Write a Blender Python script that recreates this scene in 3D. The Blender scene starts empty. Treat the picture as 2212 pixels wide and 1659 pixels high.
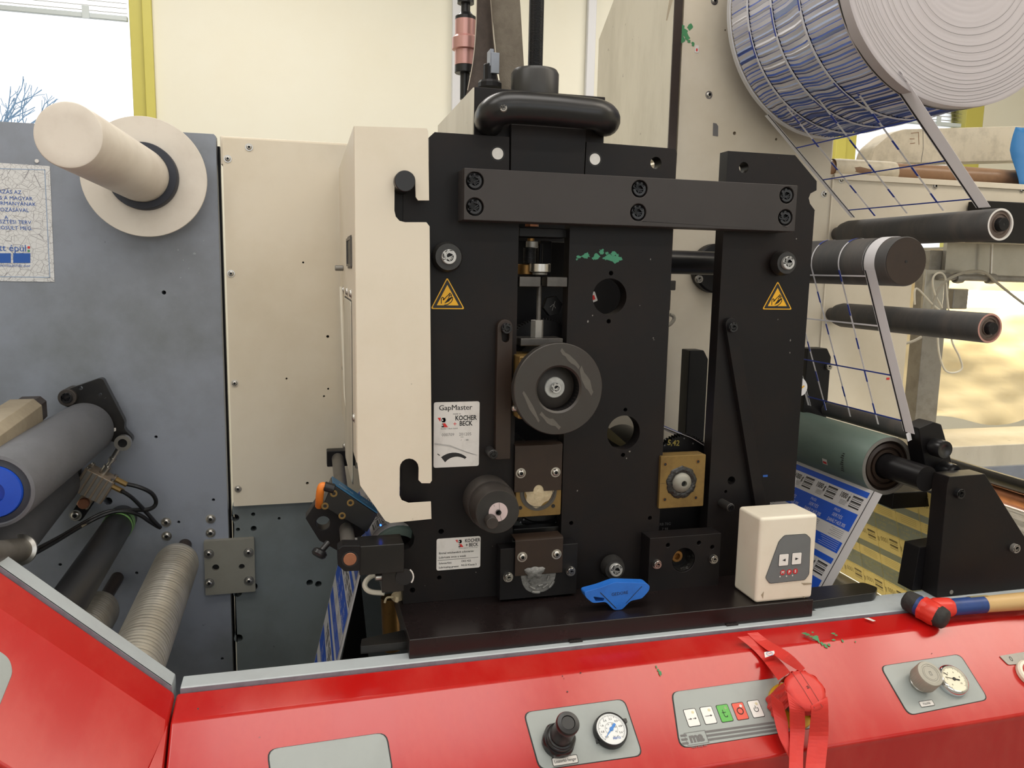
import bpy, bmesh, math, random
from mathutils import Vector, Matrix
random.seed(7)
SC = bpy.context.scene
COL = SC.collection
H = 1.55                                   # height of the lens above the floor; the camera stands at (0, 0, H)
# ---------------------------------------------------------------- camera, sky, lamps, exposure
FPX, CX, CY = 1720.1, 1106.0, 829.5
_y, _p, _r = [math.radians(a) for a in (15.007, 8.118, 1.124)]
FWD = Vector((math.sin(_y)*math.cos(_p), math.cos(_y)*math.cos(_p), -math.sin(_p)))
_rt = Vector((math.cos(_y), -math.sin(_y), 0)); _up = _rt.cross(FWD)
RT = math.cos(_r)*_rt + math.sin(_r)*_up
UP = -math.sin(_r)*_rt + math.cos(_r)*_up
cd = bpy.data.cameras.new('camera'); cam = bpy.data.objects.new('camera', cd); COL.objects.link(cam)
cd.sensor_width = 36; cd.lens = 36*FPX/2212; cd.clip_start = .02; cd.clip_end = 200
cam.matrix_world = Matrix(((RT.x, UP.x, -FWD.x, 0), (RT.y, UP.y, -FWD.y, 0), (RT.z, UP.z, -FWD.z, H), (0, 0, 0, 1)))
SC.camera = cam
w = bpy.data.worlds.new('overcast_sky'); SC.world = w; w.use_nodes = True
w.node_tree.nodes['Background'].inputs[0].default_value = (.93, .97, 1, 1)
w.node_tree.nodes['Background'].inputs[1].default_value = 1.7
SC.view_settings.view_transform = 'Standard'; SC.view_settings.look = 'None'
SC.view_settings.gamma = 1; SC.view_settings.use_curve_mapping = False
SC.view_settings.exposure = 0.1
SC.cycles.max_bounces = 8; SC.cycles.use_denoising = True
def lamp(name, loc, sx, sy, power, col=(1, .965, .92), rot=(0, 0, 0)):
    l = bpy.data.lights.new(name, 'AREA'); l.shape = 'RECTANGLE'; l.size = sx; l.size_y = sy; l.energy = power; l.color = col
    o = bpy.data.objects.new(name, l); o.location = loc; o.rotation_euler = rot; COL.objects.link(o)
for i, (lx, ly, pw) in enumerate(((-1.35, .62, 16), (.3, .62, 16), (1.95, .62, 18), (3.6, .62, 24), (-1.3, -1.5, 11), (.6, -1.5, 11), (2.4, -1.5, 11), (-.4, 3.0, 26), (2.2, 3.0, 26))):
    lamp('ceiling_lamp', (lx, ly, H+1.82), 1.45, .36 if ly < 0 or ly > 2 else .8, pw, (1, .965, .92) if lx < 1.5 or ly != .62 else (1, .91, .78))

lamp('added_web_backlight', (1.64, 1.46, H-.74), .3, .4, 4.5, (1, .96, .88), (0, math.radians(75), 0))  # added light with no fixture behind it, backlights the reverse web

# ---------------------------------------------------------------- pixel rays to real planes
def ray(px, py): return FWD + RT*((px-CX)/FPX) - UP*((py-CY)/FPX)
def P(px, py, Y):
    d = ray(px, py); d = d*(Y/d.y); return Vector((d.x, d.y, d.z+H))
def PZ(px, py, z):
    d = ray(px, py); d = d*(z/d.z); return Vector((d.x, d.y, d.z+H))
def PP(px, py, o, n):
    d = ray(px, py); c = Vector((0, 0, H)); t = (o-c).dot(n)/d.dot(n); return c+d*t
def XZ(pts, Y): return [(P(a, b, Y).x, P(a, b, Y).z) for a, b in pts]
def RPX(r, Y, px=1106): return r*Y/FPX*1.02     # a radius in pixels at depth Y
# ---------------------------------------------------------------- mesh building
def frame(o, ex, ey, ez):
    ex, ey, ez = Vector(ex).normalized(), Vector(ey).normalized(), Vector(ez).normalized()
    return Matrix(((ex.x, ey.x, ez.x, o[0]), (ex.y, ey.y, ez.y, o[1]), (ex.z, ey.z, ez.z, o[2]), (0, 0, 0, 1)))
def FY(Y, x=0, z=0): return frame((x, Y, z), (1, 0, 0), (0, 0, 1), (0, -1, 0))     # local x, z on a wall-like plane, h towards the camera
def axis_frame(a, b):
    a, b = Vector(a), Vector(b); d = (b-a).normalized()
    u = d.orthogonal().normalized()
    if abs(d.y) > .8: u = (Vector((1, 0, 0))-d*d.x).normalized()
    return frame(a, u, d.cross(u), d), (b-a).length
def circ(x, y, r, n=28, a0=0): return [(x+r*math.cos(a0+2*math.pi*i/n), y+r*math.sin(a0+2*math.pi*i/n)) for i in range(n)]
def rect(x0, y0, x1, y1): return [(x0, y0), (x1, y0), (x1, y1), (x0, y1)]
def rnd(pts, r, n=4):
    out = []; N = len(pts)
    for i in range(N):
        p, q, s = Vector(pts[i-1]), Vector(pts[i]), Vector(pts[(i+1) % N])
        rr = r[i] if isinstance(r, (list, tuple)) else r
        a, b = p-q, s-q
        t = min(rr, a.length*.45, b.length*.45)
        if t < 1e-6: out.append(tuple(q)); continue
        a, b = q+a.normalized()*t, q+b.normalized()*t
        for k in range(n+1):
            f = k/n; m = a.lerp(q, f).lerp(q.lerp(b, f), f); out.append(tuple(m))
    return out
def rrect(x0, y0, x1, y1, r, n=4): return rnd(rect(x0, y0, x1, y1), r, n)
class B:
    def __init__(s): s.bm = bmesh.new(); s.mi = 0
    def prism(s, outer, h0, h1, M=Matrix(), holes=()):
        bm = s.bm; loops = [outer]+list(holes); rings = []
        for h in (h0, h1):
            L = [[bm.verts.new(M @ Vector((x, y, h))) for x, y in lp] for lp in loops]; rings.append(L)
            if holes:
                es = []
                for lp in L:
                    for i in range(len(lp)): es.append(bm.edges.new((lp[i-1], lp[i])))
                g = bmesh.ops.triangle_fill(bm, use_beauty=True, use_dissolve=False, edges=es)
                for f in g['geom']:
                    if isinstance(f, bmesh.types.BMFace): f.material_index = s.mi
            else:
                f = bm.faces.new(L[0]); f.material_index = s.mi
        for a, b in zip(*rings):
            for i in range(len(a)):
                f = bm.faces.new((a[i-1], a[i], b[i], b[i-1])); f.material_index = s.mi
        return s
    def flat(s, pts, M=Matrix(), h=0):
        f = s.bm.faces.new([s.bm.verts.new(M @ Vector((x, y, h))) for x, y in pts]); f.material_index = s.mi; return s
    def box(s, x0, x1, y0, y1, z0, z1): return s.prism(rect(x0, y0, x1, y1), z0, z1)
    def lathe(s, prof, M=Matrix(), n=32, rf=None):
        bm = s.bm; prev = None
        for r, h in prof:
            if r < 1e-6: ring = [bm.verts.new(M @ Vector((0, 0, h)))]
            else:
                ring = []
                for i in range(n):
                    a = 2*math.pi*i/n; q = r*(rf(a, h) if rf else 1)
                    ring.append(bm.verts.new(M @ Vector((q*math.cos(a), q*math.sin(a), h))))
            if prev:
                if len(prev) > 1 and len(ring) > 1:
                    for i in range(n): bm.faces.new((prev[i-1], prev[i], ring[i], ring[i-1])).material_index = s.mi
                elif len(prev) > 1:
                    for i in range(n): bm.faces.new((prev[i-1], prev[i], ring[0])).material_index = s.mi
                elif len(ring) > 1:
                    for i in range(n): bm.faces.new((prev[0], ring[i], ring[i-1])).material_index = s.mi
            prev = ring
        return s
    def cyl(s, r, h0, h1, M=Matrix(), n=28, r1=None, c=0):
        r1 = r if r1 is None else r1
        p = [(0, h0), (r, h0), (r1, h1), (0, h1)] if not c else [(0, h0), (r-c, h0), (r, h0+c), (r1, h1-c), (r1-c, h1), (0, h1)]
        return s.lathe(p, M, n)
    def rod(s, a, b, r, n=24, r1=None, c=0):
        M, L = axis_frame(a, b); return s.cyl(r, 0, L, M, n, r1, c)
    def tube(s, pts, r, n=8):
        pts = [Vector(p) for p in pts]; bm = s.bm; prev = None; N = len(pts); u = None
        for i, p in enumerate(pts):
            t = (pts[min(i+1, N-1)]-pts[max(i-1, 0)]).normalized()
            u = t.orthogonal().normalized() if u is None else (u-t*u.dot(t)).normalized()
            v = t.cross(u); ring = [bm.verts.new(p+(u*math.cos(2*math.pi*k/n)+v*math.sin(2*math.pi*k/n))*r) for k in range(n)]
            if prev:
                for k in range(n): bm.faces.new((prev[k-1], prev[k], ring[k], ring[k-1])).material_index = s.mi
            else: bm.faces.new(ring[::-1]).material_index = s.mi
            prev = ring
        bm.faces.new(prev).material_index = s.mi; return s
    def strip(s, rows, th=0.0):
        bm = s.bm; prev = None
        for row in rows:
            cur = [bm.verts.new(Vector(p)) for p in row]
            if prev:
                for k in range(len(cur)-1): bm.faces.new((prev[k], prev[k+1], cur[k+1], cur[k])).material_index = s.mi
            prev = cur
        return s
    def text(s, txt, size, M, x=0, y=0, h=0, align='CENTER', bold=0.0, shear=0, sx=1.0):
        c = bpy.data.curves.new('tmp', 'FONT'); c.body = txt; c.size = size; c.align_x = align; c.align_y = 'CENTER'; c.offset = bold*size; c.shear = shear
        c.resolution_u = 2
        o = bpy.data.objects.new('tmp', c); me = o.to_mesh()
        T = M @ Matrix.Translation((x, y, h)) @ Matrix.Diagonal((sx, 1, 1, 1))
        vs = [s.bm.verts.new(T @ v.co) for v in me.vertices]
        for p in me.polygons:
            try: s.bm.faces.new([vs[i] for i in p.vertices]).material_index = s.mi
            except ValueError: pass
        o.to_mesh_clear(); bpy.data.objects.remove(o); bpy.data.curves.remove(c); return s
    def line(s, pts, wd, M=Matrix(), h=0, closed=False):          # a drawn line of given width in a local plane
        n = len(pts)
        for i in range(n if closed else n-1):
            a, b = Vector(pts[i]), Vector(pts[(i+1) % n]); d = (b-a)
            if d.length < 1e-9: continue
            d.normalize(); q = Vector((-d.y, d.x))*wd/2; a = a-d*wd*.3; b = b+d*wd*.3
            s.flat([tuple(a-q), tuple(b-q), tuple(b+q), tuple(a+q)], M, h)
        return s
WL = {}
def obj(name, b, m, parent=None, bev=0, ang=35, kind=None, org=None, flip=True, segs=2):
    bm = b.bm
    if bev: ang = min(ang, 20)
    if flip: bmesh.ops.recalc_face_normals(bm, faces=bm.faces)
    lo = Vector((1e9,)*3); hi = -lo
    for v in bm.verts:
        for k in range(3): lo[k] = min(lo[k], v.co[k]); hi[k] = max(hi[k], v.co[k])
    o0 = Vector(org) if org else Vector(((lo.x+hi.x)/2, (lo.y+hi.y)/2, lo.z))
    for v in bm.verts: v.co -= o0
    ca = math.radians(ang)
    for f in bm.faces: f.smooth = ang > 0
    for e in bm.edges:
        if len(e.link_faces) == 2 and e.calc_face_angle(0) > ca: e.smooth = False
    if kind is None and (name.endswith(('print', '_bands', '_lines', 'flakes', '_chips', 'residue', '_ticks', '_marks', '_dots', '_slits', '_mark', 'scribble', '_gaps'))): kind = 'stuff'
    me = bpy.data.meshes.new(name); bm.to_mesh(me); bm.free()
    for mm in (m if isinstance(m, (list, tuple)) else (m,)): me.materials.append(MAT[mm])
    o = bpy.data.objects.new(name, me); COL.objects.link(o); WL[o] = o0
    if parent: o.parent = parent; o.location = o0-WL[parent]
    else: o.location = o0
    if kind: o['kind'] = kind
    if bev:
        md = o.modifiers.new('edge', 'BEVEL'); md.width = bev; md.segments = segs; md.limit_method = 'ANGLE'; md.angle_limit = math.radians(24); md.harden_normals = True
    return o
def tag(o, label, cat, group=None):
    o['label'] = label; o['category'] = cat
    if group: o['group'] = group
    return o
def thing(name, loc, label, cat, group=None):
    o = bpy.data.objects.new(name, None); o.empty_display_size = .02; COL.objects.link(o); o.location = loc; WL[o] = Vector(loc)
    return tag(o, label, cat, group)
_sm = {}
def screw(kind, parent, pos, r, m, axis=(0, -1, 0), name=None, roll=None):
    key = (kind, m)
    if key not in _sm:
        b = B()
        hexf = lambda k: (lambda a, h: math.cos(math.pi/6)/math.cos((a % (math.pi/3))-math.pi/6) if abs(h-k) < 1e-6 or h < k-.05 and h > -.5 and False else 1)
        n = 24
        def hx(a, h): return math.cos(math.pi/6)/math.cos((a % (math.pi/3))-math.pi/6)
        if kind == 'cap':
            b.lathe([(1, 0), (1, .85), (.92, .95), (.6, .95)], n=n)
            top = .95; rr = .56
        elif kind == 'dome':
            b.lathe([(1.35, 0), (1.35, .12), (1, .14), (.97, .32), (.82, .55), (.58, .66)], n=n)
            top = .66; rr = .5
        elif kind == 'flat':
            b.lathe([(1, 0), (1, .08), (.62, .14)], n=n); top = .14; rr = .5
        # hexagonal socket
        bm = b.bm; ring_o = [v for v in bm.verts if abs(v.co.z-top) < 1e-6]
        ring_o.sort(key=lambda v: math.atan2(v.co.y, v.co.x) % (2*math.pi))
        A = [2*math.pi*i/n for i in range(n)]
        ri = [bm.verts.new((rr*hx(a, 0)*math.cos(a), rr*hx(a, 0)*math.sin(a), top)) for a in A]
        rb = [bm.verts.new((rr*hx(a, 0)*math.cos(a), rr*hx(a, 0)*math.sin(a), top-.5)) for a in A]
        for i in range(n):
            bm.faces.new((ring_o[i-1], ring_o[i], ri[i], ri[i-1])); f = bm.faces.new((ri[i-1], ri[i], rb[i], rb[i-1])); f.material_index = 1
        f = bm.faces.new(rb); f.material_index = 1  # socket walls and floor coloured dark to stand in for recess shade
        bmesh.ops.recalc_face_normals(bm, faces=bm.faces)
        for f in bm.faces: f.smooth = True
        for e in bm.edges:
            if len(e.link_faces) == 2 and e.calc_face_angle(0) > .6: e.smooth = False
        me = bpy.data.meshes.new(kind+'_screw'); bm.to_mesh(me); bm.free(); me.materials.append(MAT[m]); me.materials.append(MAT['socket_dark']); _sm[key] = me
    nm = name or {'cap': 'cap_screw', 'dome': 'button_screw', 'flat': 'flat_screw'}[kind]
    o = bpy.data.objects.new(nm, _sm[key]); COL.objects.link(o)
    z = Vector(axis).normalized(); q = z.to_track_quat('Z', 'Y') @ Matrix.Rotation(roll if roll is not None else random.random()*1.0, 4, 'Z').to_quaternion()
    o.rotation_mode = 'QUATERNION'; o.rotation_quaternion = q; o.scale = (r, r, r); o.location = Vector(pos)-WL[parent]; o.parent = parent
    return o
# ---------------------------------------------------------------- materials
MAT = {}
def lin(c): return tuple(((v/255/12.92) if v/255 <= .04045 else ((v/255+.055)/1.055)**2.4) for v in c)+(1,)
def mat(name, c, rough=.5, metal=0, c2=None, scale=6, amt=.35, lo=.45, hi=.75, bump=0, bscale=80, stretch=(1, 1, 1), coat=0, spec=.5, emit=0, rvar=.08, specks=None, coatr=.15):
    m = bpy.data.materials.new(name); m.use_nodes = True; nt = m.node_tree; N = nt.nodes; L = nt.links
    bs = N['Principled BSDF']; bs.inputs['Roughness'].default_value = rough; bs.inputs['Metallic'].default_value = metal
    bs.inputs['Specular IOR Level'].default_value = spec; bs.inputs['Base Color'].default_value = lin(c)
    if coat: bs.inputs['Coat Weight'].default_value = coat; bs.inputs['Coat Roughness'].default_value = coatr
    if emit: bs.inputs['Emission Color'].default_value = lin(c); bs.inputs['Emission Strength'].default_value = emit
    MAT[name] = m
    if c2 is None and not bump and not specks: return m
    tc = N.new('ShaderNodeTexCoord'); mp = N.new('ShaderNodeMapping'); mp.inputs['Scale'].default_value = stretch
    L.new(tc.outputs['Object'], mp.inputs['Vector'])
    src = None
    if c2 is not None:
        nz = N.new('ShaderNodeTexNoise'); nz.inputs['Scale'].default_value = scale; nz.inputs['Detail'].default_value = 8; nz.inputs['Roughness'].default_value = .65
        L.new(mp.outputs[0], nz.inputs['Vector'])
        mr = N.new('ShaderNodeMapRange'); mr.inputs['From Min'].default_value = lo; mr.inputs['From Max'].default_value = hi; mr.inputs['To Max'].default_value = amt
        L.new(nz.outputs['Fac'], mr.inputs['Value'])
        mx = N.new('ShaderNodeMix'); mx.data_type = 'RGBA'; mx.inputs['A'].default_value = lin(c); mx.inputs['B'].default_value = lin(c2)
        L.new(mr.outputs[0], mx.inputs['Factor']); src = mx.outputs['Result']
        rm = N.new('ShaderNodeMapRange'); rm.inputs['To Min'].default_value = max(.03, rough-rvar); rm.inputs['To Max'].default_value = min(1, rough+rvar)
        L.new(nz.outputs['Fac'], rm.inputs['Value']); L.new(rm.outputs[0], bs.inputs['Roughness'])
    if specks:
        vo = N.new('ShaderNodeTexNoise'); vo.inputs['Scale'].default_value = specks[1]; vo.inputs['Detail'].default_value = 3; L.new(tc.outputs['Object'], vo.inputs['Vector'])
        m2 = N.new('ShaderNodeMapRange'); m2.inputs['From Min'].default_value = specks[2]; m2.inputs['From Max'].default_value = specks[2]+.03; m2.inputs['To Max'].default_value = specks[3]
        L.new(vo.outputs['Fac'], m2.inputs['Value'])
        x2 = N.new('ShaderNodeMix'); x2.data_type = 'RGBA'; x2.inputs['B'].default_value = lin(specks[0])
        if src: L.new(src, x2.inputs['A'])
        else: x2.inputs['A'].default_value = lin(c)
        L.new(m2.outputs[0], x2.inputs['Factor']); src = x2.outputs['Result']
    if src: L.new(src, bs.inputs['Base Color'])
    if bump:
        nb = N.new('ShaderNodeTexNoise'); nb.inputs['Scale'].default_value = bscale; nb.inputs['Detail'].default_value = 4; L.new(mp.outputs[0], nb.inputs['Vector'])
        bp = N.new('ShaderNodeBump'); bp.inputs['Strength'].default_value = bump; bp.inputs['Distance'].default_value = .002
        L.new(nb.outputs['Fac'], bp.inputs['Height']); L.new(bp.outputs[0], bs.inputs['Normal'])
    return m
mat('black_plate', (26, 24, 25), .42, 0, (46, 34, 27), 4, .6, spec=.22, bump=.05, bscale=200, specks=((120, 115, 108), 90, .77, .5))
mat('black_anodised', (60, 56, 55), .45, 0, (50, 47, 47), 7, .5, spec=.3, bump=.03, bscale=300)
mat('black_dark', (23, 22, 24), .4, 0, spec=.25, c2=(38, 35, 33), scale=9, amt=.5)
mat('black_oily', (22, 21, 21), .3, 0, (46, 42, 38), 12, .6, bump=.15, bscale=60, specks=((150, 148, 140), 60, .74, .6))
mat('base_brown', (29, 22, 22), .28, 0, (22, 19, 19), 5, .5)
mat('black_plastic', (26, 26, 28), .32, 0, (36, 36, 38), 20, .4)
mat('rubber_black', (72, 71, 71), .7, 0, (108, 98, 90), 9, .8, bump=.12, bscale=250, stretch=(.35, 1.2, .35), specks=((120, 118, 112), 120, .74, .4))
mat('socket_dark', (22, 22, 23), .5)
mat('brown_plate', (56, 44, 37), .38, .25, (36, 30, 28), 10, .8, bump=.08)
mat('cream_paint', (226, 216, 198), .42, 0, (202, 188, 160), 3, .45, specks=((120, 108, 90), 55, .76, .55), bump=.02, bscale=120)
mat('cream_wall_panel', (222, 212, 193), .5, 0, (196, 180, 150), 2.2, .6, .42, .75, specks=((110, 98, 84), 40, .775, .6), bump=.02, bscale=60)
mat('cream_cabinet', (218, 208, 190), .48, 0, (190, 176, 150), 2.4, .6, .42, .75, specks=((130, 116, 100), 36, .77, .5))
mat('aged_plate', (214, 207, 190), .5, .1, (168, 160, 142), 6, .6, stretch=(1, 1, .3), specks=((110, 100, 88), 50, .74, .5))
mat('cream_plastic', (236, 228, 211), .35, 0, (206, 194, 168), 5, .5, specks=((96, 84, 70), 45, .76, .6))
mat('grey_panel', (142, 148, 160), .45, 0, (104, 108, 106), 3.2, .7, .45, .7, bump=.03, bscale=50, specks=((70, 72, 72), 48, .76, .5))
mat('grey_low', (118, 126, 128), .45, 0, (86, 90, 86), 3.2, .7, .42, .7, bump=.03, bscale=50, specks=((50, 52, 52), 42, .755, .5))
mat('grey_trim', (184, 192, 196), .35, 0, (160, 164, 168), 9, .5, specks=((90, 90, 92), 60, .76, .6))
mat('grey_trim_edge', (132, 132, 142), .45, 0, (96, 92, 100), 30, .7)
mat('grey_inset', (160, 166, 164), .4, 0, (140, 144, 142), 12, .5, specks=((80, 80, 78), 70, .77, .5))
mat('red_paint', (186, 24, 22), .2, 0, (210, 80, 68), 5, .38, lo=.47, hi=.74, stretch=(1.6, .7, .7), bump=.015, bscale=40, coat=.0, spec=.6, rvar=.1, specks=((110, 26, 24), 60, .775, .6))
mat('red_tape', (214, 52, 44), .42, 0, (182, 40, 36), 14, .6, bump=.25, bscale=26, specks=((70, 22, 22), 55, .75, .6))
mat('red_button', (205, 40, 34), .3)
mat('red_ink', (214, 50, 48), .5)
mat('steel', (196, 193, 188), .3, 1, (150, 146, 140), 30, .5)
mat('steel_dull', (150, 147, 142), .42, .5, (104, 100, 94), 24, .6, bump=.05)
mat('silver_roller', (196, 191, 180), .34, .6, (140, 132, 118), 9, .7, bump=.06, bscale=120)
mat('steel_dark', (96, 93, 90), .4, .8, (60, 56, 54), 20, .6)
mat('chrome', (225, 228, 232), .08, 1)
mat('washer', (200, 200, 198), .35, .3, (110, 108, 106), 60, .7)
mat('pin_face', (206, 200, 192), .35, .6, (170, 164, 156), 60, .5)
mat('brass', (138, 112, 64), .42, .45, (92, 70, 40), 18, .7, bump=.05)
mat('bronze', (150, 112, 62), .42, .8, (86, 66, 44), 24, .7)
mat('copper', (190, 132, 104), .35, .9, (150, 104, 84), 40, .5)
mat('grease', (206, 190, 156), .35, 0, (150, 134, 104), 40, .6, bump=.9, bscale=120)
mat('grease_grey', (120, 120, 118), .25, 0, (60, 60, 60), 50, .8, bump=1, bscale=160)
mat('grease_black', (36, 35, 34), .25, 0, (110, 108, 104), 120, .8, lo=.55, bump=1, bscale=160)
mat('wheel_face', (66, 63, 60), .42, .35, (60, 50, 46), 5, .8, bump=.06, bscale=180, specks=((130, 128, 120), 26, .7, .4))
mat('dial_grey', (58, 54, 51), .5, 0, spec=.3, c2=(86, 78, 72), scale=14, amt=.4, bump=.05)
mat('dial_dark', (42, 41, 40), .4, 0, (66, 64, 62), 20, .4)
mat('pink_anodised', (206, 158, 152), .32, .55, (190, 140, 134), 12, .4)
mat('pink_disc', (214, 196, 196), .45, .2, (190, 172, 172), 60, .3)
mat('spool_cream', (222, 214, 202), .38, 0, (190, 178, 164), 8, .55, specks=((120, 110, 104), 40, .76, .5))
mat('navy_ring', (46, 50, 62), .5, 0, (34, 36, 44), 10, .5)
mat('roller_grey', (104, 106, 112), .6, 0, (84, 86, 90), 14, .6, bump=.12, bscale=240, stretch=(1, .5, 1), specks=((190, 190, 190), 30, .79, .8))
mat('roller_grey_dark', (78, 80, 86), .62, 0, (62, 64, 68), 12, .5, bump=.1, bscale=240)
mat('roller_green', (104, 122, 114), .5, 0, (78, 90, 86), 9, .7, bump=.08, bscale=200, stretch=(1, .4, 1))
mat('blue_core', (26, 76, 190), .4, 0, (20, 56, 150), 20, .4)
mat('tape_green', (118, 166, 96), .45, 0, (92, 136, 78), 30, .5)
mat('paint_green', (78, 158, 124), .6)
mat('paint_green_dark', (70, 140, 92), .6)
mat('warn_yellow', (244, 184, 34), .4)
mat('ink_black', (32, 31, 33), .5)
mat('ink_grey', (110, 108, 108), .55)
mat('ink_blue', (40, 92, 176), .5)
mat('label_white', (226, 222, 218), .4, 0, (180, 174, 166), 30, .5, lo=.5, hi=.75)
mat('paper', (236, 234, 236), .6)
mat('white_button', (238, 236, 232), .3)
mat('green_button', (86, 178, 70), .3)
mat('orange_button', (226, 78, 56), .3)
mat('mps_grey', (112, 116, 118), .4, 0, (100, 104, 106), 20, .4)
mat('mps_red', (196, 44, 52), .4)
mat('tool_blue', (42, 112, 206), .38, 0, (28, 84, 168), 30, .6, specks=((30, 40, 60), 60, .74, .7))
mat('hammer_blue', (36, 66, 128), .4, 0, (26, 44, 88), 40, .6, specks=((190, 180, 160), 40, .72, .7))
mat('hammer_rubber', (44, 43, 43), .75, 0, (64, 62, 60), 60, .7, bump=.6, bscale=120)
mat('hammer_wood', (206, 172, 118), .45, 0, (170, 132, 82), 30, .7, stretch=(.12, 1, 1))
mat('hammer_tape', (222, 58, 46), .35, 0, (196, 44, 38), 30, .5, bump=.6, bscale=50)
mat('strap_dark', (84, 74, 68), .85, 0, (58, 50, 47), 26, .8, bump=.4, bscale=420)
mat('strap_light', (116, 108, 96), .85, 0, (86, 78, 68), 26, .8, bump=.4, bscale=420)
mat('strap_edge', (190, 180, 166), .8)
mat('wall_paint', (238, 234, 218), .75, 0, (234, 226, 204), 1.2, .5)
mat('ceiling_paint', (244, 242, 236), .8)
mat('floor_paint', (150, 148, 142), .5, 0, (120, 118, 112), 3, .6)
mat('window_yellow', (206, 196, 96), .42, 0, (192, 182, 86), 4, .4)
mat('conduit_white', (216, 216, 220), .4)
mat('blind_slat', (150, 142, 112), .5)
mat('blind_rail', (214, 222, 224), .4)
mat('bark', (104, 128, 150), .9)
mat('cable_white', (226, 220, 204), .45)
mat('cable_grey', (168, 162, 148), .5)
mat('cable_black', (30, 30, 32), .4)
mat('plate_grey', (142, 140, 130), .42, .1, (120, 118, 108), 9, .6)
mat('groove_dark', (112, 106, 94), .5, .3)
mat('steel_bright', (186, 184, 178), .22, .5, (150, 146, 138), 5, .6, bump=.3, bscale=7)
mat('chalk_yellow', (160, 142, 66), .6)
mat('panel_scratch', (164, 170, 178), .5)
mat('wheel_scratch', (96, 92, 86), .5, .2, (84, 80, 74), 60, .8)
mat('cylinder_alloy', (158, 142, 124), .42, .3, (124, 108, 92), 20, .6)
mat('race_brown', (112, 98, 90), .45, .3)
mat('orange_plug', (232, 130, 44), .4)
mat('sensor_blue', (46, 106, 146), .4, 0, (36, 84, 120), 30, .4)
mat('grey_rod', (120, 116, 110), .45, .4, (92, 88, 82), 16, .6)
mat('beige_beam', (168, 156, 134), .5, .15, (128, 116, 98), 9, .7)
mat('cardboard', (142, 108, 80), .4, 0, (92, 66, 50), 14, .7, bump=.5, bscale=40, stretch=(.6, 1, 1))
mat('duct_plastic', (206, 196, 176), .5, 0, (150, 142, 126), 22, .7)
mat('blue_cloth', (44, 116, 176), .6)
mat('print_blue', (34, 84, 192), .42)
mat('khaki_ink', (120, 106, 62), .5)
mat('lattice_blue', (40, 66, 168), .45)
mat('roll_paper', (190, 184, 187), .6, 0, (190, 182, 184), 10, .5)
mat('roll_white', (234, 232, 240), .45)
mat('roll_blue', (58, 90, 176), .35)
mat('roll_dark', (78, 84, 124), .5)
mat('roll_mid', (170, 184, 220), .4)
mat('gauge_face', (236, 238, 238), .4)
mat('gauge_cream', (236, 228, 204), .4)
mat('needle_blue', (56, 132, 214), .4)
mat('knob_grey', (168, 164, 152), .4, 0, (150, 146, 134), 30, .4)
mat('yellow_ring', (236, 186, 40), .4)
mat('lamp_tube', (255, 238, 200), .4, emit=10)
mat('led_blue', (40, 90, 255), .4, emit=6)
def sheet_mat():
    m = mat('plastic_sheet', (240, 226, 190), .35, 0, (222, 200, 150), 3, .5, bump=.5, bscale=9)
    b = m.node_tree.nodes['Principled BSDF']; b.inputs['Transmission Weight'].default_value = 0; b.inputs['Subsurface Weight'].default_value = 0
sheet_mat()
def glass_mat():
    m = bpy.data.materials.new('window_glass'); m.use_nodes = True; N = m.node_tree.nodes; L = m.node_tree.links
    for n in list(N): N.remove(n)
    o = N.new('ShaderNodeOutputMaterial'); mx = N.new('ShaderNodeMixShader'); t = N.new('ShaderNodeBsdfTransparent'); g = N.new('ShaderNodeBsdfGlossy')
    g.inputs['Roughness'].default_value = .03; fr = N.new('ShaderNodeFresnel'); fr.inputs[0].default_value = 1.45
    L.new(fr.outputs[0], mx.inputs[0]); L.new(t.outputs[0], mx.inputs[1]); L.new(g.outputs[0], mx.inputs[2]); L.new(mx.outputs[0], o.inputs[0]); MAT['window_glass'] = m
glass_mat()
def paper_mat(name, c, f=.45):
    m = mat(name, c, .55); nt = m.node_tree; N = nt.nodes; L = nt.links
    t = N.new('ShaderNodeBsdfTranslucent'); t.inputs[0].default_value = lin(c); mx = N.new('ShaderNodeMixShader'); mx.inputs[0].default_value = f
    L.new(N['Principled BSDF'].outputs[0], mx.inputs[1]); L.new(t.outputs[0], mx.inputs[2]); L.new(mx.outputs[0], N['Material Output'].inputs[0])
paper_mat('lattice_grey', (244, 243, 247), .3); paper_mat('khaki', (204, 192, 148), .5); paper_mat('slate_print', (188, 206, 230), .5); paper_mat('pale_line', (252, 248, 226), .75); paper_mat('print_white', (232, 230, 232), .4)
def crackle_mat():
    m = mat('crackle_paper', (222, 222, 222), .45); nt = m.node_tree; N = nt.nodes; L = nt.links
    tc = N.new('ShaderNodeTexCoord'); src = None
    for sc, wd, dk in ((95, .03, (176, 174, 176)), (52, .016, (150, 148, 152))):
        v = N.new('ShaderNodeTexVoronoi'); v.feature = 'DISTANCE_TO_EDGE'; v.inputs['Scale'].default_value = sc; L.new(tc.outputs['Object'], v.inputs['Vector'])
        r = N.new('ShaderNodeMapRange'); r.inputs['From Min'].default_value = wd*.5; r.inputs['From Max'].default_value = wd; r.inputs['To Min'].default_value = 1; r.inputs['To Max'].default_value = 0
        L.new(v.outputs['Distance'], r.inputs['Value'])
        mx = N.new('ShaderNodeMix'); mx.data_type = 'RGBA'; mx.inputs['B'].default_value = lin(dk)
        if src: L.new(src, mx.inputs['A'])
        else: mx.inputs['A'].default_value = lin((222, 222, 222))
        L.new(r.outputs[0], mx.inputs['Factor']); src = mx.outputs['Result']
    L.new(src, N['Principled BSDF'].inputs['Base Color'])
crackle_mat()
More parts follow.
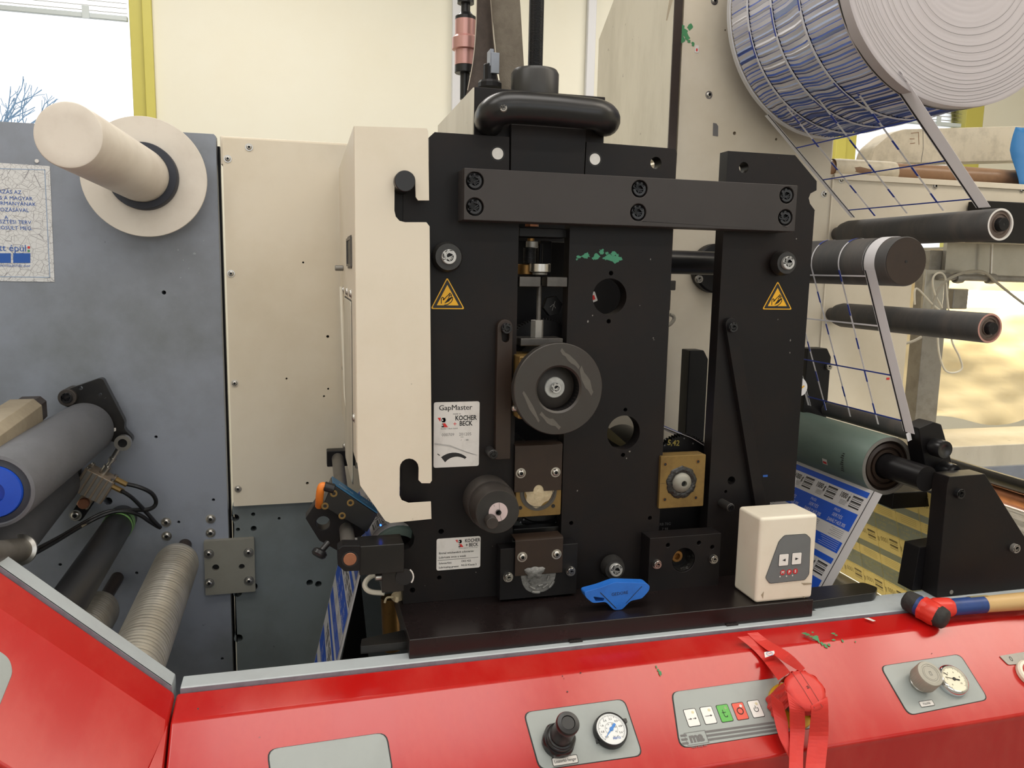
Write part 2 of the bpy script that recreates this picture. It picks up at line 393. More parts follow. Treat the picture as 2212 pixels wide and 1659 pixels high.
def blob(cx, cy, r, n=9, j=.5, sx=1): return [(cx+sx*r*(1-j*random.random())*math.cos(2*math.pi*i/n), cy+r*(1-j*random.random())*math.sin(2*math.pi*i/n)) for i in range(n)]
# ================================================================ the room
Zc = lambda z: z+H
XL, XR, YF, YB, ZT = -3.2, 5.2, -3.6, 4.2, H+1.9
obj('floor', B().box(XL, XR, YF, YB, -.1, 0), 'floor_paint', kind='structure')
obj('ceiling', B().box(XL, XR, YF, YB, ZT, ZT+.1), 'ceiling_paint', kind='structure')
W1 = (-2.7, -.735, H+.15, H+1.75); W2 = (3.215, 3.985, H+.15, H+1.75)
M = FY(YB)
f1 = (W1[0]-.1, W1[1]+.1, W1[2]-.1, W1[3]); f2 = (W2[0]-.16, W2[1]+.13, W2[2]-.1, W2[3])
obj('wall_back', B().prism(rect(XL, 0, XR, ZT), -.25, 0, M, [rect(f1[0], f1[2], f1[1], f1[3]), rect(f2[0], f2[2], f2[1], f2[3])]), 'wall_paint', kind='structure')
obj('wall_left', B().box(XL-.2, XL, YF, YB, 0, ZT), 'wall_paint', kind='structure')
obj('wall_right', B().box(XR, XR+.2, YF, YB, 0, ZT), 'wall_paint', kind='structure')
b = B(); b.prism(rect(XL, 0, XR, ZT), 0, .2, FY(YF), [rect(-2.6, 1.5, .7, H+1.55), rect(1.3, 1.5, 4.6, H+1.55)])
obj('wall_front', b, 'wall_paint', kind='structure')
for k, (f, W, jl, jr) in enumerate(((f1, W1, 0, 0), (f2, W2, 0, 0))):
    b = B().prism(rect(*[f[0], f[2], f[1], f[3]]), -.12, .0, M, [rect(W[0], W[2], W[1], W[3]-.05)])
    r = obj('window_%d' % (k+1), b, 'window_yellow', kind='structure', bev=.004)
    x = W[1] if k == 0 else W[0]
    b = B()
    if k == 0: b.box(x+.06, x+.1, YB-.03, YB-.001, f[2], f[3])
    else: b.box(f[0], f[0]+.07, YB-.03, YB-.001, f[2], f[3])
    obj('window_frame', b, 'window_yellow', r, bev=.003)
    obj('window_pane', B().box(W[0], W[1], YB+.06, YB+.066, W[2], W[3]-.05), 'window_glass', r)
# window blinds, raised in both windows
def blind(W, zb, label, tilt):
    t = thing('window_blind', ((W[0]+W[1])/2, YB+.03, zb), label, 'blind', 'raised window blinds')
    obj('bottom_rail', B().box(W[0]+.01, W[1]-.012, YB+.02, YB+.045, zb, zb+.022), 'blind_rail', t, bev=.003)
    sl = None; n = int((W[3]-.06-zb-.02)/.022)
    b = B().prism([(-.012, -.004), (.012, .004), (.012, .0055), (-.012, -.0025)], W[0]+.012, W[1]-.015, frame((0, 0, 0), (0, 1, 0), (0, 0, 1), (1, 0, 0)))
    sl = obj('slat', b, 'blind_slat', t); sl.location = (0, .0, .03)
    for i in range(1, n):
        s2 = sl.copy(); COL.objects.link(s2); s2.location = (0, 0, .03+i*.022)
    for xx in (W[1]-.2, W[0]+.35): obj('rail_clip', B().box(xx, xx+.03, YB+.014, YB+.02, zb-.004, zb+.05), 'blind_rail', t)
blind(W1, H+1.108, 'olive venetian blind with pale bottom rail at top of left window', 0)
blind(W2, H+.93, 'venetian blind behind the paper roll in the right window', 0)
for k, x in ((1, 985), (2, 1275)):
    a = P(x-9, 100, YB-.01); c = P(x+9, 100, YB-.01)
    obj('trim_%d' % k, B().box(a.x, c.x, YB-.03, YB-.001, .2, ZT-.02), 'conduit_white', kind='structure', bev=.004)
# bare tree outside the left window
t = thing('bare_tree', (-5.0, 14, 0), 'bare tree with thin branches seen outside the left window', 'tree')
def grow(bb, p, d, L, r, dep):
    q = p+d*L; mid = p+d*L*.5+Vector((random.uniform(-.08, .08),)*3)*L; bb.tube([p, mid, q], r, 5)
    if dep == 0: return
    for k in range(3 if dep > 1 else 4):
        nd = (d+Vector((random.uniform(-.8, .8), random.uniform(-.5, .5), random.uniform(-.25, .7)))).normalized(); grow(bb, q if k else mid, nd, L*.68, r*.6, dep-1)
b = B(); b.tube([(-5, 14, 0), (-5.05, 14, 1.2), (-4.95, 14, 2.4)], .11, 8); obj('trunk', b, 'bark', t)
b = B()
for d in ((.5, 0, .8), (-.5, .2, .8), (.1, -.3, .9), (.75, .1, .5)): grow(b, Vector((-4.95, 14, 2.3)), Vector(d).normalized(), .85, .04, 4)
o = obj('branches', b, 'bark', t); o['kind'] = 'stuff'

# ================================================================ the press body behind the web
YW = 1.75
# grey side panel on the left
G = thing('grey_side_panel', (-.35, YW, Zc(-.95)), 'grey painted steel side panel of the press, left of the cream cover', 'panel')
holes = []
def hole_px(lst, Y): return [circ(P(a, c, Y).x, P(a, c, Y).z, RPX(r, Y), 14) for a, c, r in lst]
b = B().prism([(-1.1, Zc(-.95)), (-.156, Zc(-.95)), (-.156, Zc(.255)), (-.16, Zc(.259)), (-1.1, Zc(.259))], -.03, 0, FY(YW),
    hole_px([(233, 1083, 8), (386, 1128, 3), (337, 944, 3), (461, 1080, 3), (354, 632, 4), (252, 871, 3), (295, 1238, 3), (130, 1220, 3), (480, 1423, 3)], YW))
obj('steel_sheet', b, 'grey_panel', G, bev=.003)
for px, py in ((359, 1128), (360, 1158), (455, 1121), (455, 1151)): screw('dome', G, P(px, py, YW), .0075, 'steel')
for px, py in ((80, 348),): obj('plug', B().cyl(.0035, 0, .002, FY(YW) @ Matrix.Translation((P(px, py, YW).x, P(px, py, YW).z, 0))), 'label_white', G)
b = B(); m_ = FY(YW-.0003)
for px, py, r, e in ((385, 540, 8, .5), (396, 562, 6, .5), (420, 548, 9, 1.2), (408, 580, 5, .6), (440, 520, 7, .5), (390, 600, 4, 1.5), (430, 590, 4, .4), (455, 560, 4, .3), (132, 398, 3, .4), (131, 446, 3, .5)):
    q = P(px, py, YW); b.flat(blob(q.x, q.z, r/2600, 12, .75, e), m_, random.random()*.0002)
obj('scratch_marks', b, 'panel_scratch', G)
# lower grey panel under the cream cover
L2 = thing('lower_grey_panel', (.1, YW, Zc(-.95)), 'grey lower side panel with drilled holes below the cream cover', 'panel')
b = B().prism(rect(-.147, Zc(-.95), .85, Zc(-.512)), -.03, 0, FY(YW), hole_px([(508, 1119, 8), (547, 1111, 4), (548, 1142, 6), (514, 1144, 4), (513, 1281, 9), (548, 1267, 8), (515, 1379, 9), (669, 1259, 7), (688, 1262, 7), (690, 1195, 6), (603, 1120, 3)], YW))
obj('steel_sheet', b, 'grey_low', L2, bev=.002)
obj('seam_backing', B().box(-1.05, -.152, YW+.034, YW+.05, Zc(-.94), Zc(.24)), 'black_dark', G)  # dark sheet added so no light shows through the holes and seam
tag(obj('rear_cover_plate', B().box(.31, .80, YW+.04, YW+.06, Zc(-.50), Zc(.2)), 'cream_cabinet'), 'cream cover plate closing the press wall behind the die station', 'plate')
obj('inner_backing', B().box(-.146, .845, YW+.034, YW+.05, Zc(-.94), Zc(-.513)), 'black_dark', L2)  # unseen dark sheet added to block light behind the drilled holes
# bolted joint plate bridging both
t = thing('joint_plate', P(495, 1277, YW-.008), 'square steel joint plate with four washered screws across the panel seam', 'plate')
c0, c1 = P(440, 1169, YW-.01), P(552, 1277, YW-.01); cc = (c0+c1)/2
b = B().prism(rrect(c0.x, c1.z, c1.x, c0.z, .003), 0, .012, FY(YW), hole_px([(467, 1222, 7), (523, 1220, 6)], YW))
obj('plate', b, 'plate_grey', t, bev=.001)
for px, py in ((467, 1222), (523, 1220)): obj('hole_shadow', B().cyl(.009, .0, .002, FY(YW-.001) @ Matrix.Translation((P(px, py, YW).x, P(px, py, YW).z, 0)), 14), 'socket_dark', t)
for px, py in ((451, 1196), (537, 1193), (452, 1259), (538, 1254)):
    p = P(px, py, YW-.012); obj('washer', B().lathe([(.0105, 0), (.0105, .0015), (.005, .0015)], frame(p, (1, 0, 0), (0, 0, 1), (0, -1, 0)), 24), 'steel', t); screw('dome', t, p+Vector((0, -.0015, 0)), .0062, 'steel')
# cream cover panel
C = thing('cream_cover_panel', (0, YW-.01, Zc(-.511)), 'cream painted cover panel with edge screws, left of the die station', 'panel')
b = B().prism(rnd([(-.143, Zc(-.509)), (.30, Zc(-.509)), (.30, Zc(.249)), (-.143, Zc(.251))], .003), 0, .014, FY(YW), hole_px([(708, 727, 3), (655, 567, 2), (709, 840, 2), (700, 856, 2), (664, 1044, 3), (619, 818, 2)], YW-.014))
obj('cover_sheet', b, 'cream_wall_panel', C, bev=.0025)
obj('inner_backing', B().box(-.140, .295, YW+.006, YW+.014, Zc(-.50), Zc(.195)), 'black_dark', C)  # dark sheet added behind the cover holes to keep light out
b = B().box(-.148, .3, YW-.002, YW+.09, Zc(.2), Zc(.2562)); obj('top_flange', b, 'cream_paint', C, bev=.002)
for px, py in ((538, 318), (492, 343), (499, 591), (507, 828), (514, 1056)): screw('dome', C, P(px, py, YW-.0145), .0055, 'steel')
# ---------------- right cabinet
R = thing('right_cabinet', (1.3, YW, Zc(-.95)), 'cream painted press cabinet behind the rollers on the right', 'cabinet')
pl = [(.856, Zc(-.95)), (1.54, Zc(-.95)), (1.54, Zc(.098)), (2.6, Zc(.098)), (2.6, Zc(.25)), (1.272, Zc(.25)), (1.272, Zc(1.0)), (.856, Zc(1.0))]
b = B().prism(pl, -.06, 0, FY(YW), hole_px([(1587, 288, 4), (1677, 301, 3), (1567, 65, 2)], YW)); obj('front_sheet', b, 'cream_cabinet', R, bev=.002)
obj('seam_strip', B().box(1.277, 1.281, YW-.003, YW-.0002, Zc(-.3), Zc(.245)), 'cream_paint', R)
b = B().box(1.28, 2.6, YW-.006, YW-.0006, Zc(.238), Zc(.252)); obj('edge_lip', b, 'cream_paint', R, bev=.001)
for px, py in ((1543, 2), (1531, 205), (1818, 388), (1781, 419), (2020, 402), (2207, 411)): screw('dome', R, P(px, py, YW), .0065, 'steel')
# remains of a green sticker and a small red one, torn residue
b = B(); mm = FY(YW)
for (px, py, r) in ((1478, 70, 13), (1490, 58, 9), (1473, 85, 9), (1484, 82, 8), (1497, 95, 6), (1488, 90, 5), (1474, 58, 6)):
    q = P(px, py, YW); b.flat(blob(q.x, q.z, r/980, 11, .55), mm, .0006+random.random()*.0003)
obj('torn_sticker', b, 'paint_green_dark', R)
q = P(1505, 106, YW); b = B().prism(rrect(q.x-.005, q.z-.008, q.x+.005, q.z+.008, .001), .0002, .0008, mm); s = obj('small_sticker', b, 'label_white', R)
obj('red_print', B().flat(rect(q.x-.0022, q.z-.005, q.x+.002, q.z+.001), mm, .001), 'red_ink', s)
q = P(1545, 282, YW); obj('tape_residue', B().flat([(q.x-.006, q.z-.012), (q.x+.008, q.z-.013), (q.x+.007, q.z+.01), (q.x+.002, q.z+.016), (q.x-.007, q.z+.017)], mm, .0006), 'ink_grey', R)
q = P(1918, 818, YW); obj('red_mark', B().flat(rrect(q.x-.005, q.z-.003, q.x+.005, q.z+.003, .001), mm, .0006), 'red_ink', R)
# hinged side cover of that cabinet, seen edge-on
D = thing('cabinet_side_cover', (.84, 1.98, Zc(.26)), 'off-white side cover with slanted top standing edge-on beside the cabinet', 'panel')
b = B().prism([(1.742, Zc(.268)), (2.215, Zc(.268)), (2.215, Zc(.648)), (2.0, Zc(.80)), (1.742, Zc(.98))], .826, .846, frame((0, 0, 0), (0, 1, 0), (0, 0, 1), (1, 0, 0)))
obj('cover_sheet', b, 'aged_plate', D, bev=.002)
obj('brown_edge', B().box(.8275, .8475, 1.7385, 1.7418, Zc(.27), Zc(.978)), 'brown_plate', D)
obj('tape_strip', B().strip([[P(1430, 50, 1.76)+Vector((0, -.02, 0)), P(1433, 50, 1.76)+Vector((0, -.02, 0))], [P(1440, -10, 1.76)+Vector((0, -.02, 0)), P(1449, -10, 1.76)+Vector((0, -.02, 0))]]), 'beige_beam', D)
obj('cabinet_flank', B().box(.84, .855, YW+.01, YW+.5, Zc(-.5), Zc(.262)), 'cream_cabinet', R)
# posts and round bar seen through the station
for k, (xa, xb, Y, zt, lb) in enumerate(((1490, 1531, 1.62, 757, 'black guide post seen through the slot of the die station'), (1745, 1797, 1.60, 753, 'black chamfered guide post right of the die station'))):
    a, c = P(xa, zt, Y), P(xb, zt, Y)
    t = thing('guide_post', ((a.x+c.x)/2, Y, Zc(-.955)), lb, 'post', 'black guide posts behind the die station')
    b = B().prism([(a.x, Zc(-.955)), (c.x, Zc(-.955)), (c.x, a.z-.02), (c.x-.012, a.z), (a.x, a.z)], -.04, 0, FY(Y)); obj('post_body', b, 'black_dark', t, bev=.002)
    if k: screw('cap', t, P(1788, 792, Y-.001), .008, 'steel')
# white web tag standing behind the column
# clutter on top of the cabinet ledge
t = thing('cable_duct', P(2050, 340, 1.95), 'speckled cream plastic duct lying on the cabinet ledge', 'duct')
a = P(1905, 345, 2.0); 
pts = XZ([(1880, 352), (1890, 318), (1925, 288), (1950, 279), (2212, 272), (2300, 272), (2300, 345), (1990, 352)], 1.98)
b = B().prism(rnd(pts, .012), -.07, 0, FY(1.98)); obj('duct_body', b, 'duct_plastic', t, bev=.006)
b = B().line(XZ([(1994, 277), (1995, 320), (1990, 350)], 1.979), .0014, FY(1.98), .0006); obj('duct_joint', b, 'ink_grey', t)
b = B(); mm = FY(1.98)
for pp in ([(1968, 288), (1984, 286), (1985, 312)], [(1965, 300), (1975, 300)], [(1966, 310), (1976, 309)]): b.line(XZ(pp, 1.98), .0018, mm, .0005)
obj('embossed_mark', b, 'cardboard', t)
t = thing('taped_tube', P(2000, 380, 1.86), 'brown taped cardboard tube lying on the cabinet ledge', 'tube')
r0 = .024; zt = Zc(.25)+r0+.002
b = B().lathe([(0, 0), (r0*.8, 0), (r0*.9, .05), (r0, .1), (r0*.93, .2), (r0*1.05, .3), (r0*1.1, .42), (r0*1.02, .6), (r0*1.12, .62), (r0*1.1, .78), (0, .78)], frame((1.3, 1.83, zt), (0, 1, 0), (0, 0, 1), (1, 0, 0)), 20, lambda a, h: 1+.06*math.sin(3*a+h*40)+.03*math.sin(7*a-h*90)); obj('tube_body', b, 'cardboard', t)
b = B().lathe([(r0*1.0, .03), (r0*1.03, .05), (r0*1.05, .2), (r0*1.0, .22)], frame((1.3, 1.83, zt), (0, 1, 0), (0, 0, 1), (1, 0, 0)), 20, lambda a, h: 1+.05*math.sin(3*a+h*40)); obj('pale_wrap', b, 'duct_plastic', t)
t = thing('blue_rag', P(2212, 390, 1.84), 'blue rag hanging over the ledge at the right edge', 'rag')
rows = []
for i in range(9):
    v = i/8; rows.append([P(2186+18*abs(.4-v)+14*u/2, 275+130*v, 1.77+.05*(1-v))+Vector((u*.018, .008*math.sin(u*2.1+v*5), 0)) for u in range(6)])
o = obj('cloth', B().strip(rows), 'blue_cloth', t); md = o.modifiers.new('th', 'SOLIDIFY'); md.thickness = .002
# ---------------- lamp bay on the right
t = thing('steel_post', (1.6, 1.93, Zc(-.62)), 'grey steel post in front of the lit plastic sheeting', 'post')
a = P(1968, 820, 1.93); c = P(1990, 820, 1.93); d = P(2016, 820, 1.93)
obj('post_shaft', B().box(a.x, a.x+.075, 1.90, 1.95, Zc(-.62), Zc(.08)), 'steel_dull', t, bev=.002)
t = thing('plastic_sheeting', (2.2, 2.12, Zc(-.5)), 'wrinkled cream plastic sheeting glowing around the fluorescent lamp', 'sheet')
rows = []; NU, NV = 44, 30
def wr(u, v): return .016*math.sin(u*9+2*math.sin(v*5))*math.sin(v*6+1)+.008*math.sin(u*17+v*13)+.004*math.sin(u*41-v*31+1)+.003*math.sin(v*47+u*13)
for i in range(NV+1):
    v = i/NV; rows.append([Vector((1.30+1.75*u/NU, 2.12+wr(u/NU*1.6, v)-.08*v, Zc(-.0-.445*v+.02*math.sin(u*.5)*(v > .95)))) for u in range(NU+1)])
obj('sheet', B().strip(rows), 'plastic_sheet', t, ang=80)
t = thing('fluorescent_lamp', P(2140, 645, 2.0), 'lit fluorescent tube under a polished reflector on the right', 'lamp')
a = P(2066, 645, 2.0)
obj('tube', B().rod((a.x, 2.0, a.z), (a.x+.8, 2.0, a.z-.004), .026, 20, c=.006), 'lamp_tube', t)
b = B().prism([(1.90, Zc(.0)), (1.90, Zc(.09)), (2.08, Zc(.09)), (2.08, Zc(.0)), (2.075, Zc(.0)), (2.075, Zc(.085)), (1.905, Zc(.085)), (1.905, Zc(.0))], a.x-.14, a.x+.8, frame((0, 0, 0), (0, 1, 0), (0, 0, 1), (1, 0, 0)))
obj('reflector', b, 'steel_bright', t)
obj('backing_plate', B().box(a.x-.16, a.x+.8, 1.885, 1.899, Zc(.012), Zc(.125)), 'steel_bright', t)
obj('end_cap', B().box(a.x-.05, a.x+.005, 1.96, 2.04, a.z-.03, a.z+.03), 'steel_dull', t, bev=.004)
q0, q1 = P(2001, 582, 1.87), P(2036, 668, 1.87); obj('lamp_bracket', B().box(q0.x, q1.x, 1.87, 1.88, q1.z, q0.z), 'steel_bright', t, bev=.002)
q = P(2122, 433, 1.70); q2 = P(2122, 523, 1.70); tag(obj('junction_box', B().box(q.x, q.x+.22, 1.70, 1.745, q2.z, q.z), 'black_dark', bev=.002), 'black box behind the end of the top idler roller', 'box')
t = thing('conduit_pipe', P(2120, 600, 1.86), 'thin steel conduit with clamps in front of the reflector', 'pipe')
a = P(2026, 598, 1.86)
obj('pipe', B().rod((a.x, 1.86, a.z), (a.x+.7, 1.86, a.z-.006), .0092, 14), 'steel_dull', t)
for px in (2070, 2140):
    q = P(px, 600, 1.86); obj('pipe_clamp', B().lathe([(.0092, -.012), (.014, -.012), (.0155, 0), (.014, .012), (.0092, .012)], frame((q.x, 1.86, a.z-.002), (0, 1, 0), (0, 0, 1), (1, 0, 0)), 16), 'steel_dull', t)
obj('hanger_rod', B().rod(P(2143, 525, 1.86), P(2140, 596, 1.86), .004, 10), 'steel', t)
def cable(name, pl, r, m, label, cat='cable', group=None, Y=1.84):
    pts = [Vector(P(a, c, (e[0] if e else Y))) for a, c, *e in pl]
    out = []
    for i in range(len(pts)-1):
        p0, p1, p2, p3 = pts[max(i-1, 0)], pts[i], pts[i+1], pts[min(i+2, len(pts)-1)]
        for k in range(6):
            s = k/6; out.append(.5*((2*p1)+(p2-p0)*s+(2*p0-5*p1+4*p2-p3)*s*s+(3*p1-p0-3*p2+p3)*s**3))
    out.append(pts[-1]); b = B().tube(out, r, 8); 
    if label is None: return b
    return tag(obj(name, b, m), label, cat, group)
cable('lamp_cable', [(2012, 690), (2018, 650), (2040, 610), (2085, 588), (2125, 588), (2150, 608), (2190, 640), (2230, 670)], .004, 'cable_grey', 'thick beige cable arching over the conduit by the lamp', 'cable', 'cables around the lamp')
cable('lamp_cable', [(2035, 665), (2018, 630), (2016, 600), (2030, 589), (2042, 600), (2046, 640), (2050, 680), (2056, 735), (2072, 770), (2078, 795), (2062, 805), (2042, 800), (2030, 770), (2026, 730), (2030, 690)], .0026, 'cable_white', 'white looped cable hanging beside the lamp', 'cable', 'cables around the lamp')
cable('lamp_cable', [(1976, 658), (1976, 628), (1985, 626), (2012, 655), (2030, 670)], .0026, 'cable_white', 'short white cable bent over the grey steel post', 'cable', 'cables around the lamp')
cable('lamp_cable', [(1925, 730), (1945, 742), (1970, 738), (1990, 728)], .004, 'cable_grey', 'short beige cable sagging below the lowest upper roller', 'cable', 'cables around the lamp')
obj_ = tag(obj('lower_right_cabinet', B().prism(rect(1.67, Zc(-.95), 2.6, Zc(-.452)), -.22, 0, FY(1.74)), 'aged_plate', bev=.003), 'dusty off-white cabinet below the plastic sheeting', 'cabinet')
obj('grey_rail', B().box(1.68, 2.6, 1.73, 1.7399, Zc(-.56), Zc(-.512)), 'grey_panel', obj_)
# ================================================================ the die station
Y0 = 1.30; FR = FY(Y0); PT = .028
S = thing('die_station', (.52, 1.26, Zc(-.602)), 'black steel rotary die cutting station with slotted frame plates and cross bar', 'machine')
x1, x2, x3, x4, x5, x6 = .355, .4445, .6355, .7335, .917, .163
zt, zb = Zc(.2155), Zc(-.57)
outer = [(x6, zb), (.865, zb), (.865, Zc(-.43)), (x5, Zc(-.43)), (x5, Zc(.120))]
# hook notch in the outer edge of the right column
n0 = [P(a, c, Y0) for a, c in ((1761, 455), (1750, 440), (1747, 428), (1751, 418), (1764, 411))]
outer += [(p.x, p.z) for p in n0] + [(x5, Zc(.172)), (P(1718, 331, Y0).x, Zc(.2155)), (P(1593, 323, Y0).x, zt), (.7335, zt), (.7335, Zc(-.5)), (x3, Zc(-.5)), (x3, Zc(.205)), (x3-.002, zt-.002), (.4695, zt), (.4675, Zc(.11)), (x2, Zc(.11)), (x2, Zc(-.5)), (x1, Zc(-.5)), (x1, Zc(.11)), (.3375, Zc(.11)), (.336, zt), (.213, zt), (.204, Zc(.207)), (.204, Zc(.15)), (x6, Zc(.15))]+[(P(a, c, Y0).x, P(a, c, Y0).z) for a, c in ((868, 1126), (880, 1133), (890, 1145), (895, 1160), (893, 1174), (886, 1184), (868, 1190))]
outer = [(a, c) for a, c in outer]
hol = []
def hp_(px, py, r, n=16):
    p = P(px, py, Y0); hol.append(circ(p.x, p.z, RPX(r, Y0)/.98, n))
for h in ((1607, 362, 12, 20), (1417, 352, 13, 20), (1317, 641, 40, 40), (1347, 935, 40, 40), (1320, 590, 5), (1315, 694, 5), (1351, 885, 4.5), (1346, 983, 5), (1234, 1130, 5), (1404, 1119, 5), (1580, 1038, 10, 20), (1568, 1062, 4), (953, 1148, 6), (949, 1248, 5), (891, 1275, 6), (1004, 1310, 4)): hp_(*h)
b = B().prism(outer, -PT, 0, FR, hol)
obj('frame_plate', b, 'black_plate', S, bev=.0012)
# far frame plate with its openings, seen through the slots
b = B().prism([(.24, Zc(-.5)), (.60, Zc(-.5)), (.60, Zc(-.21)), (.76, Zc(-.21)), (.76, Zc(.12)), (.24, Zc(.12))], -.03, 0, FY(1.68)); obj('rear_frame_plate', b, 'black_dark', S, bev=.001)
q = P(1281, 642, 1.679); m_ = frame((q.x, 1.6795, q.z), (.9, 0, .35), (-.35, 0, .9), (0, -1, 0)); s_ = obj('small_sticker', B().prism(rrect(-.008, -.011, .008, .011, .002), 0, .0006, m_), 'label_white', S); obj('red_print', B().flat(rect(-.004, -.006, .004, .004), m_, .0008), 'red_ink', s_)
# tinted plate closing the small blind holes
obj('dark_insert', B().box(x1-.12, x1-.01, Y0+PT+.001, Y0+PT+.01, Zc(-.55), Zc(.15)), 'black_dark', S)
# base plate
b = B().prism(rect(.1555, 1.165, .8765, 1.37), Zc(-.602), Zc(-.5702)); obj('base_plate', b, 'base_brown', S, bev=.0015)
for px in (1243, 1580):
    q = P(px, 1372 if px < 1400 else 1345, 1.165); b = B().prism(rnd([(q.x-.012, Zc(-.598)), (q.x+.012, Zc(-.598)), (q.x+.012, Zc(-.613)), (q.x-.006, Zc(-.613))], .003), -.005, .0035, FY(1.165)); obj('base_lug', b, 'base_brown', S, bev=.0008)
b = B().prism(rnd([(.083, 1.196), (.16, 1.196), (.16, 1.24), (.087, 1.222)], .002), Zc(-.601), Zc(-.588)); obj('rail_end', b, 'black_oily', S, bev=.0012)
b = B().prism(rnd([(.87, 1.19), (1.035, 1.20), (1.06, 1.222), (1.05, 1.25), (.87, 1.25)], .008), Zc(-.601), Zc(-.586)); obj('tray_end', b, 'black_oily', S, bev=.0015)
# cross bar with six countersunk screws
bx0, bx1, bz0, bz1 = .2515, .8445, Zc(.077), Zc(.1565)
YBf = 1.25; sc6 = [(1026, 391), (1026, 447), (1382, 408), (1379, 459), (1700, 422), (1697, 470)]
hb = [circ(P(a, c, YBf).x, P(a, c, YBf).z, .0142, 28) for a, c in sc6]
b = B().prism(rect(bx0, bz0, bx1, bz1), -.012, 0, FY(YBf), hb); b.prism(rect(bx0, bz0, bx1, bz1), -(Y0-YBf)+.0002, -.0118, FY(YBf))
CB = obj('cross_bar', b, 'black_anodised', S, bev=.0012)
for a, c in sc6:
    p = P(a, c, YBf); screw('cap', CB, p+Vector((0, .0118, 0)), .0118, 'black_plastic')
for a, c in ((1075, 332), (1285, 344)):
    p = P(a, c, Y0); b = B().lathe([(.0118, -.0005), (.0122, .0004), (.0104, .0005), (.0104, -.0005)], FR @ Matrix.Translation((p.x, p.z, 0))); r = obj('dowel_seat', b, 'socket_dark', S)
    obj('dowel_pin', B().cyl(.0096, -.0002, .0008, FR @ Matrix.Translation((p.x, p.z, 0)), c=.0003), 'pin_face', S)
# sliding crosshead block between the columns and the bridge behind
pts = XZ([(1101, 268), (1262, 276)], 1.302)
b = B().prism([(.3395, Zc(.112)), (.466, Zc(.112)), (.468, Zc(.236)), (.338, Zc(.236))], -.03, .0012, FR); obj('slide_block', b, 'black_plate', S, bev=.001)
b = B().prism([(1.312, Zc(.14)), (1.67, Zc(.14)), (1.67, Zc(.20)), (1.655, Zc(.289)), (1.312, Zc(.2925))], .2795, .505, frame((0, 0, 0), (0, 1, 0), (0, 0, 1), (1, 0, 0)))
obj('bridge_block', b, 'black_plate', S, bev=.0015)
b = B().prism([(1.3135, Zc(.15)), (1.668, Zc(.15)), (1.655, Zc(.2876)), (1.3135, Zc(.2912))], .2775, .2794, frame((0, 0, 0), (0, 1, 0), (0, 0, 1), (1, 0, 0)))
obj('bridge_side_sheen', b, 'aged_plate', S)  # pale sheet: light reflected on the bridge's left side, put into its colour
b = B().prism([(.44, Zc(.262)), (.5, Zc(.262)), (.5, Zc(.272)), (.45, Zc(.2755)), (.44, Zc(.272))], -.01, .012, FY(1.31)); obj('bridge_tab', b, 'black_plate', S, bev=.0008)
# pull handle
HM = Y0-.045
pa, pb = P(1085, 246, HM), P(1300, 246, HM)
rows = []; path = []
for k in range(13):
    t = k/12
    ang = math.pi*t
path = [P(1062, 258, 1.30)+Vector((0, .02, -.002)), P(1060, 250, 1.275), P(1076, 238, 1.256), P(1105, 232, 1.25), P(1180, 236, 1.25), P(1250, 243, 1.25), P(1290, 248, 1.253), P(1306, 256, 1.268), P(1308, 262, 1.29), P(1306, 262, 1.312)]
def smooth(pl, n=6):
    out = []
    for i in range(len(pl)-1):
        p0, p1, p2, p3 = pl[max(i-1, 0)], pl[i], pl[i+1], pl[min(i+2, len(pl)-1)]
        for k in range(n):
            s = k/n; out.append(.5*((2*p1)+(p2-p0)*s+(2*p0-5*p1+4*p2-p3)*s*s+(3*p1-p0-3*p2+p3)*s**3))
    return out+[pl[-1]]
b = B().tube(smooth(path), .0245, 18)
for v in b.bm.verts:                                                  # a flattened oval grip
    pass
hd = obj('pull_handle', b, 'black_plastic', S, ang=60)
q = P(1088, 236, 1.232); screw('cap', hd, q+Vector((0, -.0, 0)), .0055, 'steel_dull', axis=(-.3, -1, .2))
b = B()
for i in range(5): b.lathe([(.012, i*.003), (.0135, i*.003+.0012), (.012, i*.003+.0024)], frame(P(1052, 258, 1.285), (0, 1, 0), (0, 0, 1), (-1, 0, 0)) @ Matrix.Translation((0, 0, -.006)), 18)
obj('spring', b, 'steel_dark', hd)
# threaded spindle, knurled nut and top disc
q = P(1155, 198, 1.36); sx, sy = q.x, 1.36
MZ = Matrix.Translation((sx, sy, 0))
kn = lambda a, h: 1+.006*math.sin(40*a+h*900)
b = B().lathe([(0, q.z-.01), (.0405, q.z-.01), (.0405, q.z+.028), (.037, q.z+.034), (.033, q.z+.0345), (.033, q.z+.033), (0, q.z+.033)], MZ, 96, kn); obj('knurled_nut', b, 'dial_dark', S)
prof = [(0, q.z)]; z = q.z
while z < q.z+.24: prof += [(.0118, z), (.0128, z+.0009), (.0118, z+.0018)]; z += .0018
prof += [(0, z)]
obj('threaded_spindle', B().lathe(prof, MZ, 20), 'black_plastic', S, ang=70)
e = P(1155, -6, 1.36); obj('spindle_disc', B().cyl(.0235, e.z+.008, e.z+.02, MZ, c=.002), 'black_plastic', S)
# small valve with wing key on the bridge
q = P(1058, 186, 1.40); VM = Matrix.Translation((q.x, 1.40, q.z))
v = obj('bleed_valve', B().lathe([(0, -.003), (.021, -.003), (.021, .004), (.0185, .008), (.0118, .009), (.0118, .034), (.010, .036), (0, .036)], VM, 12), 'black_dark', S, ang=20)
b = B().box(q.x-.0035, q.x+.003, 1.385, 1.41, q.z+.03, q.z+.058); b.box(q.x-.002, q.x+.0125, 1.383, 1.389, q.z+.018, q.z+.052); obj('wing_key', b, 'grey_panel', v, bev=.001)
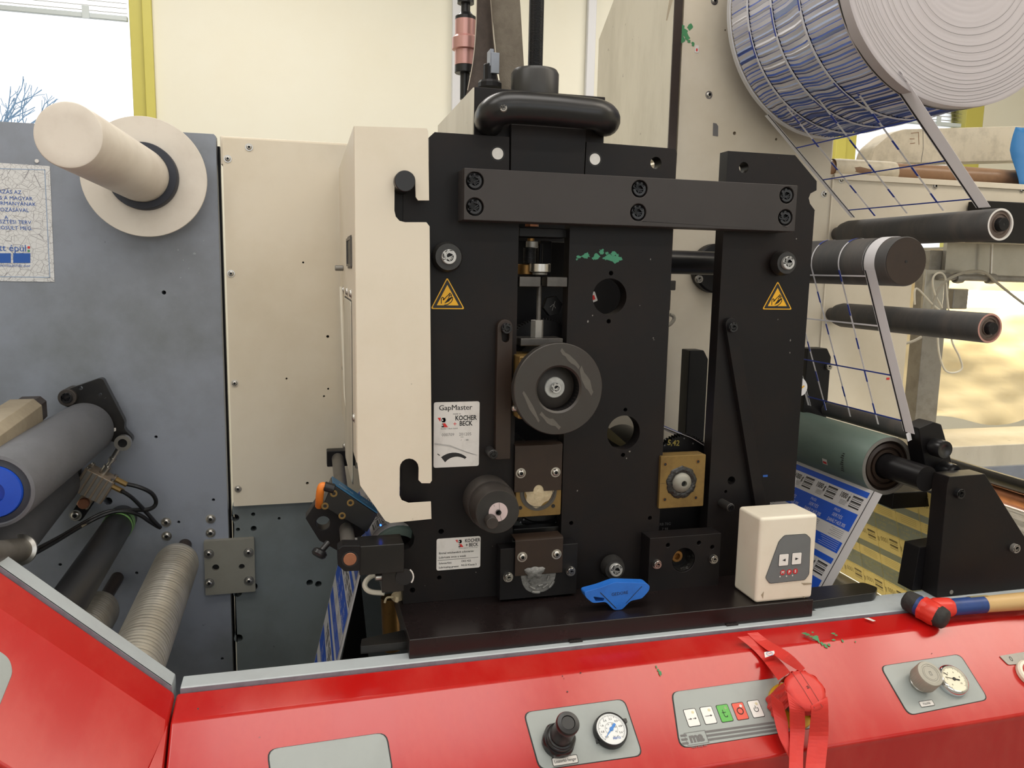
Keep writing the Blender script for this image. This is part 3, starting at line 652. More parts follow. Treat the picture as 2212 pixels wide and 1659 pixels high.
# guide rollers (cam followers) on the frame
def follower(px, py, r, lab):
    p = P(px, py, 1.278); b = B().lathe([(0, -.022), (r*.78, -.022), (r*.8, -.018), (r, -.014), (r, -.006), (r*.86, .004), (0, .004)], frame(p, (1, 0, 0), (0, 0, 1), (0, -1, 0)), 40)
    o = obj('cam_follower', b, 'dial_dark', S); screw('cap', o, p+Vector((0, .000, 0)), .0118, 'washer'); return o
follower(968, 555, .0245, 0); follower(1697, 568, .0225, 0); follower(1327, 1228, .0215, 0)
# warning triangles
def warn(ax, ay, bx, by, cx, cy):
    Yw = Y0-.0002; A_, B_, C_ = [P(*t, Yw) for t in ((ax, ay), (bx, by), (cx, cy))]
    T = [(A_.x, A_.z), (C_.x, (B_.z+C_.z)/2), (B_.x, (B_.z+C_.z)/2)]; cen = Vector((sum(t[0] for t in T)/3, sum(t[1] for t in T)/3))
    sc = lambda f: [tuple(cen+(Vector(t)-cen)*f) for t in T]
    M_ = FY(Yw); o = obj('warning_sticker', B().prism(rnd(sc(1.05), .004), 0, .0004, M_), 'warn_yellow', S)
    b = B().prism(rnd(sc(.95), .003), .00035, .0006, M_, [rnd(sc(.68), .0008)]); 
    R_ = (T[1][0]-T[2][0])/2; w_ = R_*.05
    def L(pts): b.line([(cen.x+x*R_*.62, cen.y+y*R_*.62-.0006) for x, y in pts], w_, M_, .00062)
    L([(-.62, -.45), (-.62, .05), (-.5, .16), (-.4, .08), (-.42, -.12), (-.22, .08)]); L([(-.42, -.12), (-.1, .22)])
    for i in range(4): L([(-.26+.12*i, -.42+.06*i), (.08+.12*i, .02+.05*i), (.14+.12*i, .0+.05*i)])
    L([(-.1, .22), (.12, .42), (.22, .34), (.08, .12)]); L([(.12, .42), (.22, .56), (.32, .46)]); L([(.22, .34), (.40, .40), (.34, .2)])
    L([(-.32, -.62), (0, -.56), (.36, -.3), (.5, -.05), (.46, .12)])
    obj('warning_print', b, 'ink_black', o)
warn(966, 601, 932, 666, 1002, 667); warn(1680, 609, 1648, 667, 1709, 668)
# slotted link on the left, slanted link on the right
Yl = 1.29; ml = FY(Yl)
a = P(1072, 992, Yl); c = P(1104, 700, Yl); t0 = P(1090, 707, Yl); rr_ = .0132
xl, xr2 = .320, .3475
top = [(t0.x+rr_*math.cos(math.pi*k/10), t0.z+rr_*math.sin(math.pi*k/10)) for k in range(11)]
sl = P(1091, 726, Yl)
slot = [(t0.x+.0062*math.cos(math.pi*k/8), t0.z+.0062*math.sin(math.pi*k/8)) for k in range(9)]+[(sl.x+.0062*math.cos(math.pi+math.pi*k/8), sl.z-.004+.0062*math.sin(math.pi+math.pi*k/8)) for k in range(9)]
b = B().prism(top+[(t0.x-rr_, a.z), (t0.x+rr_, a.z)][0:2], -.01, .004, ml, [slot]); lk = obj('slotted_link', b, 'brown_plate', S, bev=.001)
screw('cap', lk, P(1093, 709, Yl-.004), .0088, 'black_plastic')
p = P(1066, 982, 1.268); obj('stop_pin', B().rod(p+Vector((0, .032, 0)), p, .0082, 20, c=.001), 'dial_dark', S); screw('cap', S, p+Vector((0, .003, 0)), .006, 'black_plastic')
a0 = P(1578, 700, Yl); a1 = P(1642, 1092, Yl); d = Vector((a1.x-a0.x, a1.z-a0.z)).normalized(); nrm = Vector((-d.y, d.x)); w2 = .0112
pts = [(a1.x-nrm.x*w2, a1.z-nrm.y*w2), (a1.x+nrm.x*w2, a1.z+nrm.y*w2)]
an = math.atan2(nrm.y, nrm.x); pts += [(a0.x+w2*math.cos(an+math.pi*k/10), a0.z+w2*math.sin(an+math.pi*k/10)) for k in range(11)]
lk2 = obj('slanted_link', B().prism(pts, -.01, .003, ml), 'black_plate', S, bev=.001); screw('cap', lk2, P(1580, 707, Yl-.003), .0088, 'black_plastic')
p = P(1579, 1097, 1.265); obj('stop_pin', B().rod(p+Vector((0, .035, 0)), p, .008, 20, c=.001), 'dial_dark', S); screw('cap', S, p+Vector((0, .003, 0)), .0058, 'black_plastic')
# rating plate and lubrication plate
def plate_at(x0, y0, x1_, y1, name):
    a, c = P(x0, y0, Y0), P(x1_, y1, Y0); M_ = FY(Y0-.0002); w_, h_ = c.x-a.x, a.z-c.z
    o = obj(name, B().prism(rrect(a.x, c.z, c.x, a.z, .004), 0, .0008, M_), 'label_white', S)
    return o, M_ @ Matrix.Translation((a.x, a.z, .0009)), w_, h_
def logo(b, M_, x, y, s):
    b.mi = 0; b.flat(circ(x+.62*s, y-.25*s, .24*s, 14), M_, .0001); b.flat(rect(x+.5*s, y-.02*s, x+.8*s, y-.48*s), M_, .0001); b.flat([(x+.45*s, y-.62*s), (x+.7*s, y-.62*s), (x+.7*s, y-1*s), (x+.42*s, y-1*s)], M_, .0001)
    b.mi = 1; b.flat([(x, y), (x+.34*s, y), (x+.3*s, y-.42*s)], M_, .0001); b.flat([(x+.55*s, y-.58*s), (x+.8*s, y-.58*s), (x+1.08*s, y-1*s), (x+.7*s, y-1*s)], M_, .0002)
    b.mi = 2; b.flat(circ(x+.52*s, y-.25*s, .09*s, 10), M_, .0003); b.flat(circ(x+.5*s, y-.78*s, .08*s, 10), M_, .0003); b.mi = 0
o, M_, w_, h_ = plate_at(937, 869, 1034, 1006, 'rating_plate')
b = B(); b.text('GapMaster', .0128, M_, w_*.47, -.010, 0); b.text('GapMaster', .0128, M_, w_*.47+.0003, -.010, .00005); b.text('made in', .0042, M_, w_*.5, -.0205, 0)
logo(b, M_, w_*.08, -h_*.235, .0165); b.text('KOCHER', .0112, M_, w_*.70, -h_*.25, 0, bold=.03, sx=.82); b.mi = 1; b.text('+', .012, M_, w_*.46, -h_*.34, 0); b.mi = 0; b.text('BECK', .0112, M_, w_*.70, -h_*.335, 0, bold=.03, sx=.82)
b.text('Kocher + Beck GmbH', .0032, M_, w_*.34, -h_*.405, 0); b.mi = 3; b.text('000709    201205', .0072, M_, w_*.5, -h_*.50, 0); b.mi = 0; b.text('mm', .003, M_, w_*.62, -h_*.54, 0); b.text('/     / 85', .0042, M_, w_*.68, -h_*.59, 0)
arc = [(w_*.43+.034*math.cos(t), -h_*1.08+.034*math.sin(t)) for t in [math.radians(128-k*9) for k in range(10)]]; arc2 = [(w_*.43+(.0225+.007*k/9)*math.cos(t), -h_*1.08+(.0225+.0078*k/9)*math.sin(t)) for k, t in enumerate([math.radians(128-k*9) for k in range(10)])]
for i in range(9): b.flat([arc[i], arc[i+1], arc2[i+1], arc2[i]], M_)
b.line([(w_*.09, -h_*.79), (w_*.13, -h_*.81)], .0014, M_)
b.mi = 3
for k in range(3): b.line([(w_*.02, -h_*(.62+.01*k)), (w_*.35, -h_*(.66+.01*k)), (w_*.75, -h_*(.78+.005*k)), (w_*.95, -h_*.83)], .0003, M_, .0002)
obj('plate_print', b, ('ink_black', 'red_ink', 'label_white', 'ink_grey'), o)
o, M_, w_, h_ = plate_at(943, 1164, 1037, 1225, 'lubrication_plate')
b = B(); logo(b, M_, w_*.42, -h_*.07, .0135); b.text('KOCHER', .0086, M_, w_*.815, -h_*.12, 0, bold=.025, sx=.78); b.text('+ BECK', .0086, M_, w_*.80, -h_*.26, 0, bold=.025, sx=.78)
b.text('Rotationsstanzen und Werkzeuge', .0024, M_, w_*.72, -h_*.345, 0)
b.text('Einmal wöchentlich schmieren', .0050, M_, w_*.05, -h_*.46, 0, 'LEFT', .02); b.text('Lubricate once a week', .0052, M_, w_*.05, -h_*.595, 0, 'LEFT', .02)
b.line([(w_*.03, -h_*.68), (w_*.95, -h_*.67)], .0007, M_); b.text('Schmierfett:', .0047, M_, w_*.05, -h_*.78, 0, 'LEFT', .02); b.text('OKS 422', .0047, M_, w_*.56, -h_*.76, 0, 'LEFT', .02); b.text('Lubricating grease:', .0047, M_, w_*.05, -h_*.91, 0, 'LEFT', .02); b.text('NLGI Klasse 2', .0047, M_, w_*.56, -h_*.89, 0, 'LEFT', .02)
obj('plate_print', b, ('ink_black', 'red_ink', 'label_white'), o)
# flaked green marking and small light chips
b = B(); M_ = FY(Y0-.0004)
for px, py, r, sx_ in ((1251, 555, 3, 1.5), (1266, 552, 5, 1.5), (1288, 554, 5, 1.4), (1283, 558, 3, 1.6), (1300, 543, 5, 1), (1311, 547, 3, 1), (1318, 556, 7, 1.3), (1330, 560, 7, 1.5), (1340, 559, 4, 1.2), (1325, 548, 4, 1.5), (1246, 560, 2, 1.2), (1308, 558, 3, 2), (1333, 551, 3, 1)):
    q = P(px, py, Y0); b.flat(blob(q.x, q.z, r/820, 15, .6, sx_), M_, random.random()*.0002)
obj('green_paint_flakes', b, 'paint_green', S)
b = B()
for px, py, l in ((1280, 681, 4), (1270, 694, 6), (1411, 730, 4), (1412, 734, 3), (1247, 1060, 5), (1405, 560, 4), (1707, 735, 5), (1706, 762, 4), (1720, 516, 4), (1382, 660, 2), (1360, 975, 6), (1353, 990, 4), (1680, 690, 3), (1064, 1180, 2), (1028, 1236, 3), (918, 1265, 2)):
    q = P(px, py, Y0); b.flat(blob(q.x, q.z, l/2000, 7, .6, .7), M_)
obj('paint_chips', b, 'steel_dull', S)
q = P(1652, 1028, Y0); obj('blue_tape_bit', B().flat(rect(q.x-.004, q.z-.002, q.x+.006, q.z+.002), M_), 'ink_blue', S)
# hand wheel
wc = P(1207, 841, 1.215); WM = frame(wc, (1, 0, 0), (0, 0, 1), (0, -1, 0))
b = B().lathe([(.036, -.018), (.0748, -.018), (.0755, -.016), (.0755, -.0015), (.0742, 0), (.0395, 0), (.0362, -.003), (.036, -.018)], WM, 120, lambda a, h: 1+(.004*math.sin(100*a) if -.0165 < h < -.0035 else 0))
HW = obj('hand_wheel', b, 'wheel_face', S)
b = B().lathe([(0, -.05), (.0358, -.05), (.0358, -.03), (.026, -.024), (0, -.024)], WM, 40); obj('wheel_hub', b, 'dial_grey', HW)
obj('wheel_bore', B().lathe([(.0362, -.004), (.0359, -.03)], WM, 40), 'black_dark', HW)
b = B().lathe([(.0068, -.024), (.0175, -.024), (.0175, -.0215), (.0165, -.0205), (.0068, -.0205)], WM, 36); obj('wheel_washer', b, 'washer', HW)
screw('cap', HW, wc+Vector((0, .0205, 0)), .0088, 'washer')
b = B()
M_ = WM
for (x0, y0, x1_, y1, wd) in ((-.06, -.004, -.032, -.052, .007), (-.03, -.04, .004, -.064, .012), (.002, .064, .034, .034, .009), (.036, .034, .058, -.01, .012)): b.flat([(x0+(x1_-x0)*t_+wd*(.5+.3*random.random())*s_*(1-abs(2*t_-1)*.7)*.7, y0+(y1-y0)*t_+wd*.4*s_*random.random()) for s_, rng_ in ((1, range(7)), (-1, range(6, -1, -1))) for t_ in [k_/6 for k_ in rng_]], M_, .0003)
obj('scratch_slits', b, 'wheel_scratch', HW, flip=False)
# spindle boss, grease screw
p = P(1106, 882, 1.235); obj('grease_nipple', B().rod(p+Vector((.012, .0, -.001)), p, .0052, 16, c=.002), 'steel', S)
# ---- upper brass slide block behind the wheel
a = P(1121, 770, 1.262); c = P(1121, 906, 1.262)
b = B().box(a.x+.001, a.x+.10, 1.262, 1.345, c.z, a.z); obj('brass_slide', b, 'brass', S, bev=.0025)
b = B().cyl(.03, 0, .012, frame((wc.x, 1.265, wc.z), (1, 0, 0), (0, 0, 1), (0, -1, 0))); obj('wheel_shaft', b, 'steel_dark', S)
# ---- pressure spindle group in the left slot
Ys = 1.31
def bx(name, x0, y0, x1_, y1, Y, th, m, par=S, bev=.0012):
    a, c = P(x0, y0, Y), P(x1_, y1, Y); return obj(name, B().box(a.x, c.x, Y, Y+th, min(a.z, c.z), max(a.z, c.z)), m, par, bev=bev)
bx('crosshead_strip', 1122, 491, 1228, 514, 1.318, .06, 'black_dark')
bx('clamp_block', 1122.5, 597, 1168, 620, 1.298, .03, 'steel_dark'); bx('clamp_block', 1182, 598, 1225.5, 620, 1.298, .03, 'steel_dark')
bx('thrust_plate', 1125, 731, 1216, 747, 1.294, .05, 'steel_dark')
def vrod(name, px, y0, y1, r, Y, m, n=20, thread=0, c=.001, par=S):
    a, d = P(px, y0, Y), P(px, y1, Y); x = (a.x+d.x)/2
    if thread:
        pr = [(0, d.z)]; z = d.z
        while z < a.z: pr += [(r*.9, z), (r, z+thread/2), (r*.9, z+thread)]; z += thread
        pr += [(0, z)]; return obj(name, B().lathe(pr, Matrix.Translation((x, Y, 0)), n), m, par, ang=70)
    return obj(name, B().cyl(r, d.z, a.z, Matrix.Translation((x, Y, 0)), n, c=c), m, par)
vrod('adjusting_screw', 1164, 618, 694, .0044, 1.312, 'steel_dark', 14, .0015)
vrod('coupling_nut', 1160, 691, 729, .0112, 1.312, 'steel_dull', 6, c=.0005)
vrod('brass_sleeve', 1147, 514, 524, .0062, 1.335, 'bronze'); vrod('spacer_ring', 1149, 521, 536, .0105, 1.335, 'steel_dull'); vrod('threaded_stud', 1144, 536, 570, .0115, 1.335, 'black_plastic', 18, .002); vrod('threaded_stud', 1167, 528, 572, .0045, 1.36, 'black_dark', 12, .0016)
vrod('steel_collar', 1166, 569, 588, .0185, 1.322, 'steel'); vrod('steel_collar_foot', 1166, 588, 594, .013, 1.322, 'steel_dull'); vrod('bronze_collar', 1138, 571, 593, .02, 1.355, 'bronze')
bx('square_post', 1168, 520, 1190, 612, 1.40, .03, 'black_dark'); vrod('hex_head_bolt', 1149, 482, 490, .012, 1.33, 'copper', 6, c=.0005)
q = P(1190, 660, 1.36); obj('hex_bolt', B().cyl(.0185, 0, .014, frame(q, (1, 0, .2), (-.2, 0, 1), (0, -1, 0)), 6, c=.0006), 'black_dark', S, ang=20)
b = B(); b.line([(-.006, -.002), (0, .003), (.004, -.004)], .0008, frame(q+Vector((0, -.0146, 0)), (1, 0, 0), (0, 0, 1), (0, -1, 0)));b.line([(-.002, -.008), (0, -.001), (.003, .008)], .0008, frame(q+Vector((0, -.0146, 0)), (1, 0, 0), (0, 0, 1), (0, -1, 0))); obj('scribed_mark', b, 'steel_dull', S)
bx('slot_back_plate', 1118, 520, 1226, 700, 1.47, .02, 'black_dark')
# cylinders and gears inside
def gear(px, py, Y, r, nt, th, m, name='gear'):
    p = P(px, py, Y); pts = []
    for i in range(nt):
        for da, rr in ((-.32, r*.955), (-.16, r), (.16, r), (.32, r*.955)): pts.append((rr*math.cos(2*math.pi*(i+da)/nt), rr*math.sin(2*math.pi*(i+da)/nt)))
    return obj(name, B().prism(pts, 0, th, frame(p, (1, 0, 0), (0, 0, 1), (0, -1, 0))), m, S), p
gear(1167, 775, 1.372, .0745, 84, .014, 'black_dark')
p = P(1170, 800, 1.36); obj('upper_cylinder', B().rod((p.x, 1.34, p.z), (p.x, 1.66, p.z), .062, 40, c=.004), 'black_oily', S)
p = P(1165, 1060, 1.36); obj('die_cylinder', B().rod((p.x, 1.345, p.z), (p.x, 1.66, p.z), .058, 40, c=.004), 'black_oily', S)
g, p = gear(1165, 1062, 1.36, .066, 72, .012, 'black_dark')
b = B()
for px, py in ((1131, 1122), (1124, 1128), (1164, 1124), (1180, 1121), (1144, 1137)): b.cyl(.0018, 0, .0012, frame(P(px, py, 1.347), (1, 0, 0), (0, 0, 1), (0, -1, 0)), 10)
obj('timing_dots', b, 'ink_grey', S)
bx('lower_ledge', 1110, 1143, 1214, 1162, 1.315, .02, 'black_oily')
gear(1468, 1003, 1.375, .062, 66, .016, 'black_dark'); gear(1462, 1135, 1.375, .066, 70, .016, 'black_dark')
b = B(); q = P(1455, 957, 1.358); M_ = frame(q, (1, 0, -.1), (.1, 0, 1), (0, -1, 0)); b.text('5,42', .015, M_, 0, 0, .0, bold=.02); obj('chalk_mark', b, 'chalk_yellow', S)
b = B()
for px, py in ((1436, 962), (1478, 947), (1497, 958), (1437, 948)): b.flat(circ(P(px, py, 1.3585).x, P(px, py, 1.3585).z, .0016, 8), FY(1.3585))
q = P(1441, 1132, 1.3585); b.text('RB 70G', .0075, FY(1.3585) @ Matrix.Translation((q.x-.004, q.z, 0)), 0, 0, 0); b.text('7 98', .0075, FY(1.3585) @ Matrix.Translation((q.x-.004, q.z-.010, 0)), 0, 0, 0)
obj('gear_print', b, 'ink_grey', S)
p = P(1470, 1040, 1.36); obj('anvil_cylinder', B().rod((p.x, 1.40, p.z), (p.x, 1.66, p.z), .055, 40, c=.004), 'black_oily', S)
# ---- bearing housings: left middle, right
a, c = P(1116, 985, 1.296), P(1211, 1112, 1.296)
b = B().prism(rrect(a.x, c.z, c.x, a.z, .003), -.02, 0, FY(1.296)); BB = obj('brass_bearing_block', b, 'brass', S, bev=.001)
q = P(1163, 1063, 1.296); QM = frame(q, (1, 0, 0), (0, 0, 1), (0, -1, 0))
obj('bearing_ring', B().lathe([(.0335, 0), (.0335, .001), (.0295, .001), (.029, .0003), (.0275, .0003), (.027, .0012), (.026, .0012)], QM, 36), 'steel_dark', BB)
obj('grease_fill', B().lathe([(.0262, .0002), (.02, .0018), (.012, .0035), (.006, .003), (0, .0045)], QM, 26, lambda a, h: 1+.12*math.sin(3*a+1)+.06*math.sin(7*a)), 'grease', BB)
for px, py in ((1195, 1093), (1124, 1097)): obj('tapped_hole', B().cyl(.0035, 0, .0004, frame(P(px, py, 1.2958), (1, 0, 0), (0, 0, 1), (0, -1, 0)), 12), 'socket_dark', BB)
def bent_plate(x0, y0, x1_, y1, Y, notch, scr, lip):
    a, c = P(x0, y0, Y), P(x1_, y1, Y); o2 = [(a.x, c.z), (notch.x-.011, c.z)] if notch else [(a.x, c.z)]
    if notch: o2 += [(notch.x-.0095*math.cos(math.pi*k/10), c.z+.0115*math.sin(math.pi*k/10)) for k in range(11)]+[(notch.x+.011, c.z)]
    o2 += [(c.x, c.z), (c.x, a.z), (a.x, a.z)]
    b = B().prism(o2, 0, .002, FY(Y)); o = obj('cover_plate', b, 'brown_plate', S, bev=.0008)
    if lip:
        b = B().prism([(Y-.002, a.z-.0035), (Y-.002+.001, a.z), (Y+.002, a.z+.002), (Y+.03, a.z+.002), (Y+.03, a.z), (Y+.003, a.z), (Y, a.z-.003)], a.x, c.x, frame((0, 0, 0), (0, 1, 0), (0, 0, 1), (1, 0, 0))); obj('bent_lip', b, 'brown_plate', o)
    for px, py in scr: screw('dome', o, P(px, py, Y-.002), .0066, 'steel')
bent_plate(1112, 963, 1212, 1058, 1.293, P(1163, 1056, 1.293), ((1125, 1022), (1200, 1020)), True)
a, c = P(1428, 986, 1.293), P(1519, 1093, 1.293)
b = B().prism(rrect(a.x, c.z, c.x, a.z, .002), -.03, 0, FY(1.293)); RB_ = obj('brass_bearing_block', b, 'brass', S, bev=.001)
q = P(1472, 1042, 1.293); QM = frame(q, (1, 0, 0), (0, 0, 1), (0, -1, 0))
obj('black_grease_ring', B().lathe([(.0305, .0), (.029, .002), (.024, .0035), (.0195, .002), (.0185, 0)], QM, 40, lambda a, h: 1+.03*math.sin(9*a)+.02*math.sin(17*a)), 'grease_black', RB_)
b = B().lathe([(.019, 0), (.018, .004), (.0135, .009), (.0075, .0115), (.0055, .0115), (.0055, .004), (0, .004)], QM, 36); obj('shaft_dome', b, 'plate_grey', RB_)
obj('centre_hole', B().cyl(.0053, .004, .0045, QM, 16), 'socket_dark', RB_)
for px, py in ((1437, 1003), (1508, 997), (1436, 1079), (1503, 1075)):
    obj('tapped_hole', B().lathe([(.0042, 0), (.0042, .0004), (0, .0004)], frame(P(px, py, 1.2929), (1, 0, 0), (0, 0, 1), (0, -1, 0)), 14), 'bronze', RB_); obj('hole_core', B().cyl(.0028, 0, .0006, frame(P(px, py, 1.2929), (1, 0, 0), (0, 0, 1), (0, -1, 0)), 12), 'socket_dark', RB_)
obj('split_line', B().flat(rect(a.x+.0005, q.z-.0003, q.x-.031, q.z+.0001), FY(1.2928)), 'socket_dark', RB_)
# lower left bearing carrier
a, c = P(1081, 1186, 1.27), P(1245, 1287, 1.27)
b = B().prism(rect(a.x, Zc(-.566), c.x, a.z), -.0298, 0, FY(1.27)); LB = obj('bearing_carrier', b, 'black_dark', S, bev=.0012)
bent_plate(1113, 1168, 1214, 1236, 1.266, None, ((1128, 1203), (1202, 1197)), True)
q = P(1163, 1243, 1.2695); QM = frame(q, (1, 0, 0), (0, 0, 1), (0, -1, 0))
obj('grease_bed', B().lathe([(.032, 0), (.0315, .0012), (.026, .0018), (.02, .0006), (.012, .002), (0, .0026)], QM, 40, lambda a, h: 1+.02*math.sin(5*a)), 'grease_grey', LB)
b = B()
for i in range(7):
    a_ = math.radians(205+i*21); rr = .018+.006*(i % 3); b.tube([q+Vector((rr*math.cos(a_+k*.12), -.0025, rr*math.sin(a_+k*.12))) for k in range(5)], .0022, 6)
obj('grease_smear', b, 'grease_grey', LB)
q2 = P(1155, 1236, 1.2625); obj('grease_lump', B().lathe([(.017, 0), (.014, .003), (.007, .005), (0, .0055)], frame(q2, (1, 0, 0), (0, 0, 1), (0, -1, 0)), 22, lambda a, h: (1+.2*math.sin(5*a))*(.45+.55*abs(math.cos(a)))), 'grease_grey', LB)
for px, py in ((1097, 1246), (1232, 1233)): obj('screw_washer', B().lathe([(.0088, 0), (.0088, .003), (.005, .003)], frame(P(px, py, 1.27), (1, 0, 0), (0, 0, 1), (0, -1, 0)), 20), 'steel', LB); screw('cap', LB, P(px, py, 1.267), .0074, 'steel')
# lower right bearing carrier
a, c = P(1404, 1163, 1.262), P(1552, 1262, 1.262); q = P(1477, 1210, 1.262)
b = B().prism(rect(a.x, c.z-.004, c.x, a.z), -.0378, 0, FY(1.262), [circ(q.x, q.z, .0225, 36)]+[circ(P(x, y, 1.262).x, P(x, y, 1.262).z, .004, 12) for x, y in ((1443, 1178), (1510, 1173), (1539, 1182))]); RC = obj('bearing_carrier', b, 'black_plate', S, bev=.0012)
obj('bore_back', B().cyl(.0224, -.036, -.03, frame(q, (1, 0, 0), (0, 0, 1), (0, -1, 0)), 30), 'black_oily', RC)
b = B().lathe([(.022, -.03), (.0195, -.015), (.0215, -.002)], frame(q, (1, 0, 0), (0, 0, 1), (0, -1, 0)), 36, lambda a, h: 1-(.05*abs(math.sin(6*a))+.04*math.sin(11*a)**2 if h < -.01 else 0)); obj('bore_grease', b, 'grease_black', RC)
q = P(1463, 1202, 1.275); obj('bearing_core', B().lathe([(.0125, -.02), (.0125, -.004), (.0105, 0), (.006, 0), (.006, -.01), (0, -.01)], frame(q, (1, 0, 0), (0, 0, 1), (0, -1, 0)), 24), 'bronze', RC)
for px, py in ((1418, 1218), (1540, 1207)): obj('screw_washer', B().lathe([(.0086, 0), (.0086, .003), (.005, .003)], frame(P(px, py, 1.262), (1, 0, 0), (0, 0, 1), (0, -1, 0)), 20), 'steel', RC); screw('cap', RC, P(px, py, 1.259), .0072, 'steel')
# dial with crank knob
d1 = P(1075, 1106, 1.222); DM = frame(d1, (1, 0, 0), (0, 0, 1), (0, -1, 0)); R1 = RPX(50.5, 1.222)
b = B().lathe([(0, -.078), (R1*1.17, -.078), (R1*1.17, -.044), (R1*1.13, -.041), (R1*1.06, -.041), (R1*1.06, -.038), (R1*1.09, -.036), (R1*1.09, -.02), (R1, -.004), (R1, -.0008), (R1*.985, 0), (0, 0)], DM, 56); DK = obj('dial_knob', b, 'dial_grey', S)
obj('dial_face', B().cyl(R1*.96, 0, .0004, DM, 56), 'dial_dark', DK)
f0 = P(1076, 1106, 1.2215); FM = frame(f0+Vector((0, 0, 0)), (1, 0, 0), (0, 0, 1), (0, -1, 0))
obj('scale_disc', B().cyl(RPX(22, 1.222), 0, .0009, FM, 40), 'pink_disc', DK)
b = B(); b.line([(.0012, RPX(22, 1.22)*.99), (.0022, .004)], .0005, FM, .001); b.line([(.003, -.004), (.006, -.0155)], .0005, FM, .001); b.line([(-.0075, .0125), (-.0065, .0098)], .0005, FM, .001); obj('scale_marks', b, 'ink_black', DK)
screw('cap', DK, f0+Vector((0, -.0005, 0)), .0046, 'dial_dark')
k0 = P(1064, 1131, 1.20); obj('crank_knob', B().rod(k0+Vector((.001, .021, 0)), k0, RPX(14, 1.2), 30, c=.001), 'dial_grey', DK)
# ================================================================ cream guard at the left of the die station
Yg = 1.267; GU = thing('hook_guard', (.14, 1.4, Zc(-.42)), 'cream folded sheet metal guard with two hook shaped notches', 'guard')
px = [(765, 272), (922, 277), (925, 285), (927, 433), (903, 433), (898, 425), (897, 391)]
def arcpx(cx, cy, r, a0, a1, n=8): return [(cx+r*math.cos(math.radians(a0+(a1-a0)*k/n)), cy-r*math.sin(math.radians(a0+(a1-a0)*k/n))) for k in range(n+1)]
px += arcpx(875, 391, 22.5, 0, 180)+[(852, 455), (855, 468), (863, 477), (875, 480), (921, 480), (928, 489), (933, 1038), (929, 1044), (911, 1044), (904, 1037)]
px += arcpx(884, 1011, 20.5, 0, 180)+[(863, 1070), (868, 1081), (883, 1087), (931, 1084), (932, 1121), (843, 1130), (832, 1125), (778, 1049), (772, 1000)]
out = []
for p in XZ(px, Yg):
    if not out or (Vector(p)-Vector(out[-1])).length > 2e-4: out.append(p)
obj('front_sheet', B().prism(out, -.003, 0, FY(Yg)), 'cream_paint', GU, bev=.001)
xg = P(766, 500, Yg).x
zt_, zb_ = P(765, 272, Yg).z, P(772, 1000, Yg).z
A_ = (1.335, Zc(.004)); wz = [(1.35, Zc(-.055)), (1.56, Zc(-.055)), (1.56, Zc(-.37)), (1.35, Zc(-.37))]
b = B().prism([(Yg+.003, zb_), (1.725, zb_), (1.725, zt_-.01), (Yg+.003, zt_)], xg, xg+.003, frame((0, 0, 0), (0, 1, 0), (0, 0, 1), (1, 0, 0)))
obj('side_sheet', b, 'cream_paint', GU)
obj('cover_gap', B().prism(rnd([(1.349, Zc(-.054)), (1.561, Zc(-.054)), (1.561, Zc(-.371)), (1.349, Zc(-.371))], .012), xg-.0006, xg-.0001, frame((0, 0, 0), (0, 1, 0), (0, 0, 1), (1, 0, 0))), 'socket_dark', GU)
obj('access_cover', B().prism(rnd([(1.352, Zc(-.057)), (1.558, Zc(-.057)), (1.558, Zc(-.368)), (1.352, Zc(-.368))], .012), xg-.0022, xg-.0005, frame((0, 0, 0), (0, 1, 0), (0, 0, 1), (1, 0, 0))), 'aged_plate', GU)
obj('handle_recess', B().box(xg-.001, xg-.0001, 1.34, 1.44, Zc(-.002), Zc(.052)), 'black_dark', GU)
obj('recess_lip', B().prism(rect(1.332, Zc(.0015), 1.448, Zc(.049)), -.003, .004, frame((xg, 0, 0), (0, 1, 0), (0, 0, 1), (1, 0, 0)), [rect(1.342, Zc(.0055), 1.438, Zc(.045))]), 'steel_dark', GU)
q = Vector((xg, 1.60, Zc(-.002))); obj('latch_pin', B().rod(q+Vector((-.016, 0, 0)), q, .0055, 16, c=.001), 'steel_dull', GU)
for y_, z_ in ((1.36, -.044), (1.47, -.044), (1.60, -.044), (1.31, -.245), (1.62, -.2), (1.62, -.36)): screw('dome', GU, (xg, y_, Zc(z_)), .006, 'steel', axis=(-1, 0, 0))
cable('guard_cable', [(737, 620, 1.60), (740, 700, 1.58), (744, 800, 1.56), (747, 860, 1.55), (757, 900, 1.48), (765, 950, 1.42), (772, 1010, 1.37)], .0036, 'cable_white', 'white cable clipped down the side of the cream guard')
# hook pins of the station that catch in the guard
p = P(875, 391, 1.25); obj('hook_pin', B().rod(p+Vector((0, .085, 0)), p, RPX(21.5, 1.25), 32, c=.001), 'black_plastic', S)
b = B().prism([(.142, Zc(.05)), (.21, Zc(.05)), (.21, Zc(.17)), (.142, Zc(.17))], -.02, 0, FY(1.302)); obj('hook_arm', b, 'black_plate', S)
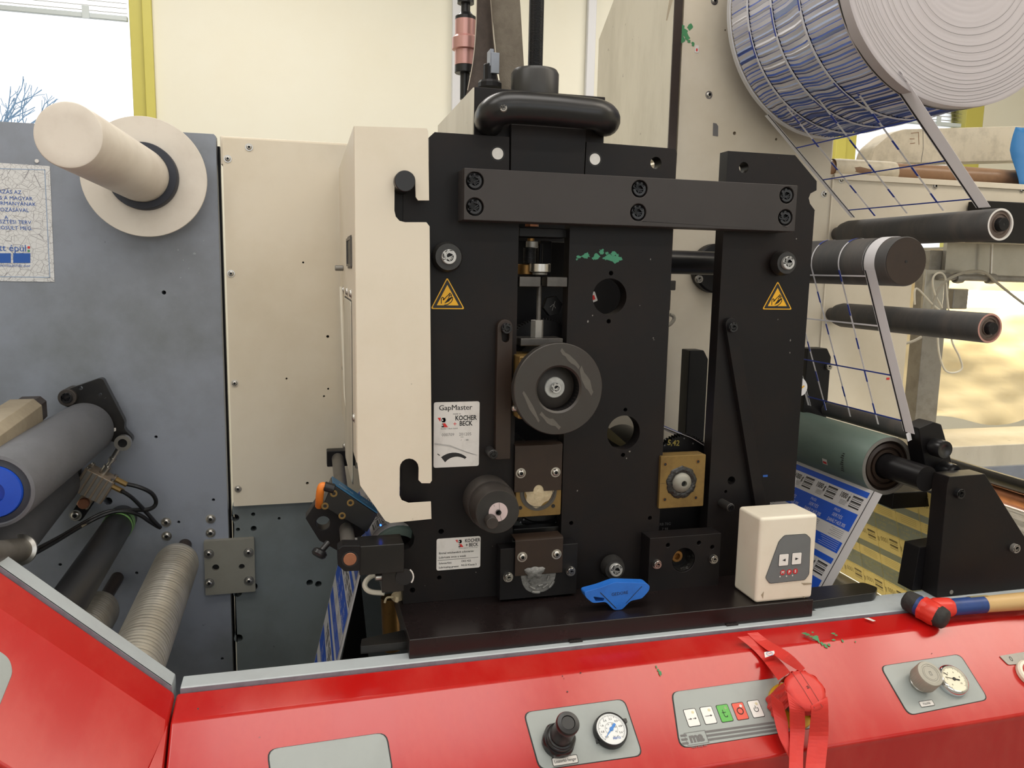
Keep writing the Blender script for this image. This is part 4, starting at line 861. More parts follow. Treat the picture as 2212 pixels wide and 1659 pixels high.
# ================================================================ register sensor on its bracket
T = thing('register_sensor', P(757, 1210, 1.24), 'blue topped register sensor on a black clamp with a thumb screw', 'sensor')
ys = 1.225
pts = [(730, 1187), (741, 1179), (779, 1179), (779, 1233), (745, 1235), (730, 1222)]
obj('rod_clamp', B().prism(XZ(pts, ys), -.03, 0, FY(ys)), 'black_dark', T, bev=.0012)
q = P(756, 1208, ys); obj('rod_end', B().cyl(RPX(14.5, ys), -.02, .0006, frame(q, (1, 0, 0), (0, 0, 1), (0, -1, 0)), 32, c=.0005), 'copper', T)
obj('clamp_bore', B().lathe([(RPX(18, ys), 0), (RPX(18, ys), .0005), (RPX(14.6, ys), .0005), (RPX(14.6, ys), 0)], frame(q, (1, 0, 0), (0, 0, 1), (0, -1, 0)), 32), 'socket_dark', T)
a = P(779, 1186, 1.235); c = P(873, 1236, 1.235); b = B().box(a.x-.002, c.x, 1.235, 1.285, c.z, a.z+.004); b.box(P(825, 1236, 1.24).x, P(873, 1236, 1.24).x, 1.24, 1.299, P(830, 1281, 1.24).z, c.z+.001)
obj('bracket_arm', b, 'black_oily', T, bev=.0012)
q = P(873, 1246, 1.239); obj('end_plug', B().cyl(RPX(19, 1.24), 0, .001, frame(q, (1, 0, 0), (0, 0, 1), (0, -1, 0)), 30), 'socket_dark', T)
b = B().tube([P(873+20*math.cos(math.radians(d)), 1246-20*math.sin(math.radians(d)), 1.2385) for d in (50, 35, 18, 0, -20, -38)], .0013, 6); obj('peeled_label', b, 'label_white', T)
p = P(821, 1246, 1.255); obj('side_bolt', B().rod(p+Vector((-.008, 0, 0)), p+Vector((.01, 0, 0)), .0065, 14, c=.001), 'steel', T)
ra = P(753, 1180, 1.24); rb = P(728, 990, 1.60); ra = P(756, 1208, 1.24)
e = P(729, 988, 1.68); obj('cross_rod', B().rod(ra, e, .0122, 28), 'grey_rod', T)
obj('rear_clamp', B().box(e.x-.022, e.x+.05, 1.672, 1.70, e.z-.018, e.z+.016), 'black_dark', T, bev=.002)
yk = 1.345
pts = [(660, 1120), (684, 1084), (700, 1092), (790, 1150), (777, 1162), (736, 1162), (731, 1191), (690, 1168)]
q = P(698, 1130, yk); b = B().prism(XZ(pts, yk), -.03, 0, FY(yk), [circ(q.x, q.z, RPX(15, yk), 22)]); obj('sensor_clamp', b, 'black_dark', T, bev=.0012)
pts = [(717, 1045), (815, 1111), (793, 1150), (697, 1094)]
ym = 1.315; SB = obj('sensor_body', B().prism(XZ(pts, ym), -.045, 0, FY(ym)), 'black_plastic', T, bev=.0015)
ya = XZ([(717, 1045), (815, 1111)], ym)
dd = (Vector(ya[1])-Vector(ya[0])); nn = Vector((-dd.y, dd.x)).normalized(); e0, e1 = Vector(ya[0])+nn*.0006, Vector(ya[1])+nn*.0006
TM = frame((e0.x, ym-.0, e0.y), (dd.x, 0, dd.y), (0, 1, 0), (nn.x, 0, nn.y))
b = B().prism(rect(.001, .001, dd.length-.001, .044), 0, .002, TM); obj('blue_top', b, 'sensor_blue', SB)
b = B(); b.mi = 0; b.text('REGISTER', .008, TM, dd.length*.3, .016, .0024, sx=.9); b.text('I.R.S.', .007, TM, dd.length*.72, .02, .0024)
obj('top_print', b, 'label_white', SB)
for px_, py_ in ((721, 1066), (702, 1093), (757, 1086), (739, 1114)):
    p = P(px_, py_, ym); obj('brass_insert', B().lathe([(.006, 0), (.006, .0012), (.0042, .0016), (.003, .0012), (.003, -.001)], frame(p, (1, 0, 0), (0, 0, 1), (0, -1, 0)), 18), 'brass', SB); obj('insert_hole', B().cyl(.003, 0, .0006, frame(p, (1, 0, 0), (0, 0, 1), (0, -1, 0)), 12), 'socket_dark', SB)
a_ = P(711, 1052, 1.30); b = B().rod(P(722, 1056, 1.30), P(700, 1050, 1.30), .008, 16, c=.001); obj('plug_collar', b, 'black_plastic', T)
b = B().tube(smooth([P(704, 1052, 1.30), P(696, 1050, 1.30), P(692, 1060, 1.30), P(690, 1078, 1.31), P(689, 1092, 1.33)]), .0065, 12); obj('orange_plug', b, 'orange_plug', T)
b = B().rod(P(709, 1172, 1.29), P(694, 1190, 1.28), .0055, 12); b.rod(P(694, 1188, 1.28), P(686, 1202, 1.275), .0125, 20, c=.003); obj('thumb_screw', b, 'black_plastic', T)
q = P(822, 1134, 1.29); obj('status_light', B().cyl(.0016, 0, .002, frame(q, (1, 0, 0), (0, 0, 1), (0, -1, 0)), 10), 'led_blue', T)
cable('loose_cable', [(845, 1235, 1.33), (815, 1240, 1.34), (795, 1250, 1.33), (788, 1266, 1.32), (800, 1278, 1.31), (830, 1281, 1.30)], .0045, 'cable_white', 'white cable loop hanging below the sensor bracket')
# roller with web at the left of the station
c = P(862, 1196, 1.335); rg = RPX(64, 1.33)
t = thing('infeed_roller', (c.x, 1.5, c.z-rg), 'green rubber roller carrying the printed web behind the sensor bracket', 'roller')
b = B().lathe([(rg*.62, .004), (rg*.66, .0), (rg*.9, 0), (rg, .004), (rg, .325), (0, .325)], frame((c.x, 1.335, c.z), (1, 0, 0), (0, 0, 1), (0, 1, 0)), 56); obj('roller_body', b, 'roller_green', t)
b = B().lathe([(rg*.62, .004), (rg*.6, .02), (rg*.3, .025), (0, .025)], frame((c.x, 1.335, c.z), (1, 0, 0), (0, 0, 1), (0, 1, 0)), 40); obj('roller_core', b, 'black_dark', t)
# ---------------------------------------------------------------- printed sheets: u runs across the web, v along it
class Sheet:
    def __init__(s, path, y0, y1):                       # path: (x, z) points along the web
        s.p = [Vector((a, c)) for a, c in path]; s.L = [0]
        for i in range(1, len(s.p)): s.L.append(s.L[-1]+(s.p[i]-s.p[i-1]).length)
        s.len = s.L[-1]; s.y0, s.y1 = y0, y1
    def at(s, u, v, h=0):                                # u in metres from the edge near the camera, v in metres down the path
        v = min(max(v, 0), s.len); i = 1
        while i < len(s.L)-1 and s.L[i] < v: i += 1
        a, b = s.p[i-1], s.p[i]; t = (v-s.L[i-1])/(s.L[i]-s.L[i-1]); q = a.lerp(b, t); d = (b-a).normalized(); n = Vector((-d.y, d.x))*s.side
        return Vector((q.x+n.x*h, s.y0+u, q.y+n.y*h))
    side = 1
    def body(s, name, m, parent):
        b = B(); b.strip([[s.at(0, v), s.at(s.y1-s.y0, v)] for v in s.L]); o = obj(name, b, m, parent, flip=False, ang=0)
        md = o.modifiers.new('th', 'SOLIDIFY'); md.thickness = .0004; md.offset = 0; return o
    def patch(s, b, u0, u1, v0, v1, h=.0005):
        vs = [v0]+[l for l in s.L if v0 < l < v1]+[v1]
        b.strip([[s.at(u0, v, h), s.at(u1, v, h)] for v in vs])
    def text(s, b, t, size, u, v, h=.0008, flip=False, **k):   # reads across the web, towards the camera
        o = s.at(u, v, h); d = (s.at(u, v+.002, h)-s.at(u, v-.002, h)).normalized(); ex = Vector((0, -1, 0)); ey = -d
        if flip: ex = -ex
        b.text(t, size, frame(o, ex, ey, ex.cross(ey)), **k)
    def barcode(s, b, u0, u1, v0, v1, n):
        for i in range(n):
            v = v0+(v1-v0)*(i+.1)/n; s.patch(b, u0, u1, v, v+(v1-v0)/n*(.28+.5*((i*7) % 3 == 0)), .0006)
def x_at(px, py, Y): return (P(px, py, Y).x, P(px, py, Y).z)
# blue web below the green roller
def blue_web(sh, parent, v_start, pitch, uw, n, u_off=0.0, name='web_sheet'):
    o = sh.body(name, 'print_white', parent)
    bl, bk, wt, gr = B(), B(), B(), B()
    for k in range(n):
        v = v_start+k*pitch
        if v > sh.len: break
        q = lambda f: v+f*pitch
        sh.patch(bl, .03, uw, max(q(-.06), 0.001), max(q(.02), .0012)); 
        sh.patch(bl, .03, uw, max(0, q(.27)), max(0.0002, q(.53))); sh.patch(bl, .03, uw, max(0, q(.70)), max(.0002, q(.86)))
        cw = .079
        for j in range(4):
            u = .03+cw*j+u_off
            if u+cw > uw+.02: break
            sh.barcode(bk, u+.006, u+.036, q(.05), q(.22), 7); b2 = bk
            sh.patch(bk, u+.036, u+.0365, q(.04), q(.22), .0006); sh.patch(bk, u+.044, u+.0445, q(.04), q(.2), .0006)
            sh.text(bk, '1000 g', .0165, u+.058, q(.10), sx=.72, bold=.02)
            for i in range(4): sh.patch(gr, u+.046, u+.066, q(.165+.018*i), q(.165+.018*i)+.0007, .0006)
            sh.text(wt, 'FRISS', .0085, u+.058, q(.325), h=.001, align='CENTER'); sh.text(wt, 'SERTÉS', .0102, u+.050, q(.40), h=.001, shear=.15); sh.text(wt, 'DARÁLT HÚS 30%', .0108, u+.044, q(.485), h=.001, sx=.66, bold=.01, shear=.15)
            for i in range(5): sh.patch(gr, u+.01, u+.05-.006*(i % 2), q(.56+.025*i), q(.56+.025*i)+.0007, .0006)
            for i in range(5): sh.patch(wt, u+.006, u+.066-.005*(i % 3), q(.72+.027*i), q(.72+.027*i)+.0006, .001)
    sh.patch(bk, .0215, .0235, 0, sh.len, .0006)
    obj('blue_bands', bl, 'print_blue', o, flip=False); obj('black_print', bk, 'ink_black', o, flip=False); obj('white_print', wt, 'print_white', o, flip=False); obj('grey_print', gr, 'ink_grey', o, flip=False); return o
# ================================================================ right-hand rollers
def cant_roller(name, label, c, Yf, Yb, r, m, ends, taper=True):
    t = thing(name, (c.x, Yf, c.z-r), label, 'roller')
    L_ = Yb-Yf; F_ = frame((c.x, Yf, c.z), (1, 0, 0), (0, 0, 1), (0, 1, 0))
    pr = [(r*.86, .002), (r*.97, 0), (r, .002), (r, L_-.05)] + ([(r*.86, L_-.03), (r*.55, L_-.03), (r*.55, L_), (0, L_)] if taper else [(r, L_), (0, L_)])
    obj('roller_body', B().lathe(pr, F_, 48), m, t); ends(t, F_, r); return t
def end_bearing(ringm):
    def f(t, F_, r):
        obj('end_ring', B().lathe([(r*.98, -.0006), (r*.86, -.0006), (r*.86, .006)], F_, 48), ringm, t)
        obj('bearing_race', B().lathe([(r*.86, .003), (r*.66, .001), (r*.62, .004), (r*.5, .004), (r*.48, .001), (r*.44, .001), (r*.43, .006)], F_, 40), 'race_brown', t)
        s_ = obj('shaft_end', B().lathe([(r*.42, .01), (r*.42, -.007), (r*.38, -.009), (r*.08, -.009), (r*.08, -.004), (0, -.004)], F_, 32), 'black_dark', t)
        obj('centre_hole', B().cyl(r*.075, -.0088, -.006, F_, 12), 'socket_dark', s_)
    return f
def end_plain(t, F_, r):
    obj('end_face', B().lathe([(r*.96, -.0006), (0, -.0006)], F_, 40), 'brown_plate', t); obj('centre_hole', B().cyl(r*.06, -.0012, 0, F_, 12), 'socket_dark', t)
c1 = P(2161, 485, 1.265); r1 = RPX(39, 1.265)*1.06
cant_roller('idler_roller', 'black rubber idler roller with white ringed end, topmost of the three on the right', c1, 1.265, 1.752, r1, 'rubber_black', end_bearing('label_white'))['group'] = 'black idler rollers on the right'
c2 = P(1957, 565, 1.22); r2 = .0444
cant_roller('turning_roller', 'fat black turning roller with plain brown end face under the top idler', c2, 1.22, 1.752, r2, 'rubber_black', end_plain, False)
c3 = P(2138, 709, 1.265); r3 = RPX(37, 1.265)*1.06
cant_roller('idler_roller', 'black rubber idler roller with copper ringed end, lowest of the three on the right', c3, 1.265, 1.752, r3, 'rubber_black', end_bearing('pink_anodised'))['group'] = 'black idler rollers on the right'
# round bar in the slot
p = P(1490, 568, 1.5); t = thing('round_bar', (p.x, 1.5, p.z-.024), 'dark round tie bar with flange, seen through the right slot', 'bar')
rb_ = RPX(27, 1.5)
obj('bar', B().rod((P(1440, 566, 1.5).x, 1.5, p.z+.001), (P(1575, 569, 1.5).x, 1.5, p.z), rb_, 28), 'black_plastic', t)
q = P(1560, 580, 1.7); obj('flange', B().cyl(RPX(58, 1.7), 0, .03, frame((q.x, 1.75, q.z), (1, 0, 0), (0, 0, 1), (0, -1, 0)), 40, c=.004), 'black_dark', t); screw('cap', t, P(1508, 603, 1.71), .009, 'steel_dull')
p = P(1452, 640, 1.6); t = thing('cable_gland', p, 'small dark valve block with a grey cable behind the centre column', 'valve')
b = B().box(p.x-.02, p.x+.008, 1.6, 1.63, P(1452, 627, 1.6).z, P(1452, 606, 1.6).z); obj('valve_block', b, 'steel_dark', t, bev=.002)
b = B().box(p.x-.02, p.x+.0, 1.605, 1.63, P(1452, 672, 1.6).z, P(1452, 627, 1.6).z); obj('valve_stem', b, 'black_dark', t, bev=.003)
obj('gland_cable', B().tube(smooth([P(1448, 680, 1.6), P(1454, 682, 1.6), P(1456, 690, 1.6), P(1448, 700, 1.6), P(1440, 704, 1.6)]), .004, 10), 'cable_grey', t)
# the big green roller, its shaft and bracket
cg = P(1917, 1007, 1.32); rG = .0605
t = thing('impression_roller', (cg.x, 1.32, cg.z-rG), 'large green rubber roller with steel ringed end on a thick shaft', 'roller')
FG = frame((cg.x, 1.32, cg.z), (1, 0, 0), (0, 0, 1), (0, 1, 0))
obj('roller_body', B().lathe([(rG*.93, .0), (rG*.99, .0), (rG, .004), (rG, .43), (0, .43)], FG, 64), 'roller_green', t)
obj('steel_rim', B().lathe([(rG*.985, -.0005), (rG*.86, -.0005), (rG*.85, .006)], FG, 64), 'steel_dull', t)
obj('bearing_seat', B().lathe([(rG*.855, .004), (rG*.80, .010), (rG*.78, .010), (rG*.76, .004), (rG*.64, .002), (rG*.62, .008), (rG*.56, .008), (rG*.55, .003), (rG*.45, .003), (rG*.4, .01)], FG, 56), 'brown_plate', t)
# lubricant-free marks on the rubber
SHp = P(2070, 1052, 1.20)
obj('shaft', B().rod((cg.x+.002, 1.33, cg.z), (cg.x+.009, 1.2245, cg.z-.002), rG*.41, 36, c=.0), 'black_dark', t)
b = B(); th0 = math.radians(168)
for k, (yy, a_) in enumerate(((1.40, 158), (1.385, 176))):
    pass
def on_green(yy, a_, r=rG): return Vector((cg.x+r*math.cos(math.radians(a_)), yy, cg.z+r*math.sin(math.radians(a_))))
b = B().strip([[on_green(1.43, 190+k*4, rG+.0005), on_green(1.446, 190+k*4, rG+.0005)] for k in range(4)]); s = obj('small_sticker', b, 'label_white', t); obj('red_print', B().strip([[on_green(1.432, 195+k*2.5, rG+.0009), on_green(1.444, 195+k*2.5, rG+.0009)] for k in range(3)]), 'red_ink', s)
b = B()
for k in range(9): b.strip([[on_green(1.376, 165+k*4.4, rG+.0005), on_green(1.382+.002*(k % 3), 165+k*4.4, rG+.0005)], [on_green(1.376, 167+k*4.4, rG+.0005), on_green(1.382+.002*(k % 3), 167+k*4.4, rG+.0005)]])
obj('ink_ticks', b, 'ink_black', t)
t = thing('shaft_bracket', (1.3, 1.19, Zc(-.602)), 'black trapezoid side bracket holding the green roller shaft', 'bracket')
yb_ = 1.186
pts = XZ([(2023, 1292), (2037, 1046), (2052, 1030), (2128, 1024), (2212, 1157), (2330, 1335)], yb_)
pts[0] = (pts[0][0], Zc(-.602)); pts[1] = (pts[0][0]-.0005, pts[1][1]); pts.append((pts[-1][0], Zc(-.602)))
b = B().prism(pts, -.038, 0, FY(yb_)); BR = obj('bracket_plate', b, 'black_plate', t, bev=.0015)
screw('cap', t, P(2069, 1065, yb_), .0095, 'black_plastic'); screw('cap', t, P(2189, 1183, yb_), .009, 'steel_dull')
obj('small_plug', B().cyl(.0042, 0, .0006, frame(P(2055, 1279, yb_), (1, 0, 0), (0, 0, 1), (0, -1, 0)), 14), 'steel_dull', t)
a = P(1988, 1140, 1.24)
b = B().prism([(a.x-.02, Zc(-.602)), (a.x+.2, Zc(-.602)), (a.x+.2, Zc(-.5)), (a.x-.012, Zc(-.515))], -.04, 0, FY(1.2242)); obj('bracket_foot', b, 'black_dark', t, bev=.001)
# thin black nip bar with adjuster block
ca = P(1985, 938, 1.31); rA = .0172
t = thing('nip_bar', (ca.x, 1.31, ca.z-rA), 'thin black rubber bar above the green roller with a knurled adjuster block', 'bar')
obj('bar', B().rod((ca.x, 1.31, ca.z), (ca.x, 1.75, ca.z), rA, 28), 'rubber_black', t)
pts = XZ([(1984, 925), (2017, 911), (2034, 917), (2041, 941), (2060, 1012), (2060, 1040), (2005, 1040), (1998, 1003)], 1.27)
b = B().prism(pts, -.04, 0, FY(1.27)); obj('adjuster_block', b, 'black_dark', t, bev=.002)
knf = lambda a, h: 1+(.025*(1 if math.sin(36*a) > 0 else -1) if .004 < h < .024 else 0)
for px_, py_ in ((2042, 972), (2060, 1022)):
    q = P(px_, py_, 1.232); KM = frame(q, (1, 0, 0), (0, 0, 1), (0, 1, 0)); rk = RPX(24, 1.232)
    obj('knurled_knob', B().lathe([(0, .001), (rk*.45, .001), (rk*.5, .0), (rk*.95, 0), (rk, .003), (rk, .028), (rk*.9, .03), (rk*.5, .03), (rk*.5, .042), (0, .042)], KM, 144, knf), 'black_plastic', t, ang=50)
obj('paper_scrap', B().strip([[P(1957, 938, 1.29)+Vector((0, 0, .001)), P(1966, 934, 1.29)+Vector((0, 0, .002))], [P(1961, 954, 1.288), P(1970, 950, 1.288)]]), 'paper', t)
# far rods at the right
for nm, pa, pb, r, m, lb in (('guide_rod', P(2000, 990, 1.62), P(2212, 1052, 1.36), .016, 'black_oily', 'long black guide rod running back behind the bracket'), ('guide_rod', P(2130, 1055, 1.55), P(2250, 1098, 1.32), .02, 'copper', 'brownish metal rod under the black guide rod at the right edge')):
    d = (pb-pa); d.x = 0; d.z = 0; pe = Vector((pb.x, pb.y-.1, pb.z)); ps = Vector((pb.x, 1.75, pb.z))
    o = tag(obj(nm, B().rod(ps, pe, r, 24), m), lb, 'rod', 'guide rods at the right edge')
# ---------------- webs
wY0, wY1 = 1.28, 1.63
WBs = thing('printed_web', (1.05, 1.45, Zc(-.75)), 'blue and white printed label web hanging from the green roller', 'web')
e0 = x_at(1906, 1068, wY0); e1 = x_at(1790, 1278, wY0); dv = Vector((e1[0]-e0[0], e1[1]-e0[1])); e2 = (e1[0]+dv.x*.35, e1[1]+dv.y*.35)
thE = math.atan2(dv.y, dv.x); tangent = thE-math.pi/2
path = []
a_end = math.atan2(dv.y, dv.x)+math.pi/2
rw = rG+.0008
tp = Vector((cg.x+rw*math.cos(-.25), cg.z+rw*math.sin(-.25)))
path = [(cg.x+rw*math.cos(math.radians(a_)), cg.z+rw*math.sin(math.radians(a_))) for a_ in (-20, -30)]
sh = Sheet([e0, e1, e2], wY0, wY1); sh.side = -1
blue_web(sh, WBs, .016, .150, .335, 3)
# rounded tab of the web beside the column
q = Y0+.04
# yellow reverse side web behind
WK = thing('reverse_web', (1.28, 1.45, Zc(-.8)), 'khaki and slate reverse side of the label web behind the blue web', 'web')
g0 = x_at(1931, 1098, 1.45); g1 = x_at(1955, 1274, 1.45)
dv = Vector((g1[0]-g0[0], g1[1]-g0[1])); st = (g0[0]-dv.x*.35, g0[1]-dv.y*.35); en = (g1[0]+dv.x*.25, g1[1]+dv.y*.25)
sk = Sheet([st, en], 1.20, 1.70); sk.side = -1 if True else 1
o = sk.body('web_sheet', 'khaki', WK)
sl, ln, ik = B(), B(), B(); pit = .132
for k in range(3):
    v = .012+k*pit; q = lambda f: v+f*pit
    for f0, f1_ in ((-.02, .02),): sk.patch(ln, 0, .5, max(0, v-.0016), v+.0016, .0009)
    sk.patch(sl, 0, .5, q(.36), q(.49)); sk.patch(sl, 0, .5, q(.68), q(.985))
    for j in range(7):
        u = .025+.0735*j
        sk.barcode(ik, u+.008, u+.034, q(.08), q(.28), 6); sk.text(ik, '1000 g', .0165, u+.055, q(.16), sx=.8, flip=True)
        for i in range(4): sk.patch(ik, u+.012, u+.06, q(.52+.035*i), q(.52+.035*i)+.0006, .0007)
        sk.text(ln, 'DARÁLT HÚS 30%', .0115, u+.037, q(.76), sx=.75, flip=True, h=.001); sk.text(ln, 'SERTÉS', .0085, u+.05, q(.84), flip=True, h=.001); sk.text(ln, 'FRISS', .006, u+.05, q(.92), flip=True, h=.001)
for j in range(7): sk.patch(ln, .025+.0735*j-.0019, .025+.0735*j+.0019, 0, sk.len, .0009)
obj('slate_bands', sl, 'slate_print', o, flip=False); obj('pale_lines', ln, 'pale_line', o, flip=False); obj('dark_print', ik, 'khaki_ink', o, flip=False)
# dark machine beam above the reverse web
a = P(1900, 1062, 1.42); obj_ = tag(obj('cross_beam', B().box(1.18, 1.42, 1.34, 1.46, Zc(-.475), Zc(-.44)), 'black_dark', bev=.002), 'black cross beam under the shaft of the green roller', 'beam')
# silver roller under the web
c = P(1822, 1300, 1.40); t = thing('lower_silver_roller', (c.x, 1.3, c.z-.06), 'silver ridged roller low behind the black tray, right of the white box', 'roller')
obj('roller_body', B().rod((c.x, 1.27, c.z), (c.x, 1.72, c.z), .052, 40, c=.006), 'silver_roller', t); q = P(1848, 1250, 1.34); obj('yellow_mark', B().strip([[Vector((c.x+.053*math.cos(a_), 1.33, c.z+.053*math.sin(a_))), Vector((c.x+.053*math.cos(a_), 1.355, c.z+.053*math.sin(a_)))] for a_ in (.9, 1.1, 1.25)]), 'yellow_ring', t)
# web with gloss at the far right
WR = thing('printed_web', (1.5, 1.45, Zc(-.62)), 'glossy blue and white printed web sloping down at the far right', 'web')
e0 = x_at(2140, 1052, 1.45); e1 = x_at(2212, 1120, 1.45); e2 = x_at(2300, 1235, 1.45)
sr = Sheet([e0, e1, e2], 1.20, 1.66); blue_web(sr, WR, .0, .12, .44, 3)
# web going up to the station at the left, over the infeed roller and down
WL_ = thing('printed_web', (.06, 1.5, Zc(-.85)), 'striped blue and white web running steeply down at the left of the station', 'web')
ci = P(862, 1196, 1.335); rw = rg+.001
e1 = x_at(779, 1235, 1.34); e2 = x_at(733, 1425, 1.34); e3 = (e2[0]+(e2[0]-e1[0])*1.75, e2[1]+(e2[1]-e1[1])*1.75)
path = [(ci.x+rw*math.cos(math.radians(a_)), ci.z+rw*math.sin(math.radians(a_))) for a_ in range(70, 190, 12)]+[(ci.x+rw*math.cos(math.radians(190)), ci.z+rw*math.sin(math.radians(190))), e1, e2, e3]
up = (path[0][0]+.14, path[0][1]+.05)
path = [up]+path
sl_ = Sheet(path, 1.335, 1.66); sl_.side = -1
blue_web(sl_, WL_, .03, .150, .32, 5)
# web leaving upwards behind the guard
e0 = x_at(800, 1170, 1.40); 
path = [x_at(768, 985, 1.40), x_at(770, 1040, 1.40), x_at(790, 1110, 1.40), x_at(815, 1150, 1.40)]
WU = thing('printed_web', (.1, 1.5, Zc(-.45)), 'printed web with barcodes bending up behind the cream guard', 'web')
su = Sheet([x_at(775, 1000, 1.36), x_at(792, 1060, 1.36), x_at(815, 1110, 1.36), x_at(850, 1140, 1.36)], 1.345, 1.64); su.side = -1
blue_web(su, WU, .0, .150, .29, 2)
# web seen through the lower hole of the centre column
WT = thing('printed_web', (.66, 1.5, Zc(-.35)), 'printed web glimpsed through the lower round hole of the station', 'web')
st_ = Sheet([(.55, Zc(-.245)), (.72, Zc(-.31)), (.78, Zc(-.345))], 1.345, 1.60); st_.side = 1; blue_web(st_, WT, .0, .12, .24, 2)
obj('reverse_side', B().strip([[Vector((.56, 1.42, Zc(-.285))), Vector((.56, 1.60, Zc(-.285)))], [Vector((.72, 1.42, Zc(-.42))), Vector((.72, 1.60, Zc(-.42)))]]), 'khaki', WT)
# ---------------- stripped waste lattice between the paper roll and the rollers
RC_ = Vector((1.196, 0, Zc(.588))); RR = .268; rY0, rY1 = 1.285, 1.683
LT = thing('waste_lattice', (1.2, 1.45, Zc(-.35)), 'stripped label lattice of thin white and blue strips over the rollers', 'web')
def lattice(S0, S1, cols, crosses, vmax, light=False):
    """strips of a bilinear net: S0(v) the edge near the camera, S1(v) the far edge"""
    pt = lambda u, v: S0(v).lerp(S1(v), u)
    def off(u, v, e):
        n_ = (S0(min(1, v+.01))-S0(max(0, v-.01))).cross(S1(v)-S0(v)).normalized(); n_ = n_ if n_.x < 0 else -n_
        return pt(u, v)+n_*e
    def ribbon(name, m, u0, u1, v0, v1, n, par, e=0):
        b = B(); b.strip([[off(u0, v0+(v1-v0)*k/n, e), off(u1, v0+(v1-v0)*k/n, e)] for k in range(n+1)])
        o = obj(name, b, m, par, flip=False, ang=0); md = o.modifiers.new('th', 'SOLIDIFY'); md.thickness = .0004; md.offset = 0; return o
    a = ribbon('edge_strip', 'lattice_grey', 0, .088, 0, 1, 14, LT); ribbon('edge_line', 'ink_black', .072, .082, 0, 1, 14, a, .0006)
    a = ribbon('edge_strip', 'lattice_grey', .963, 1, 0, 1, 14, LT); ribbon('edge_line', 'ink_black', .966, .972, 0, 1, 14, a, .0006)
    for i, u in enumerate(cols):
        a = ribbon('long_strip', 'lattice_grey', u-.0065, u+.0065, 0, 1, 14, LT)
        for k in range(14):
            if (k+i) % 3 == 0: ribbon('blue_dash', 'lattice_blue', u-.0068, u+.0068, k/14, (k+1)/14, 1, a, .0005)
    for q_, v in enumerate(crosses): ribbon('cross_strip', 'lattice_grey' if light and q_ < 2 else 'lattice_blue', .08, .97, v, v+.0030/vmax, 1, LT, .0003)
nr0, nr1 = P(1945, 152, rY0), P(2140, 447, 1.27); fr0, fr1 = P(1652, 250, rY1), P(1838, 470, 1.60)
cols = [.30, .555, .80]
lattice(lambda v: nr0.lerp(nr1, v), lambda v: fr0.lerp(fr1, v), cols, (.32, .63, .925), (nr1-nr0).length)
# second span: turning roller down to the nip
f = lambda Y: P(1886, 597, Y).x
lo_, hi_ = 1.1, 1.6
for _ in range(40):
    m_ = (lo_+hi_)/2
    if f(m_) < c2.x-r2-.0012: lo_ = m_
    else: hi_ = m_
wn = lo_; n1_ = P(1976, 938, wn); rr_ = r2+.0012; dv_ = Vector((n1_.x-c2.x, n1_.z-c2.z)); aT = math.degrees(math.atan2(dv_.y, dv_.x)-math.acos(rr_/dv_.length)) % 360; n0_ = Vector((c2.x+rr_*math.cos(math.radians(aT)), wn, c2.z+rr_*math.sin(math.radians(aT)))); wf = wn+.335
cols2 = [.30, .555, .80]
lattice(lambda v: n0_.lerp(n1_, v), lambda v: Vector((n0_.x, wf, n0_.z)).lerp(Vector((n1_.x, wf, n1_.z)), v), cols2, (.03, .33, .635, .925), (n1_-n0_).length, True)
# strips wrapped around the turning roller
bw, bb, bk = B(), B(), B(); rr_ = r2+.0012
def onr(y, a_, r=rr_): return Vector((c2.x+r*math.cos(math.radians(a_)), y, c2.z+r*math.sin(math.radians(a_))))
AA = [60+(aT+1-60)*k/24 for k in range(25)]
def wrap(b, y0, y1, A=AA, r=rr_): b.strip([[onr(y0, a_, r), onr(y1, a_, r)] for a_ in A])
wrap(bw, wn, wn+.033); wrap(bk, wn+.028, wn+.0315, r=rr_+.0006); wrap(bw, wf-.012, wf)
for i, u in enumerate(cols2):
    y_ = wn+.335*u; wrap(bw, y_-.0022, y_+.0022); wrap(bb, y_-.0022, y_+.0022, AA[6+i:12+i], rr_+.0004)
o = obj('wrapped_strips', bw, 'lattice_grey', LT, flip=False); o['kind'] = 'stuff'; obj('blue_strips', bb, 'lattice_blue', o, flip=False); obj('edge_line', bk, 'ink_black', o, flip=False)
# rounded white tab of the lattice beside the column
q = P(1733, 836, 1.36); b = B().prism(XZ(rnd([(1700, 815), (1735, 815), (1746, 835), (1736, 856), (1700, 852)], 10), 1.36), 0, .0006, FY(1.36)); o = obj('white_tab', b, 'paper', LT); b = B().line(XZ([(1729, 840), (1737, 834)], 1.359), .003, FY(1.359)); obj('yellow_dash', b, 'warn_yellow', o)
q = P(1712, 1040, 1.36); b = B().prism(XZ(rnd([(1690, 1022), (1712, 1022), (1720, 1030), (1716, 1058), (1690, 1058)], 6), 1.36), 0, .0006, FY(1.36)); o = obj('web_tab', b, 'print_white', WBs); obj('tab_band', B().flat(XZ([(1690, 1042), (1717, 1044), (1716, 1058), (1690, 1058)], 1.359), FY(1.359)), 'print_blue', o)
